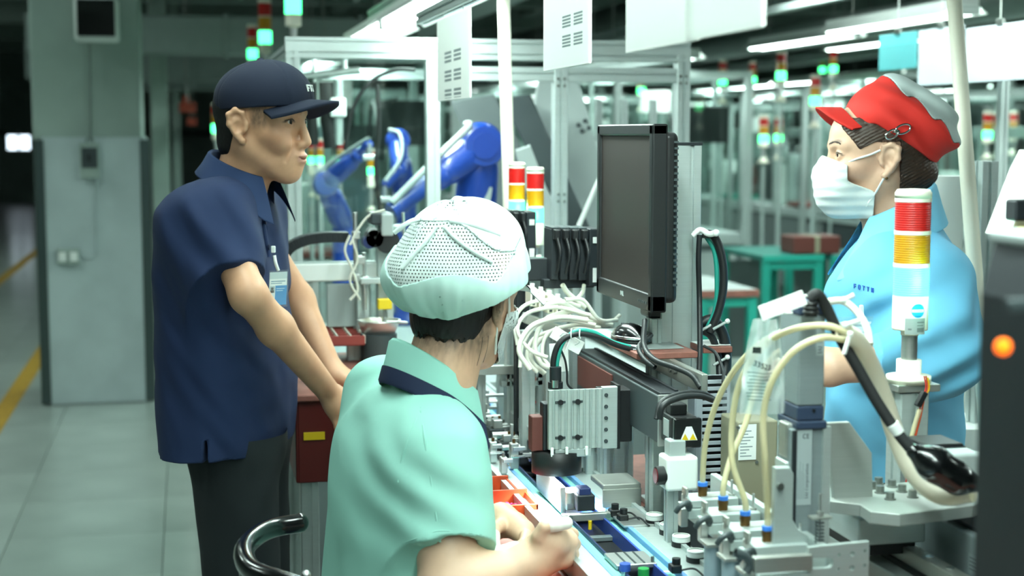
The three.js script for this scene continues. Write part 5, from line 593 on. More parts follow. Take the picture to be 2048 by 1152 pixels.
{ // perforated front plate
  const z = -1.83, q = (px, py) => onZ(px, py, z), a = q(1612, 1092), b = q(1732, 1150), w = b.x - a.x, h = a.y - b.y, sh = shp([[0, 0], [w, 0], [w, h + 0.003], [0, h]]), hole = (x, y, r) => { const p = new THREE.Path(); p.absarc(x, y, r, 0, Math.PI * 2, true); sh.holes.push(p); };
  for (const [u, v] of [[0.5, 0.72], [0.5, 0.28], [0.98 * 0.95, 0.8], [0.93, 0.35]]) hole(u * w, v * h, 0.0022); for (const v of [0.72, 0.3]) hole(0.72 * w, v * h, 0.0036); { const p = new THREE.Path(), y0 = h * 0.34, y1 = h * 0.66; p.moveTo(w * 0.05, y0); p.lineTo(w * 0.05, y1); p.lineTo(w * 0.33, y1); p.absarc(w * 0.33, (y0 + y1) / 2, (y1 - y0) / 2, Math.PI / 2, -Math.PI / 2, true); p.lineTo(w * 0.05, y0); sh.holes.push(p); }
  const t = thing('slotted_plate', 'drilled and slotted aluminium plate at the front of the dispensers', 'plate', [(a.x + b.x) / 2, b.y, z]), g = new THREE.ExtrudeGeometry(sh, { depth: 0.008, bevelEnabled: false, curveSegments: 10 }); g.translate(a.x, b.y, z); part(t, 'plate', g, M.alu); const c = q(1510, 1118); part(t, 'cross_bar', rb(a.x - c.x + 0.01, 0.022, 0.014, (a.x + c.x) / 2, c.y - 0.006, z + 0.006, 0.002), M.bracket); part(t, 'lower_block', rb(a.x - c.x, 0.05, 0.02, (a.x + c.x) / 2 + 0.004, c.y - 0.046, z, 0.002), M.alu); part(t, 'lever', tb([q(1470, 1105), q(1490, 1112), q(1500, 1130), q(1492, 1145)], 0.006, 20, 8), M.greyDark); part(t, 'leg', rb(0.02, b.y - 0.765, 0.02, b.x - 0.03, (b.y + 0.765) / 2, z, 0.002), M.bracket); part(t, 'leg', rb(0.02, c.y - 0.07 - 0.765, 0.02, c.x + 0.02, (c.y - 0.07 + 0.765) / 2, z, 0.002), M.bracket);
  const s = at(1640, 1030, 2.02), k = thing('spring_stud', 'spring-loaded stud between the slotted plate and the axis', 'stud', [s.x, s.y - 0.05, s.z]); part(k, 'rod', rod([s.x, s.y - 0.06, s.z], [s.x, s.y + 0.03, s.z], 0.0022), M.steel); const sp = []; for (let i = 0; i <= 60; i++) sp.push(V3(s.x + Math.cos(i * 0.8) * 0.006, s.y - 0.045 + i * 0.00062, s.z + Math.sin(i * 0.8) * 0.006)); part(k, 'spring', tb(sp, 0.0011, 180, 5), M.greyDark); part(k, 'washer', rb(0.03, 0.004, 0.016, s.x, s.y - 0.003, s.z, 0.001), M.bracket); part(k, 'nut', cy(0.005, 0.005, s.x, s.y + 0.003, s.z, 'y', 6), M.steel); part(k, 'foot', cy(0.006, s.y - 0.06 - 0.765, s.x, (s.y - 0.06 + 0.765) / 2, s.z), M.bracket);
}
// round caps on the black tray beside the rail
{
  const t = thing('black_tray', 'black tray with round white caps right of the conveyor', 'tray', [0.87, 0.766, -2.4]); part(t, 'tray_plate', rb(0.11, 0.012, 0.95, 0.885, 0.788, -2.2, 0.002), M.dark); part(t, 'edge_strip', rb(0.008, 0.02, 0.95, 0.829, 0.785, -2.2, 0.001), M.steel); part(t, 'spacer', rb(0.09, 0.016, 0.93, 0.885, 0.774, -2.2, 0.001), M.black);
  for (const [px, py] of [[1352, 1088], [1328, 1062], [1383, 1122], [1370, 1140]]) { const p = onY(px, py, 0.795); part(t, 'white_mark', rb(0.014, 0.0008, 0.008, p.x - 0.03, 0.7945, p.z, 0.0002), M.paper); }
  ['farthest', 'second', 'third', 'nearest'].forEach((n, i) => { const p = onY([1309, 1337, 1362, 1392][i], [1050, 1070, 1094, 1125][i], 0.795), c = thing('round_cap', n + ' white-topped round black cap on the black tray', 'cap', [p.x, 0.794, p.z]); part(c, 'base', cy(0.0165, 0.012, p.x, 0.8, p.z, 'y', 28), M.black); part(c, 'white_top', [cy(0.0155, 0.008, p.x, 0.81, p.z, 'y', 28), lt([[0.012, 0], [0.0155, 0], [0.0155, 0.003], [0.013, 0.003]], p.x, 0.813, p.z, 'y', 28)], M.white); });
  for (const [px, py, lab] of [[1245, 1040, 'small black sensor with cord beside the silver rail'], [1350, 1142, 'black knob at the front end of the black tray'], [1228, 1030, 'second small black sensor behind the first']]) { const p = onY(px, py, 0.8), s = thing('small_sensor', lab, 'sensor', [p.x, 0.797, p.z]); part(s, 'sensor_body', rb(0.018, 0.014, 0.022, p.x, 0.805, p.z, 0.003), M.black); part(s, 'knob', cy(0.007, 0.01, p.x + 0.002, 0.816, p.z, 'y', 14), M.black); part(s, 'cord', tb([[p.x + 0.008, 0.804, p.z + 0.01], [p.x + 0.025, 0.808, p.z + 0.02], [p.x + 0.035, 0.8, p.z + 0.05]], 0.0018, 14, 5), M.cableBlack); }
}
// clear tubes, sleeve, cable and connector
{
  const A = (px, py, d) => at(px, py, d), tube = (lab, f, pts) => { const t = thing('air_tube', lab, 'tube', f); part(t, 'tube', tb([V3(f.x, f.y, f.z), V3(f.x, f.y + 0.02, f.z), ...pts.map((p) => A(...p))], 0.0046, 90, 10), M.tube); };
  const F = [-2.194, -2.102, -2.01, -1.925].map((z) => V3(0.782, 0.946, z));
  tube('clear tube rising from the farthest fitting', F[0], [[1412, 880, 2.3], [1440, 790, 2.27], [1490, 715, 2.22], [1560, 665, 2.15], [1630, 650, 2.08], [1690, 664, 2.06]]); tube('clear tube crossing behind from the second fitting', F[1], [[1462, 915, 2.24], [1490, 850, 2.26], [1505, 800, 2.27], [1530, 735, 2.25], [1590, 690, 2.15], [1650, 672, 2.08], [1692, 676, 2.06]]); tube('clear tube rising from the third fitting', F[2], [[1466, 930, 2.14], [1464, 850, 2.15], [1482, 760, 2.14], [1530, 690, 2.1], [1600, 655, 2.04], [1660, 652, 2.03], [1695, 668, 2.03]]); tube('clear tube rising from the nearest fitting', F[3], [[1530, 920, 2.02], [1527, 830, 2.02], [1545, 760, 2.01], [1590, 700, 2.0], [1640, 676, 2.0], [1695, 680, 2.02]]);
  single('tube_sleeve', 'milky spiral sleeve gathering the tubes and drooping to the plate', 'sleeve', tb([A(1688, 664, 2.04), A(1712, 680, 2.06), A(1745, 740, 2.1), A(1772, 810, 2.12), A(1795, 880, 2.12), A(1830, 950, 2.1), A(1880, 990, 2.07), A(1945, 985, 2.04)], 0.0135, 90, 14), M.milky, null, { at: A(1772, 810, 2.12), part: 'sleeve' });
  single('white_hose', 'white hose arching over the blue shirt towards the sleeve', 'hose', tb([A(1650, 604, 2.2), A(1685, 602, 2.2), A(1715, 625, 2.18), A(1735, 660, 2.14), A(1740, 690, 2.12)], 0.0055, 40, 8), M.hose, null, { at: A(1715, 625, 2.18), part: 'hose' });
  for (const [a, b, lab] of [[[1700, 668], [1688, 708], 'white cable tie below the gathered tubes'], [[1690, 650], [1722, 640], 'white cable tie tail above the gathered tubes'], [[1688, 600], [1708, 590], 'white tie on the white hose']]) { const p = A(...a, 2.0), q = A(...b, 2.0); single('cable_tie', lab, 'cable tie', [rod(p, q, 0.003), ball(0.0045, p.x, p.y, p.z)], M.white, null, { at: p, part: 'tie' }); }
  single('power_cable', 'thick dark cable from the axis top down to the black connector', 'cable', tb([A(1618, 600, 2.05), A(1632, 588, 2.05), A(1650, 610, 2.06), A(1680, 675, 2.06), A(1715, 735, 2.05), A(1755, 805, 2.04), A(1795, 865, 2.03), A(1828, 905, 2.02)], 0.0078, 90, 12), M.rubber, null, { at: A(1715, 735, 2.05), part: 'cable' });
  { const p = A(1788, 852, 2.03), q = A(1797, 866, 2.03); single('cable_marker', 'white marker sleeve on the thick dark cable', 'marker', rod(p.clone().lerp(q, -0.3), q, 0.0086, 16), M.white, null, { at: p, part: 'marker' }); }
  { const t = thing('cable_connector', 'black moulded cable connector lying above the plate', 'connector', A(1870, 950, 2.03)), P1 = A(1828, 903, 2.02), P2 = A(1868, 928, 2.02), P3 = A(1915, 958, 2.02), P4 = A(1950, 968, 2.02), f = un(0.012, rc(P1, P2, 0.011, 0.022), rc(P2, P3, 0.024, 0.023), rc(P3, P4, 0.012, 0.011)), [l, u] = around([P1, P2, P3, P4], 0.04); part(t, 'moulding', net(f, l, u, 0.0035), M.blackGloss); const m = P2.clone().lerp(P3, 0.5); part(t, 'latch', rb(0.03, 0.02, 0.034, m.x + 0.004, m.y + 0.012, m.z, 0.003, 1, 0, 0, -0.5), M.black); }
  // tag and plastic bag hanging at the axis
  { const p = A(1565, 611, 2.02), t = thing('white_tag', 'long white tag tied to the top of the vertical axis', 'tag', p); part(t, 'tag', rb(0.064, 0.021, 0.0012, p.x, p.y, p.z, 0.0005, 1, 0, -0.2, 0.36), M.paper); part(t, 'tie', tb([p.clone().add(V3(0.03, 0.012, 0)), A(1612, 592, 2.04)], 0.0022, 6, 6), M.white); }
  { const n = 26, c0 = A(1518, 735, 2.08), w = 0.062, h = 0.135, g = new THREE.PlaneGeometry(w, h, n, n * 2), ps = g.attributes.position; for (let i = 0; i < ps.count; i++) { const x = ps.getX(i), y = ps.getY(i), k = (y + h / 2) / h; ps.setX(i, x * (1 - 0.45 * k * k) + k * 0.008 + (1 - k) * 0.006); ps.setZ(i, 0.012 * vn(x * 60 + 3, y * 26, 1) + 0.006 * vn(x * 150, y * 60, 7) - Math.abs(x) * 0.25); } g.computeVertexNormals(); g.rotateY(-0.25); g.translate(c0.x, c0.y, c0.z);
    const bagM = phy(0xf2f7f6, 0.2, 0, { transmission: 0.6, thickness: 0, side: THREE.DoubleSide, map: canvasTex(256, 512, (q, W, H) => { q.fillStyle = '#f3f8f7'; q.fillRect(0, 0, W, H); q.fillStyle = '#3c4548'; q.fillRect(46, 150, 60, 34); q.font = 'bold 40px sans-serif'; q.save(); q.translate(60, 250); q.rotate(0.2); q.fillText('33523', 0, 0); q.restore(); q.fillStyle = '#93a1a4'; for (let i = 0; i < 9; i++) q.fillRect(30 + (i % 3) * 6, 285 + i * 18, 150 - (i * 37) % 70, 6); }) });
    const t = thing('plastic_bag', 'clear plastic bag with printed numbers hanging beside the vertical axis', 'bag', c0); part(t, 'film', g, bagM, { uv: 1 }); part(t, 'back_film', g.clone().translate(0.006, 0, -0.008), M.film); part(t, 'tie', tb([c0.clone().add(V3(0.008, 0.066, 0)), A(1545, 628, 2.05), A(1585, 625, 2.04)], 0.0016, 20, 5), M.white); }
}
{ // beige box with label behind the tubes
  const z = -2.5, a = onZ(1478, 845, z), b = onZ(1556, 985, z), t = thing('terminal_box', 'beige terminal box with white label behind the tubes', 'box', [(a.x + b.x) / 2, 0.765, z]); part(t, 'box', rb(b.x - a.x, a.y - 0.765, 0.09, (a.x + b.x) / 2, (a.y + 0.765) / 2, z - 0.05, 0.004), M.beige); const c = onZ(1496, 885, z); part(t, 'label', sheet(V3(c.x, c.y, z - 0.003), V3(1, 0, 0), V3(0, 1, 0), 0.034, 0.065), print(96, 160, (g, W, H) => { g.fillStyle = '#e9efec'; g.fillRect(0, 0, W, H); g.fillStyle = '#88969a'; for (let i = 0; i < 10; i++) g.fillRect(10, 14 + i * 14, 30 + (i * 29) % 46, 5); }), { uv: 1 }); for (const [px, py] of [[1478, 835], [1535, 970], [1515, 925]]) { const p = onZ(px, py, z); part(t, 'screw', cy(0.003, 0.003, p.x, Math.min(p.y, a.y - 0.01), z - 0.004, 'z', 10), M.bolt); }
}
// ---------- cross slide on the right: plate, bolts, rails ----------
{
  const t = thing('cross_slide', 'thick steel mounting plate with hex bolts on a slide', 'slide', [1.05, 0.765, -2.1]), y = 0.952, P = (px, py) => onY(px, py, y + 0.008), pts = [[1660, 1003], [1720, 1010], [1740, 1024], [1800, 1030], [1945, 1012], [2010, 985], [2010, 955], [1850, 962], [1742, 972], [1664, 985]].map((q) => { const p = P(...q); return [p.x, -p.z]; }), g = ex(pts, 0.018, 0.001); g.rotateX(-Math.PI / 2); g.translate(0, y, 0); part(t, 'plate', g, M.plateSteel);
  for (const [px, py] of [[1760, 987], [1780, 1000], [1784, 975], [1804, 985], [1825, 996], [1744, 978], [1757, 970]]) { const p = P(px, py); part(t, 'hex_bolt', [cy(0.0062, 0.011, p.x, y + 0.0145, p.z, 'y', 16), cy(0.0085, 0.002, p.x, y + 0.01, p.z, 'y', 20)], M.bolt); }
  const z = -2.02, a = onZ(1718, 1036, z), b = onZ(1851, 1082, z); part(t, 'carriage', rb(b.x - a.x, a.y - b.y, 0.14, (a.x + b.x) / 2, (a.y + b.y) / 2 - 0.002, z - 0.07, 0.003), M.alu); part(t, 'bearing', rb((b.x - a.x) * 0.8, 0.02, 0.12, (a.x + b.x) / 2, b.y - 0.011, z - 0.07, 0.002), M.black);
  const rx = onY(1850, 1120, 0.86).x; part(t, 'rail', rb(0.024, 0.024, 0.6, rx - 0.02, 0.868, -2.05, 0.002), M.bracket); part(t, 'rail_cover', [rb(0.036, 0.01, 0.6, rx - 0.02, 0.852, -2.05, 0.002)], M.black); for (let i = 0; i < 4; i++) part(t, 'rail_bolt', cy(0.006, 0.002, rx - 0.02, 0.8805, -1.85 - i * 0.06, 'y', 16), M.chrome);
  part(t, 'base_beam', rb(0.09, 0.085, 0.7, rx - 0.02, 0.807, -2.08, 0.003), M.alu); part(t, 'second_rail', rb(0.03, 0.03, 0.6, rx - 0.14, 0.84, -2.1, 0.002), M.bracket); part(t, 'second_beam', rb(0.05, 0.06, 0.65, rx - 0.14, 0.795, -2.08, 0.003), M.alu);
  const u = thing('axis_housing', 'grey axis housing with printed label beside the slide', 'actuator', [1.12, 0.765, -2.0]), ux = onY(1890, 1075, 0.9).x; part(u, 'housing', rb(0.075, 0.085, 0.5, ux + 0.05, 0.875, -2.0, 0.004), M.zAxis); part(u, 'top_strip', rb(0.05, 0.006, 0.5, ux + 0.05, 0.92, -2.0, 0.002), M.dark); part(u, 'pedestal', rb(0.06, 0.068, 0.48, ux + 0.05, 0.8, -2.0, 0.002), M.bracket); part(u, 'label', sheet(V3(ux + 0.0118, 0.875, -1.9), V3(0, 0, 1), V3(0, 1, 0), 0.1, 0.03), print(256, 80, (q, W, H) => { q.fillStyle = '#8f9b9d'; q.fillRect(0, 0, W, H); q.fillStyle = '#4a5557'; q.font = 'bold 22px sans-serif'; q.fillText('CE', 210, 34); for (let i = 0; i < 4; i++) q.fillRect(10, 14 + i * 15, 70 + (i * 41) % 70, 4); }), { uv: 1 });
  const mb = thing('motor_block', 'dark motor with pale end cover behind the black connector', 'motor', [1.15, 0.96, -2.2]); { const p = at(1868, 905, 2.2), q = at(1905, 925, 2.15); part(mb, 'motor', rb(0.06, 0.05, 0.07, p.x, p.y - 0.005, p.z, 0.004), M.black); part(mb, 'end_cover', rb(0.05, 0.06, 0.05, q.x + 0.01, q.y - 0.012, q.z, 0.006), M.lightGrey); part(mb, 'fin', [0, 1, 2, 3].map((i) => rb(0.064, 0.003, 0.074, p.x, p.y - 0.022 + i * 0.012, p.z, 0.001)), M.dark); part(mb, 'stand', rb(0.06, p.y - 0.03 - 0.961, 0.05, p.x + 0.01, (p.y - 0.03 + 0.961) / 2, p.z, 0.002), M.bracket); }
}
// near signal tower on its post
{
  const x = 1.136, z = -2.21, t = thing('profile_post', 'short aluminium post under the near signal tower', 'post', [x, 0.765, z]); part(t, 'profile', prof(0.05, 0.05, 0.318, 'y', x, 0.924, z), M.alu); part(t, 'top_plate', rb(0.075, 0.012, 0.06, x + 0.004, 1.092, z, 0.002), M.bracket); part(t, 'foot_plate', rb(0.09, 0.01, 0.09, x, 0.77, z, 0.002), M.steel);
  const r = 0.0285, tw = tower('large near signal tower with red, amber and lit green lenses before the blue shirt', [x, 1.098, z], r, { pole: 0.043, base: 0.064, seg: 0.047, ribs: 13, power: 0.035 }), yb = 0.043 + r * 1.2, patch = (name, th0, th1, y0, y1, mat) => part(tw, name, new THREE.CylinderGeometry(r * 1.012, r * 1.012, y1 - y0, 12, 1, true, th0, th1 - th0).translate(0, (y0 + y1) / 2, 0), mat, { local: 1, uv: 1 });
  patch('silver_label', -0.75, 0.45, yb + 0.004, yb + 0.03, print(160, 96, (g, W, H) => { g.fillStyle = '#9aa19f'; g.fillRect(0, 0, W, H); g.fillStyle = '#6d7573'; g.fillRect(90, 20, 60, 8); g.fillRect(90, 40, 50, 6); g.fillRect(90, 56, 60, 26); g.fillRect(24, 60, 26, 10); }, 0.4)); patch('blue_sticker', -0.45, 0.38, yb + 0.03, yb + 0.054, print(128, 128, (g, W, H) => { g.fillStyle = '#efece0'; g.fillRect(0, 0, W, H); g.fillStyle = '#1f9fd4'; g.beginPath(); g.arc(64, 64, 60, 0, 7); g.fill(); g.fillStyle = '#eef4f2'; g.fillRect(8, 52, 112, 24); g.fillStyle = '#1f8fc4'; g.fillRect(24, 62, 80, 4); g.fillStyle = '#0e5f88'; g.fillRect(36, 14, 56, 6); g.fillRect(36, 108, 56, 6); }));
  const W = (px, py) => at(px, py, 2.33), wire = (pts, m, lab, r2) => single('lead_wire', lab, 'wire', tb(pts.map((p) => W(...p)), r2, 40, 6), m, null, { at: W(...pts[0]), part: 'wire' }); wire([[1852, 752], [1856, 775], [1848, 800], [1842, 830], [1832, 870], [1815, 960]], M.orange, 'orange lead wire down the tower post', 0.0014); wire([[1848, 752], [1852, 775], [1843, 800], [1838, 830], [1828, 880], [1812, 965]], M.red, 'red lead wire down the tower post', 0.0012); wire([[1856, 755], [1858, 778], [1850, 792]], M.yellow, 'yellow lead wire at the tower foot', 0.0014); { const p = W(1842, 798); single('wire_plug', 'small black plug on the tower wires', 'plug', rb(0.01, 0.026, 0.01, p.x, p.y, p.z, 0.002, 1, 0, 0, -0.5), M.black, null, { at: p, part: 'plug' }); } wire([[1840, 818], [1830, 850], [1822, 880], [1812, 930]], M.tube, 'clear sleeve over the tower wires', 0.004);
}
// two signal towers beside the mesh cap
tower('left one of the two signal towers behind the amplifier modules', [0.797, 1.19, -3.62], 0.0205, { pole: 0.02, base: 0.06, seg: 0.037, power: 0.02 }); tower('right one of the two signal towers behind the amplifier modules', [0.83, 1.175, -3.56], 0.021, { pole: 0.02, base: 0.06, seg: 0.038, power: 0.02 });
{ const t = thing('tower_stand', 'aluminium stand carrying the two signal towers', 'stand', [0.81, 0.79, -3.6]); part(t, 'shelf', rb(0.1, 0.012, 0.12, 0.812, 1.168, -3.6, 0.002), M.alu); part(t, 'riser', rb(0.05, 0.016, 0.05, 0.797, 1.181, -3.625, 0.002), M.alu); part(t, 'post', prof(0.03, 0.03, 0.37, 'y', 0.812, 0.977, -3.61), M.alu); }
// ---------- dark machine at the right edge ----------
{
  const t = thing('near_machine', 'dark blurred machine cabinet with orange lamp at the right edge', 'machine', [0.95, 0, -1.3]); const a = at(1986, 480, 1.4), b = at(1940, 1152, 1.4), p2 = [[a.x, a.y], [a.x + 0.35, a.y + 0.006], [a.x + 0.35, 0.0], [b.x - 0.09, 0.0], [b.x, b.y], [a.x - 0.012, a.y - 0.05]]; const g = ex(p2, 0.24, 0.004); g.translate(0, 0, a.z + 0.12); part(t, 'cabinet', g, M.dark); part(t, 'top_rim', rb(0.36, 0.012, 0.25, a.x + 0.176, a.y + 0.004, a.z + 0.12, 0.004), M.lightGrey);
  const zn = a.z + 0.24, c = onZ(2004, 693, zn); part(t, 'orange_lamp', lt([[0.001, 0], [0.006, 0], [0.006, 0.003], [0.003, 0.006], [0.001, 0.0065]], c.x, c.y, a.z, 'y', 20).applyMatrix4(new THREE.Matrix4().makeTranslation(c.x, c.y, zn).multiply(new THREE.Matrix4().makeRotationX(Math.PI / 2)).multiply(new THREE.Matrix4().makeTranslation(-c.x, -c.y, -a.z))), new THREE.MeshStandardMaterial({ color: 0xff7a10, emissive: 0xff6a08, emissiveIntensity: 2.2 })); const d = onZ(2010, 610, zn); part(t, 'trim_line', rb(0.3, 0.01, 0.006, d.x + 0.15, d.y, zn + 0.002, 0.002), M.greyDark);
}
// ---------- robot cell ----------
const CZ = -4.25;
{
  const X = (px) => onZ(px, 300, CZ).x, yTop = onZ(700, 88, CZ).y, t = thing('robot_cell', 'aluminium profile enclosure with clear panels around the blue robots', 'enclosure', [X(950), 0, CZ - 0.8]), dz = 1.7, xs = [587, 865, 1119, 1362];
  xs.forEach((px) => part(t, 'post', prof(0.04, 0.04, yTop, 'y', X(px), yTop / 2, CZ), M.alu)); for (const px of [587, 1362]) part(t, 'post', prof(0.04, 0.04, yTop, 'y', X(px), yTop / 2, CZ - dz), M.alu);
  const W = X(1362) - X(587), xc = (X(1362) + X(587)) / 2; part(t, 'top_beam', prof(0.04, 0.06, W + 0.04, 'x', xc, yTop - 0.012, CZ + 0.001), M.alu); part(t, 'top_beam', prof(0.04, 0.04, W, 'x', xc, yTop - 0.02, CZ - dz), M.alu); for (const px of [587, 1362]) part(t, 'side_beam', prof(0.04, 0.04, dz - 0.04, 'z', X(px), yTop - 0.02, CZ - dz / 2), M.alu); part(t, 'mid_beam', prof(0.04, 0.04, X(1362) - X(865) - 0.04, 'x', (X(1362) + X(865)) / 2, onZ(1000, 148, CZ).y, CZ - 0.002), M.alu); part(t, 'sill', prof(0.04, 0.04, W - 0.04, 'x', xc, 0.76, CZ), M.alu);
  const panel = (pa, pb, y0, y1) => part(t, 'clear_panel', bx(X(pb) - X(pa) - 0.036, y1 - y0, 0.004, (X(pa) + X(pb)) / 2, (y0 + y1) / 2, CZ + 0.004), M.glass); panel(587, 865, 0.79, yTop - 0.04); part(t, 'clear_panel', bx(0.004, yTop - 0.85, dz - 0.05, X(587), (yTop + 0.78) / 2, CZ - dz / 2), M.glass);
  part(t, 'deck', rb(W, 0.03, dz, xc, 0.73, CZ - dz / 2, 0.004), M.lightGrey); part(t, 'lower_panel', rb(W, 0.66, 0.01, xc, 0.37, CZ - 0.02, 0.003), M.greyPaint); part(t, 'lower_panel', rb(0.01, 0.66, dz, X(587), 0.37, CZ - dz / 2, 0.003), M.greyPaint);
  for (const [px, py] of [[1119, 165], [1119, 395], [1362, 160], [865, 95]]) for (const [dx, dy] of [[-0.009, 0.01], [0.009, 0.01], [-0.009, -0.01], [0.009, -0.01]]) { const p = onZ(px, py, CZ); part(t, 'bolt', cy(0.004, 0.004, p.x + dx, p.y + dy, CZ + 0.022, 'z', 10), M.bolt); }
  for (const [px, y0] of [[1197, 0.76], [1248, 0.76], [1306, 0.76]]) part(t, 'back_post', prof(0.025, 0.025, 1.62 - y0, 'y', onZ(px, 200, CZ - 1.1).x, (1.62 + y0) / 2, CZ - 1.1), M.alu);
}
// robots: blue six-axis arms
function robot(label, pts, r, o = {}) {
  const P = pts.map((p) => at(...p)), t = thing('industrial_robot', label, 'robot', [P[0].x, 0.745, P[0].z]); part(t, 'pedestal', [lt([[0.001, 0], [r * 2, 0], [r * 2, 0.03], [r * 1.5, 0.05], [r * 1.4, Math.max(0.06, P[0].y - 0.745)], [0.001, Math.max(0.06, P[0].y - 0.745)]], P[0].x, 0.745, P[0].z, 'y', 24)], M.blueRobot);
  const link = (name, a, b, r1, r2, m) => { const f = un(0.03, rc(a, b, r1, r2), (() => { const d = b.clone().sub(a); return rc(a.clone().addScaledVector(d, 0.3), a.clone().addScaledVector(d, 0.7), r1 * 0.95, r2 * 1.05); })()), [l, u] = around([a, b], Math.max(r1, r2) * 1.3); return part(t, name, net(f, l, u, Math.max(0.006, r1 / 7)), m); };
  link('lower_arm', P[0], P[1], r * 1.15, r * 0.95, M.blueRobot); part(t, 'shoulder_joint', [ball(r * 1.35, P[1].x, P[1].y, P[1].z, 1, 1, 0.9, 24), cy(r * 1.1, r * 2.4, P[1].x, P[1].y, P[1].z, 'z', 24)], M.blueRobot); part(t, 'joint_cover', cy(r * 0.75, r * 2.6, P[1].x, P[1].y, P[1].z, 'z', 24), std(0x1a3a8e, 0.35)); const ua = link('upper_arm', P[1], P[2], r * 0.9, r * 0.72, M.blueRobot); part(t, 'wrist', [ball(r * 0.8, P[2].x, P[2].y, P[2].z), rod(P[2], P[3], r * 0.5)], M.blueRobot); part(t, 'gripper', [rod(P[3], P[3].clone().add(V3(0, -0.05, 0)), r * 0.3), rb(r * 1.4, 0.02, r * 0.8, P[3].x, P[3].y - 0.05, P[3].z, 0.004)], M.steel);
  part(t, 'cable_hose', tb([P[1].clone().add(V3(-r, r * 1.2, r * 0.6)), P[1].clone().lerp(P[2], 0.3).add(V3(0, r * 1.7, r * 0.6)), P[2].clone().add(V3(0, r * 1.2, r * 0.5)), P[3].clone().add(V3(0, r * 0.5, r * 0.3))], r * 0.2, 40, 8), M.lightGrey);
  if (o.plate) { const c = P[0].clone().lerp(P[1], 0.45); part(t, 'name_plate', rb(r * 0.8, r * 1.5, 0.004, c.x + r * 0.2, c.y - r * 0.2, c.z + r * 1.12, 0.001, 1, 0, 0, -0.15), M.lightGrey); }
}
robot('large blue robot arm behind the mesh cap, elbow raised', [[945, 470, 4.95], [962, 292, 4.9], [878, 352, 4.82], [782, 424, 4.72]], 0.058, { plate: 1 }); robot('slim blue robot forearm behind the clear panel before the man\'s face', [[690, 455, 5.6], [650, 368, 5.4], [716, 312, 5.3], [738, 286, 5.25]], 0.034); robot('blue robot arm standing upright between the signal lights', [[815, 450, 5.9], [796, 282, 5.8], [800, 340, 5.65], [770, 372, 5.6]], 0.036);
{ // black hoses bundles and cable hanging in the cell
  const q = (px, py, d = 4.7) => at(px, py, d), b = (lab, pts, r) => single('hose_bundle', lab, 'hoses', tb(pts.map((p) => q(...p)), r, 40, 10), M.rubber, null, { at: q(...pts[0]), part: 'bundle' }); b('left black hose bundle hanging in the robot cell', [[622, 165], [622, 220], [626, 290]], 0.018); b('right black hose bundle hanging in the robot cell', [[652, 165], [655, 230], [662, 296]], 0.022); b('thin black cable arching over the robots', [[690, 300], [705, 220], [740, 165], [790, 140], [830, 140]], 0.006); b('black cable hanging down between the robots', [[755, 170], [758, 260], [752, 330], [760, 420]], 0.007);
  const rail = thing('hose_rail', 'silver rail from which the black hose bundles hang', 'rail', q(650, 150)); part(rail, 'rail', [rod(q(600, 156), q(720, 140), 0.012), rod(q(628, 164), q(628, 100), 0.008), rod(q(690, 150), q(690, 95), 0.008)], M.steel); part(rail, 'clamp', rb(0.05, 0.06, 0.05, ...q(675, 215).toArray(), 0.006), M.white); part(rail, 'slide', [rod(q(676, 160), q(676, 290), 0.016)], M.alu);
}
{ // grey sheet-metal hoppers
  const H = (lab, poly, d, th, m) => { const P = poly.map(([a, b]) => atV(a, b, d)), g = ex(P.map((p) => [p.x, p.y]), th, 0.004), c = P[0]; const t = thing('feed_hopper', lab, 'hopper', v2w(V3(c.x, c.y, -d)), -YAW); frameV.set(t, V3(c.x, c.y, -d)); g.translate(0, 0, -d); part(t, 'side_sheet', g, m); return [t, P]; };
  { const [t] = H('broad light grey hopper side sheet beside the bolted post', [[1075, 165], [1150, 150], [1175, 240], [1200, 330], [1200, 480], [1165, 480], [1120, 400], [1060, 250]], 5.3, 0.26, M.lightGrey); for (const [px, py] of [[1157, 250], [1170, 242], [1164, 262], [1178, 256]]) { const p = atV(px, py, 5.165); part(t, 'rivet', cy(0.008, 0.006, p.x, p.y, p.z, 'z', 10), M.greyDark); } }
  H('dark sloping chute running down behind the white post', [[1000, 195], [1060, 190], [1120, 320], [1190, 480], [1150, 480], [1080, 350]], 5.02, 0.12, M.greyDark); H('grey sloping hopper behind the blue robot', [[905, 205], [990, 190], [1040, 290], [1060, 380], [1010, 440], [960, 330]], 5.6, 0.3, M.greyPaint); H('lower grey chute behind the signal towers', [[1030, 300], [1060, 290], [1110, 420], [1120, 480], [1080, 480]], 4.8, 0.14, M.lightGrey); H('diagonal white brace beside the monitor', [[1145, 470], [1155, 470], [1200, 360], [1200, 345]], 4.7, 0.03, M.white);
}
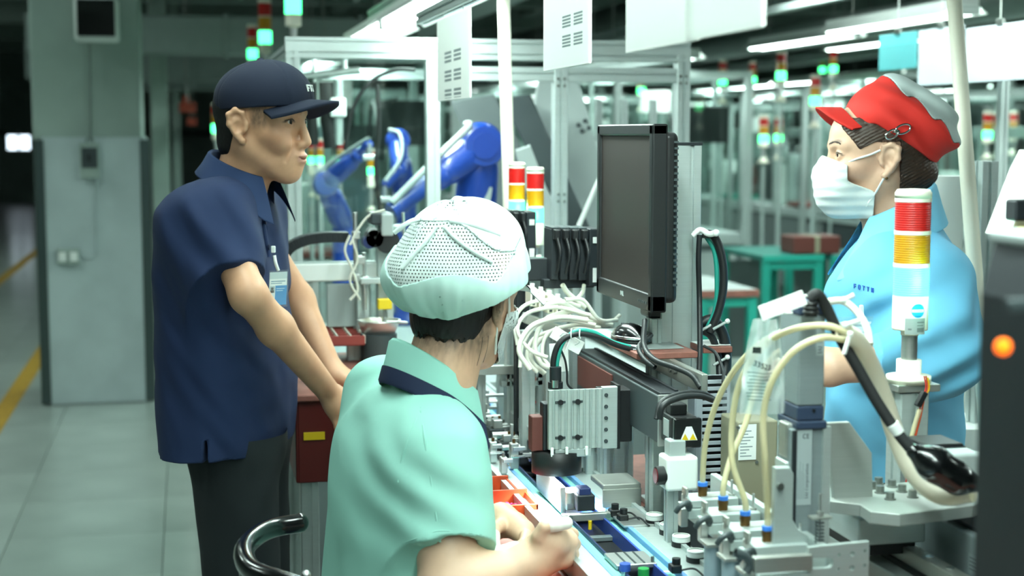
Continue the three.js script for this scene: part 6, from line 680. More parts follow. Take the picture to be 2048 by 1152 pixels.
// overhead frame of the line with its hanging cards
{
  const t = thing('lamp_frame', 'white post and overhead rails that carry the lamps and cards', 'frame', [0.84, 0, -3.8]), a = at(1008, 60, 3.92), b = at(1031, 470, 3.9); part(t, 'post', [rod(V3(b.x + 0.02, 0, b.z), V3(a.x - 0.006, 2.02, a.z), 0.0165, 14)], M.cream); part(t, 'hanger_rail', prof(0.03, 0.03, 3.2, 'z', 0.62, 1.8, -2.4), M.alu); part(t, 'lamp_rail', prof(0.04, 0.04, 5.4, 'z', 0.7, 1.935, -3.0), M.alu); for (const z of [-1.0, -3.5]) part(t, 'cross_rail', [prof(0.03, 0.03, 0.22, 'x', 0.67, 1.972, z), rod([0.62, 1.81, z], [0.62, 1.96, z], 0.006, 8)], M.alu); for (const z of [-0.9, -2.6, -5.2]) part(t, 'drop_rod', rod([0.7, 1.95, z], [0.7, 3.42, z], 0.006, 8), M.bolt); part(t, 'clamp', rb(0.05, 0.05, 0.05, a.x - 0.002, 1.93, a.z, 0.006), M.bolt);
  const card = (lab, pa, pb, ybA, ybB, yt, draw, w = 256, h = 256, X0 = 0.618) => { const A = onX(pa, ybA, X0), B = onX(pb, ybB, X0), zm = (A.z + B.z) / 2, wd = Math.abs(B.z - A.z), y0 = (A.y + B.y) / 2, hh = yt - y0, c = thing('hanging_card', lab, 'sign', [X0, y0, zm]); part(c, 'board', rb(0.004, hh, wd, X0 + 0.0005, y0 + hh / 2, zm, 0.001, 1, 0), M.paper); part(c, 'print', sheet(V3(X0 - 0.0022, y0 + hh / 2, zm), V3(0, 0, 1), V3(0, 1, 0), wd * 0.96, hh * 0.96), phy(0xffffff, 0.95, 0, { map: canvasTex(w, h, draw), side: THREE.DoubleSide, transmission: 0.45, thickness: 0 }), { uv: 1 }); for (const s of [-0.3, 0.3]) part(c, 'string', rod([X0, yt, zm + s * wd], [X0, 1.787, zm + s * wd], 0.0012, 5), M.white); };
  const blank = (g, w, h) => { g.fillStyle = '#f1f5f2'; g.fillRect(0, 0, w, h); }, grid = (x0, y0, n, m, s, k) => (g, w, h) => { blank(g, w, h); g.fillStyle = '#5d6f74'; for (let i = 0; i < n; i++) for (let j = 0; j < m; j++) for (let q = 0; q < k; q++) g.fillRect(w * x0 + j * s * 1.15 * w, h * y0 + i * s * 0.9 * h + q * s * 0.6 * h / k, s * 0.85 * w, s * 0.35 * h / k); };
  card('narrow white card with small grey print hanging near the lamp', 876, 941, 207, 190, 1.775, grid(0.25, 0.42, 3, 2, 0.26, 3)); card('white card with two rows of grey print above the mesh cap', 1088, 1180, 147, 121, 1.775, grid(0.45, 0.5, 2, 2, 0.22, 4)); card('large blank white card above the monitor', 1253, 1396, 104, 82, 1.775, blank); card('white card with a small blue mark right of the large blank one', 1372, 1527, 83, 52, 1.775, (g, w, h) => { blank(g, w, h); g.fillStyle = '#7fa0c8'; g.fillRect(20, 120, 24, 30); }, 256, 256, 0.612);
}
// boards, folder and posts on the right
{
  const x = 2.6, f = (lab, name, cat, pa, pb, ya, yb, m, xx = x) => { const A = onX(pa, yb, xx), B = onX(pb, yb, xx), T = onX(pa, ya, xx), t = thing(name, lab, cat, [xx, A.y, (A.z + B.z) / 2]); part(t, 'sheet', rb(0.004, T.y - A.y, Math.abs(A.z - B.z), xx, (T.y + A.y) / 2, (A.z + B.z) / 2, 0.001), m); part(t, 'clip', rb(0.012, 0.02, 0.04, xx, T.y + 0.008, (A.z + B.z) / 2, 0.002), M.bolt); part(t, 'string', rod([xx, T.y + 0.01, (A.z + B.z) / 2], [xx, 2.02, (A.z + B.z) / 2], 0.0015, 5), M.white); };
  const pale = phy(0xe6ecf2, 0.9, 0, { side: THREE.DoubleSide, transmission: 0.5, thickness: 0 }); f('pale white board hanging left of the leaning post on the right', 'hanging_board', 'board', 1836, 1925, 62, 172, pale); f('pale white board hanging right of the leaning post', 'hanging_board', 'board', 1930, 2070, 58, 166, pale, 2.58); f('cyan plastic folder hanging beside the white boards', 'plastic_folder', 'folder', 1758, 1832, 72, 142, phy(0x76dbe0, 0.6, 0, { side: THREE.DoubleSide, transmission: 0.5, thickness: 0 }), 2.5);
  const r = thing('hanger_rail', 'grey rail over the right-hand line carrying boards and lamps', 'rail', [x, 2.0, -4.4]); part(r, 'rail', prof(0.03, 0.03, 5.2, 'z', x - 0.04, 2.04, -4.2), M.alu); for (const z of [-2.0, -6.6]) part(r, 'hanger', rod([x - 0.04, 2.05, z], [x - 0.04, 3.42, z], 0.008), M.bolt);
  const a = at(1912, 45, 3.3), b = at(1945, 480, 3.2), d = a.clone().sub(b); single('leaning_post', 'leaning white tubular post behind the red cap', 'post', [rod(b.clone().addScaledVector(d, -b.y / d.y), b.clone().addScaledVector(d, (2.1 - b.y) / d.y), 0.0165, 16)], M.cream, null, { at: [b.x, 0, b.z], part: 'tube' });
  for (const [px, top, d2, w, lab] of [[1972, 322, 3.6, 0.045, 'short aluminium post right of the leaning white post'], [2010, 90, 5, 0.03, 'thin aluminium post at the far right']]) { const p = at(px, top, d2); single('profile_post', lab, 'post', prof(w, w, p.y, 'y', p.x, p.y / 2, p.z), M.alu, null, { at: [p.x, 0, p.z], part: 'profile' }); }
  { const p = at(1925, 560, 3.5), t = thing('white_cabinet', 'white drum behind the blue shirt at the right', 'drum', [p.x, 0, p.z]); part(t, 'drum_body', cy(0.11, 0.8, p.x + 0.06, 0.4, p.z - 0.1, 'y', 28), M.white); part(t, 'stack', cy(0.06, 0.2, p.x - 0.005, at(1915, 440, 3.5).y, p.z - 0.12, 'y', 24), M.whiteMatte); part(t, 'stack_stand', cy(0.02, at(1915, 440, 3.5).y - 0.89, p.x - 0.005, (at(1915, 440, 3.5).y - 0.1 + 0.79) / 2, p.z - 0.12), M.alu); }
  { const z = -1.9, q = (px, py) => at(px, py, 2.2), t = thing('hooded_unit', 'white hooded unit with black bracket and yellow part at the far right', 'machine head', q(2020, 460)), P = [[1990, 470], [2060, 470], [2060, 300], [2040, 340], [2015, 405]].map((p) => { const v = atV(p[0], p[1], 2.2); return [v.x, v.y]; }), g = ex(P, 0.1, 0.004); g.applyMatrix4(new THREE.Matrix4().makeRotationY(-YAW).multiply(new THREE.Matrix4().makeTranslation(0, 0, -2.2))); part(t, 'hood', g, M.white); const c = q(2010, 415); part(t, 'bracket', rb(0.05, 0.03, 0.03, c.x - 0.008, c.y, c.z + 0.07, 0.004), M.dark); const y = q(2005, 458); part(t, 'yellow_part', rb(0.02, 0.016, 0.03, y.x, y.y, y.z + 0.07, 0.003), M.yellow); const s = q(2030, 475); part(t, 'stand', rb(0.06, s.y - 0.765, 0.06, s.x + 0.03, (s.y + 0.765) / 2, s.z, 0.004), M.greyPaint); }
}
// teal tables in the aisle behind
{
  const tab = (lab, pa, pb, py, d, h2, brown) => { const A = at(pa, py, d), B = at(pb, py, d), w = Math.abs(B.x - A.x), y = A.y, xm = (A.x + B.x) / 2, z = A.z, dp = 0.7, t = thing('teal_table', lab, 'table', [xm, 0, z - dp / 2]); part(t, 'table_top', rb(w, 0.03, dp, xm, y - 0.015, z - dp / 2, 0.004), brown ? M.lightGrey : M.tealDark); part(t, 'edge', rb(w + 0.006, 0.034, 0.008, xm, y - 0.016, z, 0.003), brown ? M.brownTop : M.teal); for (const [sx, dz] of [[-1, 0.03], [1, 0.03], [-1, dp - 0.03], [1, dp - 0.03]]) part(t, 'leg', rb(0.045, y - 0.03, 0.045, xm + sx * (w / 2 - 0.024), (y - 0.03) / 2, z - dz, 0.003), M.teal); part(t, 'rail', rb(w - 0.05, 0.04, 0.03, xm, y - 0.06, z - 0.03, 0.003), M.teal); part(t, 'rail', rb(w - 0.05, 0.04, 0.03, xm, 0.12, z - 0.03, 0.003), M.teal); part(t, 'side_panel', rb(w - 0.06, y - 0.24, 0.008, xm, (y - 0.06 + 0.14) / 2, z - dp + 0.03, 0.002), M.greyPaint); return { xm, y, z: z - dp / 2, w }; };
  tab('low teal table with pale top beside the cable coil', 1395, 1528, 582, 6.8, 0.8, true); const b = tab('teal bench behind the blue shirt with a brown box on it', 1527, 1660, 512, 8.2, 0.8, false); tab('second teal bench to the right, half behind the worker', 1665, 1760, 512, 8.3, 0.8, false);
  const p = at(1635, 495, 8.3), t = thing('carton', 'dark brown carton on the teal bench', 'box', [p.x, b.y, p.z]); part(t, 'carton_body', rb(0.28, 0.1, 0.2, p.x, b.y + 0.052, p.z - 0.1, 0.01), M.brownEdge); part(t, 'tape', rb(0.04, 0.102, 0.202, p.x, b.y + 0.053, p.z - 0.1, 0.008), M.beige);
}
// ---------- the seated worker's chair ----------
{
  const P = (px, py, d) => atV(px, py, d), c = P(770, 1100, 2.56), base = V3(c.x, 0, c.z), t = thing('office_chair', 'black chair with glossy tubular back rail behind the seated worker', 'chair', v2w(base), -YAW); frameV.set(t, base.clone());
  const pts = [[598, 1046, 2.42], [545, 1056, 2.39], [503, 1080, 2.32], [488, 1110, 2.235], [506, 1142, 2.165], [560, 1162, 2.12], [640, 1186, 2.09], [720, 1206, 2.08]].map((q) => P(...q)), rail = part(t, 'back_rail', tb(pts, 0.016, 120, 16), M.blackGloss); part(rail, 'end_cap', ball(0.016, ...pts[0].toArray(), 1, 1, 1, 20), M.blackGloss); part(rail, 'screw_cap', ball(0.007, ...P(612, 1150, 2.11).toArray()), M.chrome);
  part(t, 'seat', rb(0.44, 0.07, 0.44, base.x + 0.02, 0.4, base.z, 0.03, 3), M.rubber); for (const q of [pts[3], pts[6]]) part(t, 'back_upright', tb([q, V3(q.x + 0.03, 0.62, q.z - 0.02), V3(q.x + 0.12, 0.41, q.z - 0.06), V3(base.x, 0.39, base.z)], 0.012, 30, 10), M.blackGloss); part(t, 'gas_post', cy(0.025, 0.3, base.x, 0.24, base.z), M.steel);
  for (let i = 0; i < 5; i++) { const a = i * 1.2566 + 0.3, x = base.x + Math.cos(a) * 0.26, z = base.z + Math.sin(a) * 0.26; const l = part(t, 'leg', rod([base.x, 0.1, base.z], [x, 0.07, z], 0.02, 10, 0.014), M.black); part(l, 'caster', cy(0.025, 0.03, x, 0.027, z, 'x', 16), M.black); }
}
// ---------- people ----------
const secs = (D, rot, rows) => rows.map(([py, xl, xr, rz, dz = 0]) => { const a = atV(xl, py, D), b = atV(xr, py, D), e = (b.x - a.x) / 2; return [a.y, (a.x + b.x) / 2, -D + dz, Math.sqrt(Math.max(e * e - (rz * Math.sin(rot)) ** 2, (e * 0.5) ** 2)) / Math.cos(rot), rz]; }).sort((a, b) => a[0] - b[0]);
function cloth(f, amp, sx, sy, sz, dirx = 0.35, seed = 0) { return (x, y, z) => { const d = f(x, y, z); if (d > 0.05 || d < -0.05) return d; const w = vn(x * sx + y * sy * dirx + seed, y * sy, z * sz) + 0.5 * vn(x * sx * 2.1 + y * sy * 1.5 + seed, y * sy * 2.2, z * sz * 2.1); return d - amp * w; }; }
function sleeve(a, b, r1, r2, open = 0.02, th = 0.009) {       // cloth tube from a to b, open at b
  const d = vv(b).clone().sub(vv(a)), n = d.clone().normalize(), out = both(rc(a, vv(b).clone().addScaledVector(n, 0.05), r1, r2), pl(b, n)), hole = both(rc(vv(b).clone().addScaledVector(n, -open), vv(b).clone().addScaledVector(n, 0.05), r2 - th, r2 - th), pl(vv(b).clone().addScaledVector(n, -open), n.clone().negate()));
  return open ? cut(0.002, out, hole) : out;
}
function taperBrim(h, pts, th) {   // a curved peak: rows of points from the rim outwards, in the head frame
  const n = pts.length, m = pts[0].length, pos = [], ind = [];
  for (const s of [0, 1]) for (const r of pts) for (const p of r) { const q = h.pt(p[0], p[1] - s * th, p[2]); pos.push(q.x, q.y, q.z); }
  const id = (s, i, j) => s * n * m + i * m + j, quad = (a, b, c, d) => ind.push(a, b, c, a, c, d);
  for (let i = 0; i < n - 1; i++) for (let j = 0; j < m - 1; j++) { quad(id(0, i, j), id(0, i, j + 1), id(0, i + 1, j + 1), id(0, i + 1, j)); quad(id(1, i, j), id(1, i + 1, j), id(1, i + 1, j + 1), id(1, i, j + 1)); }
  for (let j = 0; j < m - 1; j++) { quad(id(0, n - 1, j), id(0, n - 1, j + 1), id(1, n - 1, j + 1), id(1, n - 1, j)); }
  for (let i = 0; i < n - 1; i++) { quad(id(0, i, 0), id(0, i + 1, 0), id(1, i + 1, 0), id(1, i, 0)); quad(id(0, i, m - 1), id(1, i, m - 1), id(1, i + 1, m - 1), id(0, i + 1, m - 1)); }
  const g = new THREE.BufferGeometry(); g.setAttribute('position', new THREE.Float32BufferAttribute(pos, 3)); g.setIndex(ind); g.computeVertexNormals(); return g;
}





function buildMan() {
  const D = 3.1, P = (px, py, d = D) => atV(px, py, d), base = P(475, 900); base.y = 0;
  const t = person('man in navy polo shirt and navy cap leaning on the line', base);
  const ry = -0.3, h = headFrame(P(483, 252, 3.0).add(V3(0.0228, 0, -0.0735)), ry, -0.04, 0.98);
  const hd = headField({ smile: true, jaw: 0.05, neck: [[-0.018, -0.05, 0], [-0.058, -0.18, 0], 0.055, 0.06] }), hf = inHead(h, hd);
  const rot = -0.22, rows = [[348, 424, 504, 0.05], [366, 391, 521, 0.11], [394, 358, 533, 0.172], [430, 342, 543, 0.198], [500, 335, 552, 0.2], [600, 334, 564, 0.2], [700, 334, 577, 0.205], [800, 336, 580, 0.21], [868, 338, 578, 0.212], [886, 340, 575, 0.214]];
  const trunk = loft(secs(D, rot, rows), rot), S1 = P(432, 434, 2.965), E1 = P(497, 590, 2.86), W1 = P(668, 797, 3.1), S2 = P(470, 412, 3.28), E2 = P(596, 600, 3.36), W2 = P(668, 748, 3.3);
  const H1 = handChains(W1, V3(0.45, -0.72, -0.5), V3(0.75, 0.55, 0.25), -1, 1.02, [[0.35, 0.5, 0.3], [0.35, 0.5, 0.3], [0.4, 0.5, 0.3], [0.45, 0.5, 0.3]], [[0.04, 0.045, -0.012], [0.065, 0.058, -0.016], [0.085, 0.062, -0.02]]);
  const H2 = handChains(W2, V3(0.86, -0.34, -0.1), V3(0.34, 0.9, -0.1), 1, 1.0, [[0.35, 0.5, 0.3], [0.35, 0.5, 0.3], [0.4, 0.5, 0.3], [0.45, 0.5, 0.3]], [[0.04, 0.045, -0.012], [0.065, 0.058, -0.016], [0.085, 0.062, -0.02]]);
  const arms = un(0.02, rc(S1, E1, 0.041, 0.035), rc(E1, E1.clone().lerp(W1, 0.3), 0.034, 0.035), rc(E1.clone().lerp(W1, 0.3), W1, 0.035, 0.0235)), arm2 = un(0.02, rc(S2, E2, 0.046, 0.036), rc(E2, W2, 0.036, 0.0235)), h1 = handField(H1, 1.02), h2 = handField(H2, 1);
  const legs = [[470, 3.03, 0], [496, 3.17, 0.0]].map(([px, d, fwd]) => { const a = P(px - 6, 860, d), k = V3(a.x + 0.02 + fwd, 0.47, a.z), f = V3(a.x - 0.02 + fwd, 0.06, a.z); return { a, k, f }; });
  const hem = P(440, 886).y + 0.06, inner = (x, y, z) => Math.max(trunk(x, y, z) - 0.01, hem - 0.044 - y), all = (x, y, z) => { let d = smin(hf(x, y, z), smin(arms(x, y, z), h1(x, y, z), 0.02), 0.02); d = Math.min(d, smin(arm2(x, y, z), h2(x, y, z), 0.02)); d = smin(d, inner(x, y, z) + 0.044, 0.03); for (const l of legs) d = Math.min(d, rc(l.a, l.k, 0.06, 0.045)(x, y, z), rc(l.k, l.f, 0.045, 0.032)(x, y, z)); return d; };
  const base3 = [0.63, 0.345, 0.205], col = faceCol(h, base3, { lash: true, sideburn: true }), sk = skinCol(base3), hy = P(480, 345).y;
  const geo = [];
  { const o = h.pt(0.01, 0, 0); geo.push(net(hf, [o.x - 0.15, hy - 0.1, o.z - 0.13], [o.x + 0.16, o.y + 0.16, o.z + 0.13], 0.0028, col)); }
  const [l1, u1] = around([S1, E1, W1], 0.07); geo.push(net((x, y, z) => smin(arms(x, y, z), h1(x, y, z), 0.02), l1, [u1[0] - 0.04, u1[1], u1[2]], 0.007, sk));
  const [l2, u2] = around([S2, E2, W2], 0.07); geo.push(net((x, y, z) => smin(arm2(x, y, z), h2(x, y, z), 0.02), l2, [u2[0] - 0.04, u2[1], u2[2]], 0.009, sk));
  for (const [H, f] of [[H1, (x, y, z) => smin(arms(x, y, z), h1(x, y, z), 0.02)], [H2, (x, y, z) => smin(arm2(x, y, z), h2(x, y, z), 0.02)]]) { const [l, u] = around([...H.chains.flatMap((c) => c.pts)], 0.03); l[0] = Math.max(l[0], (H === H1 ? u1 : u2)[0] - 0.055); geo.push(net(f, l, u, 0.0034, sk)); }
  { const [l, u] = around([...legs.flatMap((q) => [q.a, q.k, q.f])], 0.26); u[1] = hy - 0.02; l[1] = 0.03; geo.push(net((x, y, z) => { let d = inner(x, y, z) + 0.044; for (const q of legs) d = Math.min(d, rc(q.a, q.k, 0.06, 0.045)(x, y, z), rc(q.k, q.f, 0.045, 0.032)(x, y, z)); return d; }, l, u, 0.022, sk)); }
  const body = part(t, 'body', geo, M.skin); eyes(t, h, body, hd);
  // hair below the cap
  const hA = el([-0.006, 0.038, 0], [0.094, 0.086, 0.0795]), hB = el([-0.03, -0.03, 0], [0.06, 0.06, 0.0605]);
  const hairF = inHead(h, (x, y, z) => { const back = Math.max(x + 0.028 + (y < -0.03 ? (-0.03 - y) * 0.5 : 0), -0.072 - y), side = Math.max(x - 0.03, 0.036 - y); return Math.max(smin(hA(x, y, z), hB(x, y, z), 0.02), Math.min(back, side)) + 0.0008 * vn(x * 600, y * 150, z * 600); });
  { const o = h.pt(0, 0, 0); part(body, 'hair', net(hairF, [o.x - 0.14, o.y - 0.1, o.z - 0.12], [o.x + 0.1, o.y + 0.1, o.z + 0.12], 0.0032), M.hair); }
  // shirt
  const up = E1.clone().sub(S1).normalize(), slv = sleeve(S1, P(463, 554, 2.9), 0.066, 0.066, 0), slv2 = sleeve(S2, P(500, 545, 3.33), 0.08, 0.066, 0.02);
  const vent = el(P(411, 928, 2.9), [0.0035, 0.05, 0.06]);
  let sf = un(0.09, trunk, slv, slv2); sf = cut(0.006, sf, inHead(h, rc([-0.04, -0.1, 0], [-0.05, -0.26, 0], 0.058, 0.058)));
  const arm = rc(S1, E1.clone(), 0.02, 0.02), foldF = (x, y, z) => {
    const d = sf(x, y, z); if (Math.abs(d) > 0.04) return Math.max(d, -vent(x, y, z));
    const lw = sst(0.2, -0.1, x - base.x + 0.05), w = 0.009 * vn(x * 15 + y * 7, y * 3.2, z * 9) + 0.005 * vn(x * 34 + y * 20, y * 9, z * 22) + 0.003 * Math.sin((x * 0.9 + y * 0.55 - (z + D) * 0.4) * 75 + 6 * vn(x * 5, y * 5, z * 5)) * sst(0.28, 0.02, Math.abs(y - 1.27)) * sst(-0.25, 0.02, x - base.x);
    return Math.max(d - w, -vent(x, y, z));
  };
  { const top = P(440, 300).y, bot = P(440, 895).y; part(t, 'polo_shirt', net(foldF, [base.x - 0.24, bot, -D - 0.36], [base.x + 0.2, top, -D + 0.36], 0.0058), M.navyShirt); }
  const shirt = t.children[t.children.length - 1];
  // collar
  const nc = P(486, 332, 3.08), q = h.dir(1, 0, 0), r2 = h.dir(0, 0, 1);
  part(shirt, 'collar', collarGeo((a) => {
    const c = Math.cos(a), s = Math.sin(a), fr = sst(-0.3, 1, c), P3 = (k, y) => nc.clone().addScaledVector(q, c * 0.064 * k).addScaledVector(r2, s * 0.064 * k).add(V3(0, y - 0.052 * (0.5 + c * 0.5), 0));
    return [P3(0.97, -0.03), P3(0.97, 0.024), P3(1.03, 0.031), P3(1.1, 0.028), P3(1.28 + 0.05 * fr, 0.008 - 0.014 * fr), P3(1.52 + 0.12 * fr, -0.012 - 0.05 * fr * fr), P3(1.5 + 0.12 * fr, -0.016 - 0.05 * fr * fr)];
  }, 60, 0.5), std(0x1b3157, 0.85, 0, { bumpMap: weave, bumpScale: 0.0006, side: THREE.DoubleSide }));
  // front placket and buttons
  const fy = (py, dx) => { const y = P(500, py).y; let x = base.x + 0.3; const z = -D + 0.055; while (foldF(x, y, z) > 0 && x > base.x - 0.2) x -= 0.002; return V3(x + dx, y, z); };
  const pk = [425, 450, 480, 510].map((py) => fy(py, 0.001)); part(shirt, 'placket', tb(pk.map((p) => p.clone().add(V3(0, 0, -0.004))), 0.008, 40, 8).scale(1, 1, 1), M.navyShirt);
  for (const py of [440, 490]) { const p = fy(py, 0.009); part(shirt, 'button', cy(0.0055, 0.003, p.x, p.y, p.z + 0.004, 'x', 14), M.navyBand); }
  { const a = fy(470, 0.002), b = fy(560, 0.002); part(shirt, 'breast_pocket', rb(0.006, 0.1, 0.085, (a.x + b.x) / 2 - 0.008, (a.y + b.y) / 2 - 0.03, a.z + 0.055, 0.003, 1, 0, -rot - 0.5, Math.atan2(a.x - b.x, a.y - b.y) * -0.6), M.navyShirt); }
  // trousers, belt, shoes
  const tr = un(0.04, ...legs.flatMap((l, i) => [rc(V3(l.a.x, l.a.y + 0.06, l.a.z), l.k, 0.094, i ? 0.07 : 0.074), rc(l.k, V3(l.f.x, 0.1, l.f.z), i ? 0.07 : 0.074, 0.062)]), rc(P(474, 870, 3.06), P(480, 870, 3.14), 0.1, 0.1)), trF = (x, y, z) => Math.max(tr(x, y, z) - 0.004 * vn(x * 18 + y * 9, y * 7, z * 16) - 0.003 * vn(x * 40, y * 22, z * 40), 0.075 - y);
  { const [l, u] = around(legs.flatMap((k) => [k.a, k.k, k.f]), 0.13); u[1] = P(440, 870).y + 0.02; part(t, 'trousers', net(trF, l, u, 0.0085), M.trousers); }
  for (const l of legs) { const s = un(0.02, rc([l.f.x - 0.03, 0.045, l.f.z], [l.f.x + 0.13, 0.035, l.f.z], 0.042, 0.034), rc([l.f.x, 0.06, l.f.z], [l.f.x, 0.11, l.f.z], 0.045, 0.043)); part(t, 'shoe', net((x, y, z) => Math.max(s(x, y, z), 0.002 - y), [l.f.x - 0.1, -0.01, l.f.z - 0.07], [l.f.x + 0.2, 0.18, l.f.z + 0.07], 0.008), M.black); }
  // cap
  const capL = (x, y, z) => { let d = el([0.007, 0.052, 0], [0.104, 0.082, 0.0885])(x, y, z); d = smin(d, el([0.03, 0.055, 0], [0.077, 0.073, 0.077])(x, y, z), 0.03); const seam = Math.min(Math.abs(z), Math.abs(Math.hypot(x - 0.0, z) > 0 ? (x * 0.5 - Math.abs(z) * 0.866) : 1), Math.abs(x * 0.5 + Math.abs(z) * 0.9 - 0.03)); return Math.max(d + 0.0009 * sst(0.0035, 0.0, seam), 0.036 + x * 0.09 - y); };
  { const o = h.pt(0, 0.06, 0), g = net(inHead(h, capL), [o.x - 0.15, o.y - 0.09, o.z - 0.14], [o.x + 0.15, o.y + 0.1, o.z + 0.14], 0.0036);
    const c = part(t, 'cap', g, M.navyCapCloth), rows2 = []; for (let i = 0; i <= 8; i++) { const row = []; for (let j = 0; j <= 24; j++) { const a = (j / 24 - 0.5) * 2.35, k = i / 8, R = 1 - 0.16 * Math.abs(Math.sin(a)) ; row.push([Math.cos(a) * (0.09 + k * 0.072 * R) + 0.014 - 0.0 * k, 0.06 - 0.03 * Math.sin(a) * Math.sin(a) - k * (0.002 + 0.012 * Math.sin(a) * Math.sin(a)), Math.sin(a) * (0.086 + k * 0.012)]); } rows2.push(row); }
    part(c, 'brim', taperBrim(h, rows2, 0.006), M.navyCapCloth);
    const b = h.pt(0.0, 0.136, 0); part(c, 'button', ball(0.008, b.x, b.y, b.z, 1, 0.6, 1), M.navyCapCloth);
    const L = [[['F'], 0.0], [['T'], 1], [['T'], 2]];
    const strokes = { F: [[0, 0, 0.003, 0.014], [0.004, 0.0055, 0.008, 0.003], [0.003, 0.0, 0.006, 0.003]], T: [[0, 0, 0.003, 0.014], [0, 0.0055, 0.01, 0.003]] };
    [['F', 0.1], ['T', -0.08], ['T', -0.26]].forEach(([ch, a]) => { const g2 = strokes[ch].map(([dx, dy, w, hh]) => bx(w, hh, 0.002, dx, dy, 0)), p = h.pt(Math.cos(a) * 0.1085 + 0.004, 0.082, Math.sin(a) * 0.0862), m = new THREE.Matrix4().makeBasis(h.dir(Math.sin(a) * -1, 0, Math.cos(a)).multiplyScalar(-1), h.dir(-0.3, 0.95, 0), h.dir(Math.cos(a), 0.3, Math.sin(a))).setPosition(p); part(c, 'letter', g2.map((g) => g.applyMatrix4(m)), M.white); });
  }
  // badge in a clear holder clipped to the pocket
  { const c = P(556, 577, 2.96), r = V3(Math.cos(0.9), 0, Math.sin(-0.9) * -1).normalize(), rr = V3(0.86, 0, -0.5).normalize(), u = V3(0.06, 1, 0.02).normalize();
    const b = thing('identity_badge', 'blue and white photo badge hanging on the navy polo shirt', 'badge', v2w(c), -YAW); frameV.set(b, c.clone());
    const card = print(128, 224, (g, w, hh) => { g.fillStyle = '#eef3f4'; g.fillRect(0, 0, w, hh); g.fillStyle = '#c8d6da'; g.fillRect(0, 0, w, 46); g.fillStyle = '#2f8fd0'; g.fillRect(44, 92, w - 44, hh - 92); g.fillStyle = '#9bb4c0'; g.fillRect(6, 96, 34, 44); g.fillStyle = '#3b3230'; g.beginPath(); g.arc(22, 112, 9, 0, 7); g.fill(); g.fillRect(10, 122, 24, 18); g.fillStyle = '#5b86a4'; g.fillRect(12, 60, 104, 6); g.fillRect(12, 74, 80, 5); g.fillStyle = '#bfe2f5'; g.fillRect(52, 110, 60, 5); g.fillRect(52, 124, 48, 5); });
    part(b, 'card', sheet(c, rr, u, 0.037, 0.066), card, { uv: 1 }); part(b, 'holder', sheet(c.clone().add(V3(0.0008, 0, 0.0018)), rr, u, 0.041, 0.074), M.film);
    part(b, 'clip', [tb([c.clone().add(V3(0.001, 0.036, 0)), c.clone().add(V3(-0.003, 0.05, 0.004)), c.clone().add(V3(-0.006, 0.066, 0.002))], 0.0035, 12), rb(0.009, 0.014, 0.006, c.x - 0.008, c.y + 0.078, c.z + 0.001, 0.002)], M.white); }
  return t;
}


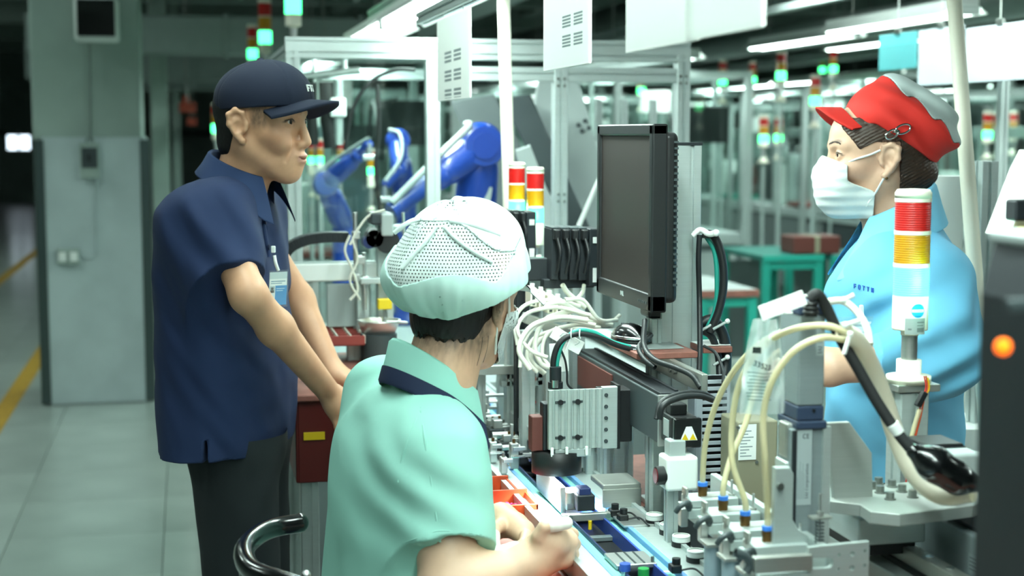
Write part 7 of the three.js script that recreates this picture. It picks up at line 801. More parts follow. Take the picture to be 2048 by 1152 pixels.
function buildSeated() {
  const D = 2.55, P = (px, py, d = D) => atV(px, py, d), base = P(800, 1100, 2.55); base.y = 0;
  const t = person('seated worker in mint short-sleeved shirt and white mesh cap seen from behind', base);
  const ry = 0.98, h = headFrame(P(1000, 612, 2.545).sub(V3(0.077 * Math.sin(ry), 0, 0.077 * Math.cos(ry))), ry, -0.12, 1.0, 0.08);
  const nk = [[-0.02, -0.04, 0], [-0.055, -0.2, -0.0], 0.06, 0.068], hd = headField({ jaw: 0.054, neck: nk }), hf = inHead(h, hd), o = h.pt(0, 0, 0);
  const rot = 0.42;
  const rows = [[752, 800, 880, 0.045], [775, 755, 900, 0.085], [802, 718, 920, 0.125], [832, 692, 936, 0.16], [880, 663, 946, 0.185], [960, 652, 968, 0.185], [1030, 649, 982, 0.19], [1100, 646, 975, 0.195], [1200, 640, 960, 0.2], [1330, 640, 960, 0.2]];
  const trunk = loft(secs(D, rot, rows), rot, 2.2);
  const S1 = P(880, 905, 2.43), E1 = P(900, 1195, 2.34), W1 = P(1066, 1122, 2.38), S2 = P(770, 790, 2.7), E2 = P(905, 1100, 2.72), W2 = P(1002, 1040, 2.53);
  const H1 = posedHand([[W1, P(1102, 1082, 2.385), 0.03, 0.03], [P(1102, 1082, 2.385), P(1136, 1084, 2.4), 0.026, 0.017], [W1, P(1128, 1116, 2.4), 0.026, 0.018], [P(1085, 1078, 2.37), P(1104, 1056, 2.4), 0.018, 0.016], [P(1136, 1084, 2.4), P(1112, 1054, 2.42), 0.0145, 0.014]],
    [[[P(1128, 1058, 2.41), P(1146, 1068, 2.43), P(1132, 1062, 2.47), P(1106, 1058, 2.46)], 0.0092], [[P(1138, 1078, 2.405), P(1150, 1088, 2.43), P(1134, 1084, 2.47), P(1106, 1078, 2.455)], 0.0096], [[P(1136, 1100, 2.4), P(1147, 1108, 2.425), P(1130, 1106, 2.46), P(1104, 1098, 2.45)], 0.0092], [[P(1124, 1120, 2.395), P(1132, 1126, 2.42), P(1116, 1122, 2.45), P(1096, 1114, 2.44)], 0.0082], [[P(1078, 1072, 2.36), P(1088, 1054, 2.355), P(1112, 1049, 2.36), P(1133, 1046, 2.365)], 0.0098]]);
  const H2 = posedHand([[W2, P(1048, 1062, 2.48), 0.023, 0.019], [W2, P(1030, 1050, 2.5), 0.022, 0.019], [P(1030, 1050, 2.5), P(1052, 1078, 2.46), 0.018, 0.0135]],
    [[[P(1052, 1070, 2.45), P(1048, 1088, 2.42), P(1022, 1098, 2.41), P(993, 1104, 2.41)], 0.0092], [[P(1056, 1080, 2.46), P(1052, 1102, 2.43), P(1026, 1112, 2.42), P(1000, 1114, 2.42)], 0.0094], [[P(1058, 1088, 2.47), P(1052, 1112, 2.45), P(1030, 1124, 2.44), P(1006, 1124, 2.44)], 0.009], [[P(1058, 1094, 2.48), P(1050, 1120, 2.47), P(1032, 1132, 2.46), P(1014, 1130, 2.46)], 0.008], [[P(1006, 1048, 2.5), P(990, 1058, 2.46), P(985, 1080, 2.43), P(989, 1100, 2.415)], 0.0105]]);
  const arm1 = un(0.03, rc(S1, E1, 0.058, 0.047), rc(E1, E1.clone().lerp(W1, 0.35), 0.047, 0.044), rc(E1.clone().lerp(W1, 0.35), W1, 0.044, 0.028)), arm2 = un(0.03, rc(S2, E2, 0.056, 0.044), rc(E2, W2, 0.042, 0.026)), h1 = handField(H1, 1), h2 = handField(H2, 1);
  const f1 = (x, y, z) => smin(arm1(x, y, z), h1(x, y, z), 0.025), f2 = (x, y, z) => smin(arm2(x, y, z), h2(x, y, z), 0.02);
  const b3 = [0.64, 0.42, 0.29], col = faceCol(h, [0.64, 0.385, 0.25], { nape: true }), sk = skinCol(b3), sk2 = skinCol([0.62, 0.39, 0.26]), geo = [];
  geo.push(net(hf, [o.x - 0.16, o.y - 0.19, o.z - 0.15], [o.x + 0.15, o.y + 0.14, o.z + 0.15], 0.003, col));
  for (const [f, H, pts] of [[f1, H1, [S1, E1, W1]], [f2, H2, [S2, E2, W2]]]) {
    const [l, u] = around(pts, 0.07), [lh, uh] = around([...H.chains.flatMap((c) => c.pts), H.P(0, 0, 0)], 0.03), split = pts[2].x + 0.0;
    geo.push(net(f, l, [split + 0.004, u[1], u[2]], 0.007, sk)); geo.push(net(f, [Math.min(split, lh[0] - 0.0), lh[1], lh[2]], uh, 0.003, sk));
  }
  const hipL = P(770, 1370, 2.66), hipR = P(770, 1380, 2.44), seatY = 0.46; hipL.y = hipR.y = seatY + 0.1; const knL = V3(hipL.x + 0.4, seatY + 0.09, hipL.z - 0.12), knR = V3(hipR.x + 0.41, seatY + 0.09, hipR.z - 0.08), ftL = V3(knL.x - 0.02, 0.06, knL.z), ftR = V3(knR.x - 0.02, 0.06, knR.z);
  const lower = un(0.04, rc(hipL, knL, 0.085, 0.06), rc(hipR, knR, 0.085, 0.06), rc(knL, ftL, 0.058, 0.035), rc(knR, ftR, 0.058, 0.035), rc(hipL, hipR, 0.1, 0.1)), inner = (x, y, z) => trunk(x, y, z) + 0.03;
  { const [l, u] = around([hipL, hipR, knL, knR, ftL, ftR, P(800, 740)], 0.2); u[1] = P(800, 745).y; l[1] = 0.02; geo.push(net((x, y, z) => smin(lower(x, y, z), inner(x, y, z), 0.03), l, u, 0.024, sk)); }
  const body = part(t, 'body', geo, M.skin); eyes(t, h, body, hd);
  const tr = grow(lower, 0.016); { const [l, u] = around([hipL, hipR, knL, knR, ftL, ftR], 0.16); l[1] = 0.08; part(t, 'trousers', net((x, y, z) => Math.max(tr(x, y, z) - 0.004 * vn(x * 20, y * 20, z * 20), 0.1 - y), l, u, 0.014), M.navyBand); }
  for (const f of [ftL, ftR]) { const s = un(0.02, rc([f.x - 0.03, 0.045, f.z], [f.x + 0.12, 0.035, f.z - 0.02], 0.04, 0.032), rc([f.x, 0.06, f.z], [f.x, 0.11, f.z], 0.043, 0.04)); part(t, 'shoe', net((x, y, z) => Math.max(s(x, y, z), 0.002 - y), [f.x - 0.1, -0.01, f.z - 0.1], [f.x + 0.2, 0.18, f.z + 0.08], 0.01), M.whiteMatte); }
  // hair at the nape
  const hA = el([-0.014, 0.03, 0], [0.1, 0.09, 0.081]), hB = el([-0.04, -0.028, 0], [0.064, 0.062, 0.066]);
  const hairF = inHead(h, (x, y, z) => Math.max(smin(hA(x, y, z), hB(x, y, z), 0.02), Math.max(x - 0.006 + Math.max(0, 0.02 - y) * 0.55, -0.06 - y + 0.022 * vn(z * 260, x * 260, 3) + 0.012 * vn(z * 60, x * 60, 1))) + 0.0016 * vn(x * 300, y * 40, z * 300));
  const hr = part(body, 'hair', net(hairF, [o.x - 0.16, o.y - 0.11, o.z - 0.15], [o.x + 0.15, o.y + 0.14, o.z + 0.15], 0.0034), M.hair);
  for (let i = 0; i < 2; i++) { const a = h.pt(-0.012 - i * 0.011 - rnd(0, 0.01), -0.03 - rnd(0, 0.02), 0.072 - i * 0.006), b = h.pt(-0.012 - i * 0.012, -0.075 - rnd(0, 0.03), 0.066 - i * 0.004); part(hr, 'strand', tb([a, a.clone().lerp(b, 0.5).add(V3(0.003, 0, 0.003)), b], 0.00035, 8, 4), M.hair); }
  // shirt
  const cuff = S1.clone().lerp(E1, 0.62), sl1 = sleeve(S1, cuff, 0.066, 0.072, 0.02), sl2 = sleeve(S2, P(850, 1010, 2.72), 0.075, 0.07, 0.03);
  const neckHole = rc(h.pt(-0.04, -0.1, 0), h.pt(-0.075, -0.25, 0), 0.062, 0.066), sf0 = un(0.045, trunk, sl2), sf = cut(0.006, un(0.07, sf0, sl1), neckHole);
  const sF = (x, y, z) => { const d = sf(x, y, z); if (Math.abs(d) > 0.04) return d; const w = 0.007 * vn(x * 10 + y * 5, y * 3.6, z * 8) + 0.003 * vn(x * 28 + y * 12, y * 9, z * 24) + 0.0028 * Math.sin((y * 0.8 + x * 0.7) * 70 + 7 * vn(x * 6, y * 6, z * 6)) * sst(0.2, 0.03, Math.hypot(x - P(815, 940).x, y - P(815, 940).y)); return d - w; };
  const shirt = part(t, 'work_shirt', net(sF, [base.x - 0.2, 0.5, -D - 0.34], [base.x + 0.24, P(800, 690).y + 0.02, -D + 0.34], 0.0056), M.mint);
  // raised shoulder seam and the turned-up cuff
  const surf = (px, py, out = 0.0012) => { const r = rayV(px, py); for (let d = 2.2; d < 2.9; d += 0.002) { const p = atV(px, py, d); if (sF(p.x, p.y, p.z) < 0) return p.add(V3(0, 0, out)); } return atV(px, py, D); };
  part(shirt, 'sleeve_seam', tb([[842, 815], [828, 850], [812, 890], [801, 930], [796, 965]].map((q) => surf(...q, 0.0)), 0.0016, 40, 5), M.mint); part(shirt, 'sleeve_crease', tb([[842, 822], [850, 880], [862, 960], [872, 1030], [880, 1084]].map((q) => surf(...q, 0.0004)), 0.0022, 40, 5), M.mint);
  part(shirt, 'cuff_hem', tb([[806, 1086], [830, 1078], [856, 1068], [876, 1062], [905, 1062], [940, 1066], [958, 1070]].map((q) => surf(...q, -0.0002)), 0.0011, 40, 5), M.mint);
  // collar with a navy stripe
  const nc = P(872, 722, 2.55), q = V3(Math.cos(0.62), 0, -Math.sin(0.62)), r2 = V3(Math.sin(0.62), 0, Math.cos(0.62));
  const cf = (k0, k1) => (a) => { const c = Math.cos(a), s = Math.sin(a), fr = sst(-0.3, 1, c), rx = 0.08, rz = 0.064, P3 = (k, y) => nc.clone().addScaledVector(q, c * rx * k).addScaledVector(r2, s * rz * k).add(V3(0, y - 0.115 * (0.5 + 0.5 * c), 0)); const rowsC = [[0.95, -0.01], [0.95, 0.038], [0.99, 0.046], [1.06, 0.042], [1.15 + 0.03 * fr, 0.012 - 0.012 * fr], [1.28 + 0.08 * fr, -0.024 - 0.04 * fr], [1.27 + 0.08 * fr, -0.028 - 0.04 * fr]]; return k0 ? [4.35, 5.0, 5.95, 6].map((v) => { const i = Math.min(5, Math.floor(v)), f = v - i; return P3(mix(rowsC[i][0], rowsC[i + 1][0], f) + (v < 5.95 ? 0.022 : 0.012), mix(rowsC[i][1], rowsC[i + 1][1], f) + (v < 5.9 ? 0.0012 : -0.001)); }) : rowsC.map((r) => P3(...r)); };
  const colr = part(shirt, 'collar', collarGeo(cf(0), 64, 0.95), M.mint); part(colr, 'stripe', collarGeo(cf(1), 64, 0.95), std(0x12203f, 0.8, 0, { side: THREE.DoubleSide }), { label: 'navy stripe along the collar edge' });
  // cap: gathered band, net crown, plain front with small peak
  const CC = (px, py, d = 2.52) => P(px, py, d);
  const c0 = CC(905, 555, 2.55), capF0 = (() => { const a = el(CC(905, 560, 2.55), [0.122, 0.075, 0.12], [0, 0.3, -0.1]), b = el(CC(925, 500, 2.57), [0.104, 0.088, 0.105], [0, 0.3, 0.1]), c = el(CC(975, 530, 2.66), [0.075, 0.085, 0.08]); return un(0.045, a, b, c); })();
  const puff = (x, y, z) => { const ang = Math.atan2(z - c0.z, x - c0.x); return (0.003 * Math.sin(ang * 9 + 2 * vn(x * 9, y * 9, z * 9)) + 0.0006 * Math.sin(ang * 31 + 5 * vn(x * 12, y * 12, z * 12))) * sst(0.05, -0.02, y - c0.y) + 0.006 * vn(x * 14, y * 10 + 3, z * 14) + 0.004 * Math.cos(ang * 5 + 0.6) * sst(0.02, 0.1, y - c0.y); };
  const rim = pl(CC(850, 634, 2.5), V3(-0.2, -1, 0.05)), rim2 = pl(CC(960, 612, 2.5), V3(0.36, -1, -0.12));
  const hollow = (x, y, z) => Math.max(capF0(x, y, z) + 0.007, -1);
  const cap0 = (x, y, z) => { const d = capF0(x, y, z); if (Math.abs(d) > 0.04) return Math.max(d, rim(x, y, z), rim2(x, y, z)); return Math.max(d - puff(x, y, z), rim(x, y, z), rim2(x, y, z)); };
  const shell = (th) => (x, y, z) => Math.max(cap0(x, y, z), -(capF0(x, y, z) - puff(x, y, z) * 1 + th));
  // seam lines: the cloth band climbs into points; the net fills the wedges between
  const bandTop = (x, y, z) => { const ang = Math.atan2(z - c0.z, x - c0.x); return y - (c0.y + 0.004 + 0.05 * sst(2.3, 3.2, Math.abs(ang)) + 0.012 * Math.cos((ang - 1.5) * 3) + sst(0.07, 0.12, x - c0.x) * 0.07 + sst(-0.03, -0.1, z - c0.z) * 0.07); };
  const topCap = (x, y, z) => y - (c0.y + 0.098 - 0.05 * sst(0.0, 0.09, x - c0.x));
  const bb = [[c0.x - 0.2, c0.y - 0.12, c0.z - 0.24], [c0.x + 0.2, c0.y + 0.19, c0.z + 0.2]];
  const cap = part(t, 'cap', net(both(shell(0.006), bandTop), ...bb, 0.0034), M.mintCap, { label: 'gathered pale mint band of the cap' });
  const skinF = (x, y, z) => { const d = capF0(x, y, z); return Math.abs(d) > 0.04 ? d : d - puff(x, y, z); };
  part(cap, 'net_crown', net((x, y, z) => skinF(x, y, z) + 0.0028, ...bb, 0.0036, null, (x, y, z) => bandTop(x, y, z) > -0.006 && topCap(x, y, z) < 0.006), M.netCloth);
  part(cap, 'crown_panel', net((x, y, z) => Math.max(shell(0.006)(x, y, z), -bandTop(x, y, z), -topCap(x, y, z)), ...bb, 0.0034), M.whiteCap);
  const onCap = (px, py) => { for (let d = 2.3; d < 2.8; d += 0.0015) { const p = atV(px, py, d); if (skinF(p.x, p.y, p.z) < 0) return p; } return atV(px, py, 2.5); };
  for (const l of [[[872, 455], [850, 485], [825, 512], [803, 537]], [[890, 455], [915, 480], [950, 505], [985, 524]], [[872, 440], [840, 438], [812, 448], [788, 466]], [[900, 442], [950, 452], [1000, 470]]]) part(cap, 'seam_tape', tb(l.map((q) => onCap(...q)), 0.0042, 30, 6), M.whiteCap);
  { const rowsB = [], f = h.dir(1, 0, 0), s2 = h.dir(0, 0, 1), bc = h.pt(0.075, 0.055, 0); for (let i = 0; i <= 5; i++) { const r = []; for (let j = 0; j <= 14; j++) { const a = (j / 14 - 0.5) * 2.2; r.push([0.06 + Math.cos(a) * (0.07 + i * 0.012), 0.05 - i * 0.004 - 0.02 * Math.sin(a) ** 2, Math.sin(a) * (0.085 + i * 0.003)]); } rowsB.push(r); } part(cap, 'brim', taperBrim(h, rowsB, 0.003), M.whiteCap); }
  // mask and ear loops
  const mk = inHead(h, (x, y, z) => { const d = hd(x, y, z) - 0.006, inn = hd(x, y, z) - 0.003; return Math.max(d, -inn, 0.03 - x, y - 0.0 - (x - 0.06) * 0.2, -0.105 - y + (0.09 - x) * 0.6); });
  const mask = part(t, 'face_mask', net(mk, [o.x - 0.14, o.y - 0.15, o.z - 0.16], [o.x + 0.16, o.y + 0.1, o.z + 0.12], 0.003), M.mask);
  const loop = [[0.036, -0.012, 0.074], [0.02, 0.014, 0.081], [0.0, 0.034, 0.087], [-0.016, 0.02, 0.088], [-0.014, -0.01, 0.086], [0.004, -0.045, 0.075], [0.026, -0.07, 0.062], [0.036, -0.08, 0.056]].map((p) => h.pt(...p)); part(mask, 'ear_loop', tb(loop, 0.0022, 60, 6), M.white);
  // finger cots
  const tip = (H, i, s, k = 1.14) => { const c = H.chains[i], n = c.pts.length, a = c.pts[n - 2], b = c.pts[n - 1], m = a.clone().lerp(c.pts[n - 3], 0.35); return un(0.003, rc(m, a, c.r * k, c.r * k), rc(a, b, c.r * k, c.r * 0.95 * k)); };
  for (const [H, i] of [[H1, 4], [H2, 0], [H2, 4]]) { const c = H.chains[i], [l, u] = around(c.pts.slice(1), 0.02); part(t, 'finger_cot', net(tip(H, i, 1), l, u, 0.0026), M.cot); }
  return t;
}
function buildRight() {
  const D = 3.0, P = (px, py, d = D) => atV(px, py, d), base = P(1800, 900); base.y = 0;
  const t = person('standing worker in light blue shirt, red cap and white mask with folded arms', base);
  const ry = Math.PI - 0.06, h = headFrame(P(1772, 320, 2.925).add(V3(0.005, 0, -0.077)), ry, -0.03, 0.98);
  const hd = headField({ slit: 0.0024, jaw: 0.05, neck: [[-0.018, -0.05, 0], [-0.03, -0.2, 0], 0.054, 0.062] }), hf = inHead(h, hd), o = h.pt(0, 0, 0), rot = -0.3;
  const rows = [[425, 1780, 1866, 0.06], [448, 1748, 1884, 0.1], [476, 1714, 1904, 0.145], [510, 1686, 1924, 0.175], [560, 1658, 1940, 0.19], [620, 1650, 1948, 0.19], [700, 1648, 1945, 0.19], [780, 1650, 1930, 0.19], [860, 1650, 1932, 0.2], [940, 1655, 1930, 0.205]];
  const trunk = loft(secs(D, rot, rows), rot, 2.2), S1 = P(1866, 570, 2.86), E1 = P(1884, 715, 2.75), W1 = P(1668, 735, 2.72), S2 = P(1775, 530, 3.16), E2 = P(1660, 690, 3.14), W2 = P(1790, 745, 2.83);
  const a1 = un(0.03, rc(S1, E1, 0.05, 0.04), rc(E1, W1, 0.04, 0.03)), a2 = un(0.03, rc(S2, E2, 0.048, 0.04), rc(E2, W2, 0.038, 0.026));
  const Hn = handChains(W1, V3(-0.8, 0.1, -0.55), V3(-0.4, 0.5, 0.75), 1, 0.92, [[0.4, 0.5, 0.3], [0.4, 0.5, 0.3], [0.4, 0.5, 0.3], [0.4, 0.5, 0.3]], [[0.04, 0.045, -0.012], [0.065, 0.058, -0.016], [0.085, 0.062, -0.02]]), h1 = handField(Hn, 0.92), f1 = (x, y, z) => smin(a1(x, y, z), h1(x, y, z), 0.02);
  const b3 = [0.62, 0.385, 0.27], col = faceCol(h, b3, { lash: true }), sk = skinCol(b3), geo = [];
  geo.push(net(hf, [o.x - 0.16, o.y - 0.2, o.z - 0.13], [o.x + 0.15, o.y + 0.14, o.z + 0.13], 0.003, col));
  { const [l, u] = around([S1, E1, W1, ...Hn.chains.flatMap((c) => c.pts)], 0.06); geo.push(net(f1, l, u, 0.006, sk)); const [l2, u2] = around([S2, E2, W2], 0.06); geo.push(net(a2, l2, u2, 0.01, sk)); }
  const legs = [[1775, 3.1], [1800, 2.92]].map(([px, d]) => { const a = P(px, 930, d); return { a, k: V3(a.x, 0.45, a.z), f: V3(a.x + 0.02, 0.06, a.z) }; });
  { const [l, u] = around(legs.flatMap((q) => [q.a, q.k, q.f]), 0.24); u[1] = P(1800, 450).y; l[1] = 0.03; geo.push(net((x, y, z) => { let d = Math.max(trunk(x, y, z) + 0.03, 0.9 - y); for (const q of legs) d = Math.min(d, rc(q.a, q.k, 0.075, 0.045)(x, y, z), rc(q.k, q.f, 0.045, 0.03)(x, y, z)); return d; }, l, u, 0.024, sk)); }
  const body = part(t, 'body', geo, M.skin); eyes(t, h, body, hd, 0x3a2a22);
  // hair: side sweep under the cap and a bun at the nape
  const hA = el([-0.012, 0.035, 0], [0.1, 0.086, 0.0815]), bun = el([-0.086, -0.03, 0], [0.031, 0.033, 0.04]), hB = el([-0.045, -0.022, 0], [0.062, 0.055, 0.062]);
  const hairF = inHead(h, (x, y, z) => { const side = Math.max(x - 0.056 - (y - 0.03) * 0.7, (x < 0.022 ? 0.036 : 0.036 - (x - 0.022) * 0.5) - y, -(Math.abs(z) - 0.045), y - 0.085), back = Math.max(x + 0.03, -0.075 - y - x * 0.2); return smin(Math.max(Math.min(smin(hA(x, y, z), hB(x, y, z), 0.02), hd(x, y, z) - 0.004), Math.min(side, back)), bun(x, y, z), 0.018) + 0.0016 * vn(x * 120, y * 400, z * 300) + 0.0006 * Math.sin((x * 0.5 + y) * 900 + 5 * vn(x * 40, y * 40, z * 40)); });
  part(body, 'hair', net(hairF, [o.x - 0.12, o.y - 0.11, o.z - 0.12], [o.x + 0.17, o.y + 0.13, o.z + 0.12], 0.0032), M.hairBrown);
  // trousers and shoes behind the machines
  { const [l, u] = around(legs.flatMap((q) => [q.a, q.k, q.f]), 0.13); l[1] = 0.06; const tr = un(0.05, ...legs.flatMap((q) => [rc(q.a, q.k, 0.1, 0.07), rc(q.k, q.f, 0.07, 0.06)])); part(t, 'trousers', net((x, y, z) => Math.max(tr(x, y, z), 0.08 - y), l, u, 0.014), M.navyBand); for (const q of legs) { const s = rc([q.f.x + 0.03, 0.045, q.f.z], [q.f.x - 0.12, 0.035, q.f.z], 0.042, 0.034); part(t, 'shoe', net((x, y, z) => Math.max(s(x, y, z), 0.002 - y), [q.f.x - 0.2, -0.01, q.f.z - 0.07], [q.f.x + 0.1, 0.1, q.f.z + 0.07], 0.01), M.whiteMatte); } }
  // shirt with long rolled sleeves
  const sl1 = un(0.05, rc(S1, E1, 0.08, 0.066), both(rc(E1, W1, 0.068, 0.052), pl(P(1742, 732, 2.74), V3(-1, 0.05, 0)))), sl2 = un(0.05, rc(S2, E2, 0.08, 0.062), rc(E2, W2, 0.06, 0.05));
  let sf = un(0.045, trunk, sl1); sf = un(0.03, sf, sl2); sf = cut(0.006, sf, rc(h.pt(-0.02, -0.1, 0), h.pt(-0.03, -0.25, 0), 0.058, 0.062));
  const el0 = P(1890, 690, 2.8), sF = (x, y, z) => { const d = sf(x, y, z); if (Math.abs(d) > 0.045) return d; const w = 0.012 * vn(x * 12 + y * 8, y * 6, z * 9) + 0.007 * vn(x * 24, y * 20 + x * 12, z * 22) + 0.006 * Math.sin((y - x * 0.6) * 85 + 8 * vn(x * 7, y * 7, z * 7)) * sst(0.2, 0.04, Math.hypot(x - el0.x + 0.03, y - el0.y)); return d - w; };
  const shirt = part(t, 'work_shirt', net(sF, [base.x - 0.24, 0.83, -D - 0.33], [base.x + 0.26, P(1800, 405).y, -D + 0.42], 0.006), M.sky);
  const nc = P(1796, 446, 2.98), q = h.dir(1, 0, 0), r2 = h.dir(0, 0, 1);
  const colr = part(shirt, 'collar', collarGeo((a) => { const c = Math.cos(a), s = Math.sin(a), fr = sst(-0.2, 1, c), P3 = (k, y) => nc.clone().addScaledVector(q, c * 0.066 * k).addScaledVector(r2, s * 0.066 * k).add(V3(0, y + 0.034 - 0.068 * (0.5 + c * 0.5), 0)); return [P3(0.96, 0.0), P3(0.97, 0.04), P3(1.02, 0.046), P3(1.1, 0.04), P3(1.26 + 0.2 * fr, 0.004 - 0.006 * fr), P3(1.46 + 0.7 * fr, -0.034 - 0.04 * fr * fr), P3(1.44 + 0.7 * fr, -0.038 - 0.04 * fr * fr)]; }, 60, 0.45), std(0x7cc6e6, 0.8, 0, { bumpMap: weave, bumpScale: 0.0004, side: THREE.DoubleSide }));
  // embroidered word and the badge on the chest
  const surf = (px, py) => { for (let d = 2.6; d < 3.2; d += 0.002) { const p = atV(px, py, d); if (sF(p.x, p.y, p.z) < 0) return p; } return atV(px, py, D); };
  { const a = surf(1710, 572), b = surf(1745, 580), r = b.clone().sub(a).normalize(); for (let i = 0; i < 5; i++) { const c = a.clone().lerp(b, i / 4).add(V3(-0.001, 0, 0.003)); const m = new THREE.Matrix4().makeBasis(r, V3(0, 1, 0), V3().crossVectors(r, V3(0, 1, 0))).setPosition(c), k = ['F', 'O', 'T', 'T', 'N'][i]; const st = { F: [[-0.002, 0, 0.0014, 0.009], [0, 0.004, 0.005, 0.0014], [0, 0, 0.004, 0.0014]], O: [[-0.002, 0, 0.0014, 0.007], [0.002, 0, 0.0014, 0.007], [0, 0.004, 0.004, 0.0014], [0, -0.004, 0.004, 0.0014]], T: [[0, 0, 0.0014, 0.009], [0, 0.004, 0.006, 0.0014]], N: [[-0.002, 0, 0.0014, 0.009], [0.002, 0, 0.0014, 0.009], [0, 0, 0.0014, 0.007]] }[k]; part(shirt, 'letter', st.map(([x, y, w, hh]) => bx(w, hh, 0.0012, x, y, 0).applyMatrix4(m)), std(0x2158b8, 0.7)); } }
  { const c = surf(1718, 668).add(V3(-0.003, 0, 0.012)), rr = V3(0.94, 0.05, 0.3).normalize(), b = thing('identity_badge', 'clear badge holder on the light blue shirt above the folded arms', 'badge', v2w(c), -YAW); frameV.set(b, c.clone()); const u = V3(-0.02, 1, -0.1).normalize();
    part(b, 'card', sheet(c, rr, u, 0.075, 0.05), print(192, 128, (g, w, hh) => { g.fillStyle = '#d7e6ea'; g.fillRect(0, 0, w, hh); g.fillStyle = '#8ea5ae'; g.fillRect(10, 12, 150, 12); g.fillStyle = '#7b5b52'; g.fillRect(14, 40, 46, 60); g.fillStyle = '#9fb8c2'; g.fillRect(76, 48, 96, 8); g.fillRect(76, 68, 80, 8); }), { uv: 1 }); part(b, 'holder', sheet(c.clone().add(V3(0, 0, 0.002)), rr, u, 0.088, 0.07), M.film); part(b, 'clip', rb(0.01, 0.026, 0.006, c.x + 0.004, c.y + 0.045, c.z + 0.0, 0.003), M.white); }
  // cap
  const C = (px, py, d = D) => P(px, py, d), A = el(C(1797, 240), [0.084, 0.068, 0.092], [0, 0, -0.4]), B = el(C(1840, 255), [0.079, 0.062, 0.088], [0, 0, -0.6]), F = el(C(1752, 222), [0.062, 0.05, 0.08], [0, 0, 0.5]);
  const capF0 = un(0.03, A, B, F, el(C(1776, 196), [0.03, 0.028, 0.062], [0, 0, 0.3]), rc(C(1788, 182), C(1880, 262), 0.022, 0.03)), unA = pl(C(1772, 272), V3(-0.52, -0.84, 0)), unB = pl(C(1715, 248), V3(0, -1, 0)), under = (x, y, z) => Math.min(unA(x, y, z), unB(x, y, z)), cc = C(1810, 245);
  const seam = pl(C(1850, 240), V3(0.68, 0.74, 0.0));   // > 0: the pale back
  const rolls = (x, y, z) => 0.0055 * Math.sin((x * 0.55 + y * 0.85) * 120 + 1.0 + 4 * vn(x * 11, y * 11, z * 11)) * sst(-0.09, 0.0, x - cc.x) + 0.005 * vn(x * 16, y * 16, z * 16);
  const capF = (x, y, z) => { const d = capF0(x, y, z); return Math.max(Math.abs(d) > 0.04 ? d : d - rolls(x, y, z), under(x, y, z)); };
  const cb = [[cc.x - 0.2, cc.y - 0.16, cc.z - 0.16], [cc.x + 0.2, cc.y + 0.14, cc.z + 0.16]];
  const cap = part(t, 'cap', net((x, y, z) => Math.max(capF(x, y, z), seam(x, y, z) - 0.006 * Math.sin(x * 130)), ...cb, 0.0034), M.redCloth, { label: 'red gathered front and side of the cap' });
  part(cap, 'back_panel', net((x, y, z) => Math.max(capF(x, y, z), -seam(x, y, z) + 0.006 * Math.sin(x * 130)), ...cb, 0.0034), M.greyCloth, { label: 'pale grey back of the cap' });
  { const rowsB = []; for (let i = 0; i <= 6; i++) { const r = []; for (let j = 0; j <= 20; j++) { const a = (j / 20 - 0.5) * 2.3, k = i / 6; r.push([0.026 + Math.cos(a) * (0.05 + k * 0.05), 0.108 + k * 0.002 - (0.048 + 0.006 * k) * Math.sin(a) ** 2, Math.sin(a) * (0.08 + k * 0.008)]); } rowsB.push(r); } part(cap, 'brim', taperBrim(h, rowsB, 0.004), M.redCloth); }
  { const loopP = (cx, cyy, r, tilt) => { const p = []; for (let i = 0; i <= 12; i++) { const a = i / 12 * Math.PI * 2, u = Math.cos(a) * r, v = Math.sin(a) * r * 0.55; const q2 = C(cx, cyy, 2.9); p.push(V3(q2.x + u * Math.cos(tilt) - v * Math.sin(tilt), q2.y + u * Math.sin(tilt) + v * Math.cos(tilt), q2.z)); } return tb(p, 0.0022, 48, 6); }; const hc = thing('hair_clip', 'silver bow-shaped hair clip pinned on the red cap above the ear', 'hair clip', v2w(C(1793, 265, 2.9)), -YAW); frameV.set(hc, C(1793, 265, 2.9)); part(hc, 'loop', loopP(1784, 268, 0.013, 0.5), M.chrome); part(hc, 'loop', loopP(1806, 258, 0.015, 0.35), M.chrome); const q3 = C(1794, 263, 2.9); part(hc, 'clasp', rb(0.012, 0.006, 0.02, q3.x, q3.y, q3.z - 0.008, 0.002), M.chrome); }
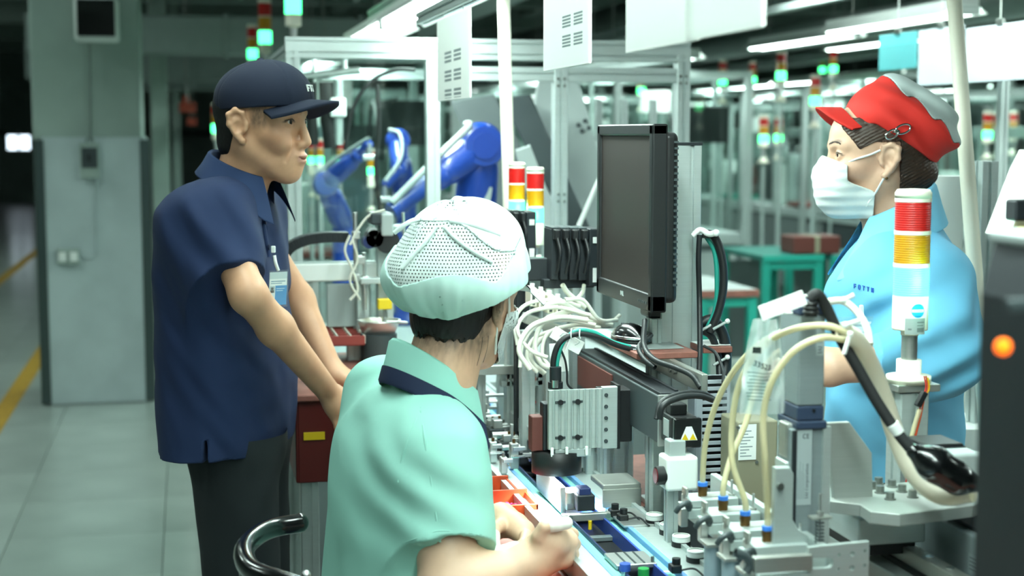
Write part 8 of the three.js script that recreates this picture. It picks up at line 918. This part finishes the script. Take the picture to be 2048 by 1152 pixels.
  // mask: pleated cloth over nose and chin
  const bulge = un(0.03, rc([0.104, -0.03, 0], [0.098, -0.075, 0], 0.016, 0.018), rc([0.085, -0.055, 0.03], [0.085, -0.055, -0.03], 0.022, 0.022)), fm = (x, y, z) => smin(hd(x, y, z), bulge(x, y, z), 0.03);
  const mk = inHead(h, (x, y, z) => { const d = fm(x, y, z), pleat = 0.0007 * Math.sin(y * 330); return Math.max(d - 0.009 - pleat, -(d - 0.001), mix(0.02, 0.074, sst(-0.066, -0.036, y)) - x, y - 0.0 - (x - 0.09) * 0.5, -0.118 - y); });
  const mask = part(t, 'face_mask', net(mk, [o.x - 0.15, o.y - 0.15, o.z - 0.12], [o.x + 0.02, o.y + 0.05, o.z + 0.12], 0.0028), M.mask);
  part(mask, 'ear_loop', tb([[0.078, -0.006, -0.052], [0.055, 0.004, -0.069], [0.03, 0.012, -0.078], [0.012, 0.02, -0.083]].map((p) => h.pt(...p)), 0.0022, 20, 6), M.white); part(mask, 'ear_loop', tb([[0.036, -0.092, -0.054], [0.02, -0.066, -0.066], [0.002, -0.03, -0.08]].map((p) => h.pt(...p)), 0.0022, 20, 6), M.white);
  part(body, 'earring', ball(0.0028, ...h.pt(0.0, -0.036, -0.083).toArray()), M.brass);
  return t;
}
{ // net cloth: white mesh with open holes
  const n = 128, d = new Uint8Array(n * n * 4); for (let y = 0; y < n; y++) for (let x = 0; x < n; x++) { const u = x / n * 2, v = y / n * 2, r = Math.min(...[[0.5, 0.5], [1.5, 0.5], [0, 1.5], [1, 1.5], [2, 1.5]].map(([a, b]) => Math.hypot(u - a, (v - b)))), a = r < 0.23 ? 0 : 255, o = (y * n + x) * 4; d[o] = d[o + 1] = d[o + 2] = a; d[o + 3] = 255; }
  const t = new THREE.DataTexture(d, n, n); t.wrapS = t.wrapT = THREE.RepeatWrapping; t.magFilter = THREE.LinearFilter; t.minFilter = THREE.LinearFilter; t.repeat.set(90, 90); t.needsUpdate = true;
  M.netCloth = std(0xd5e2df, 0.85, 0, { alphaMap: t, transparent: true, side: THREE.DoubleSide });
}
buildMan(); buildSeated(); buildRight();
renderer.render(scene, camera);
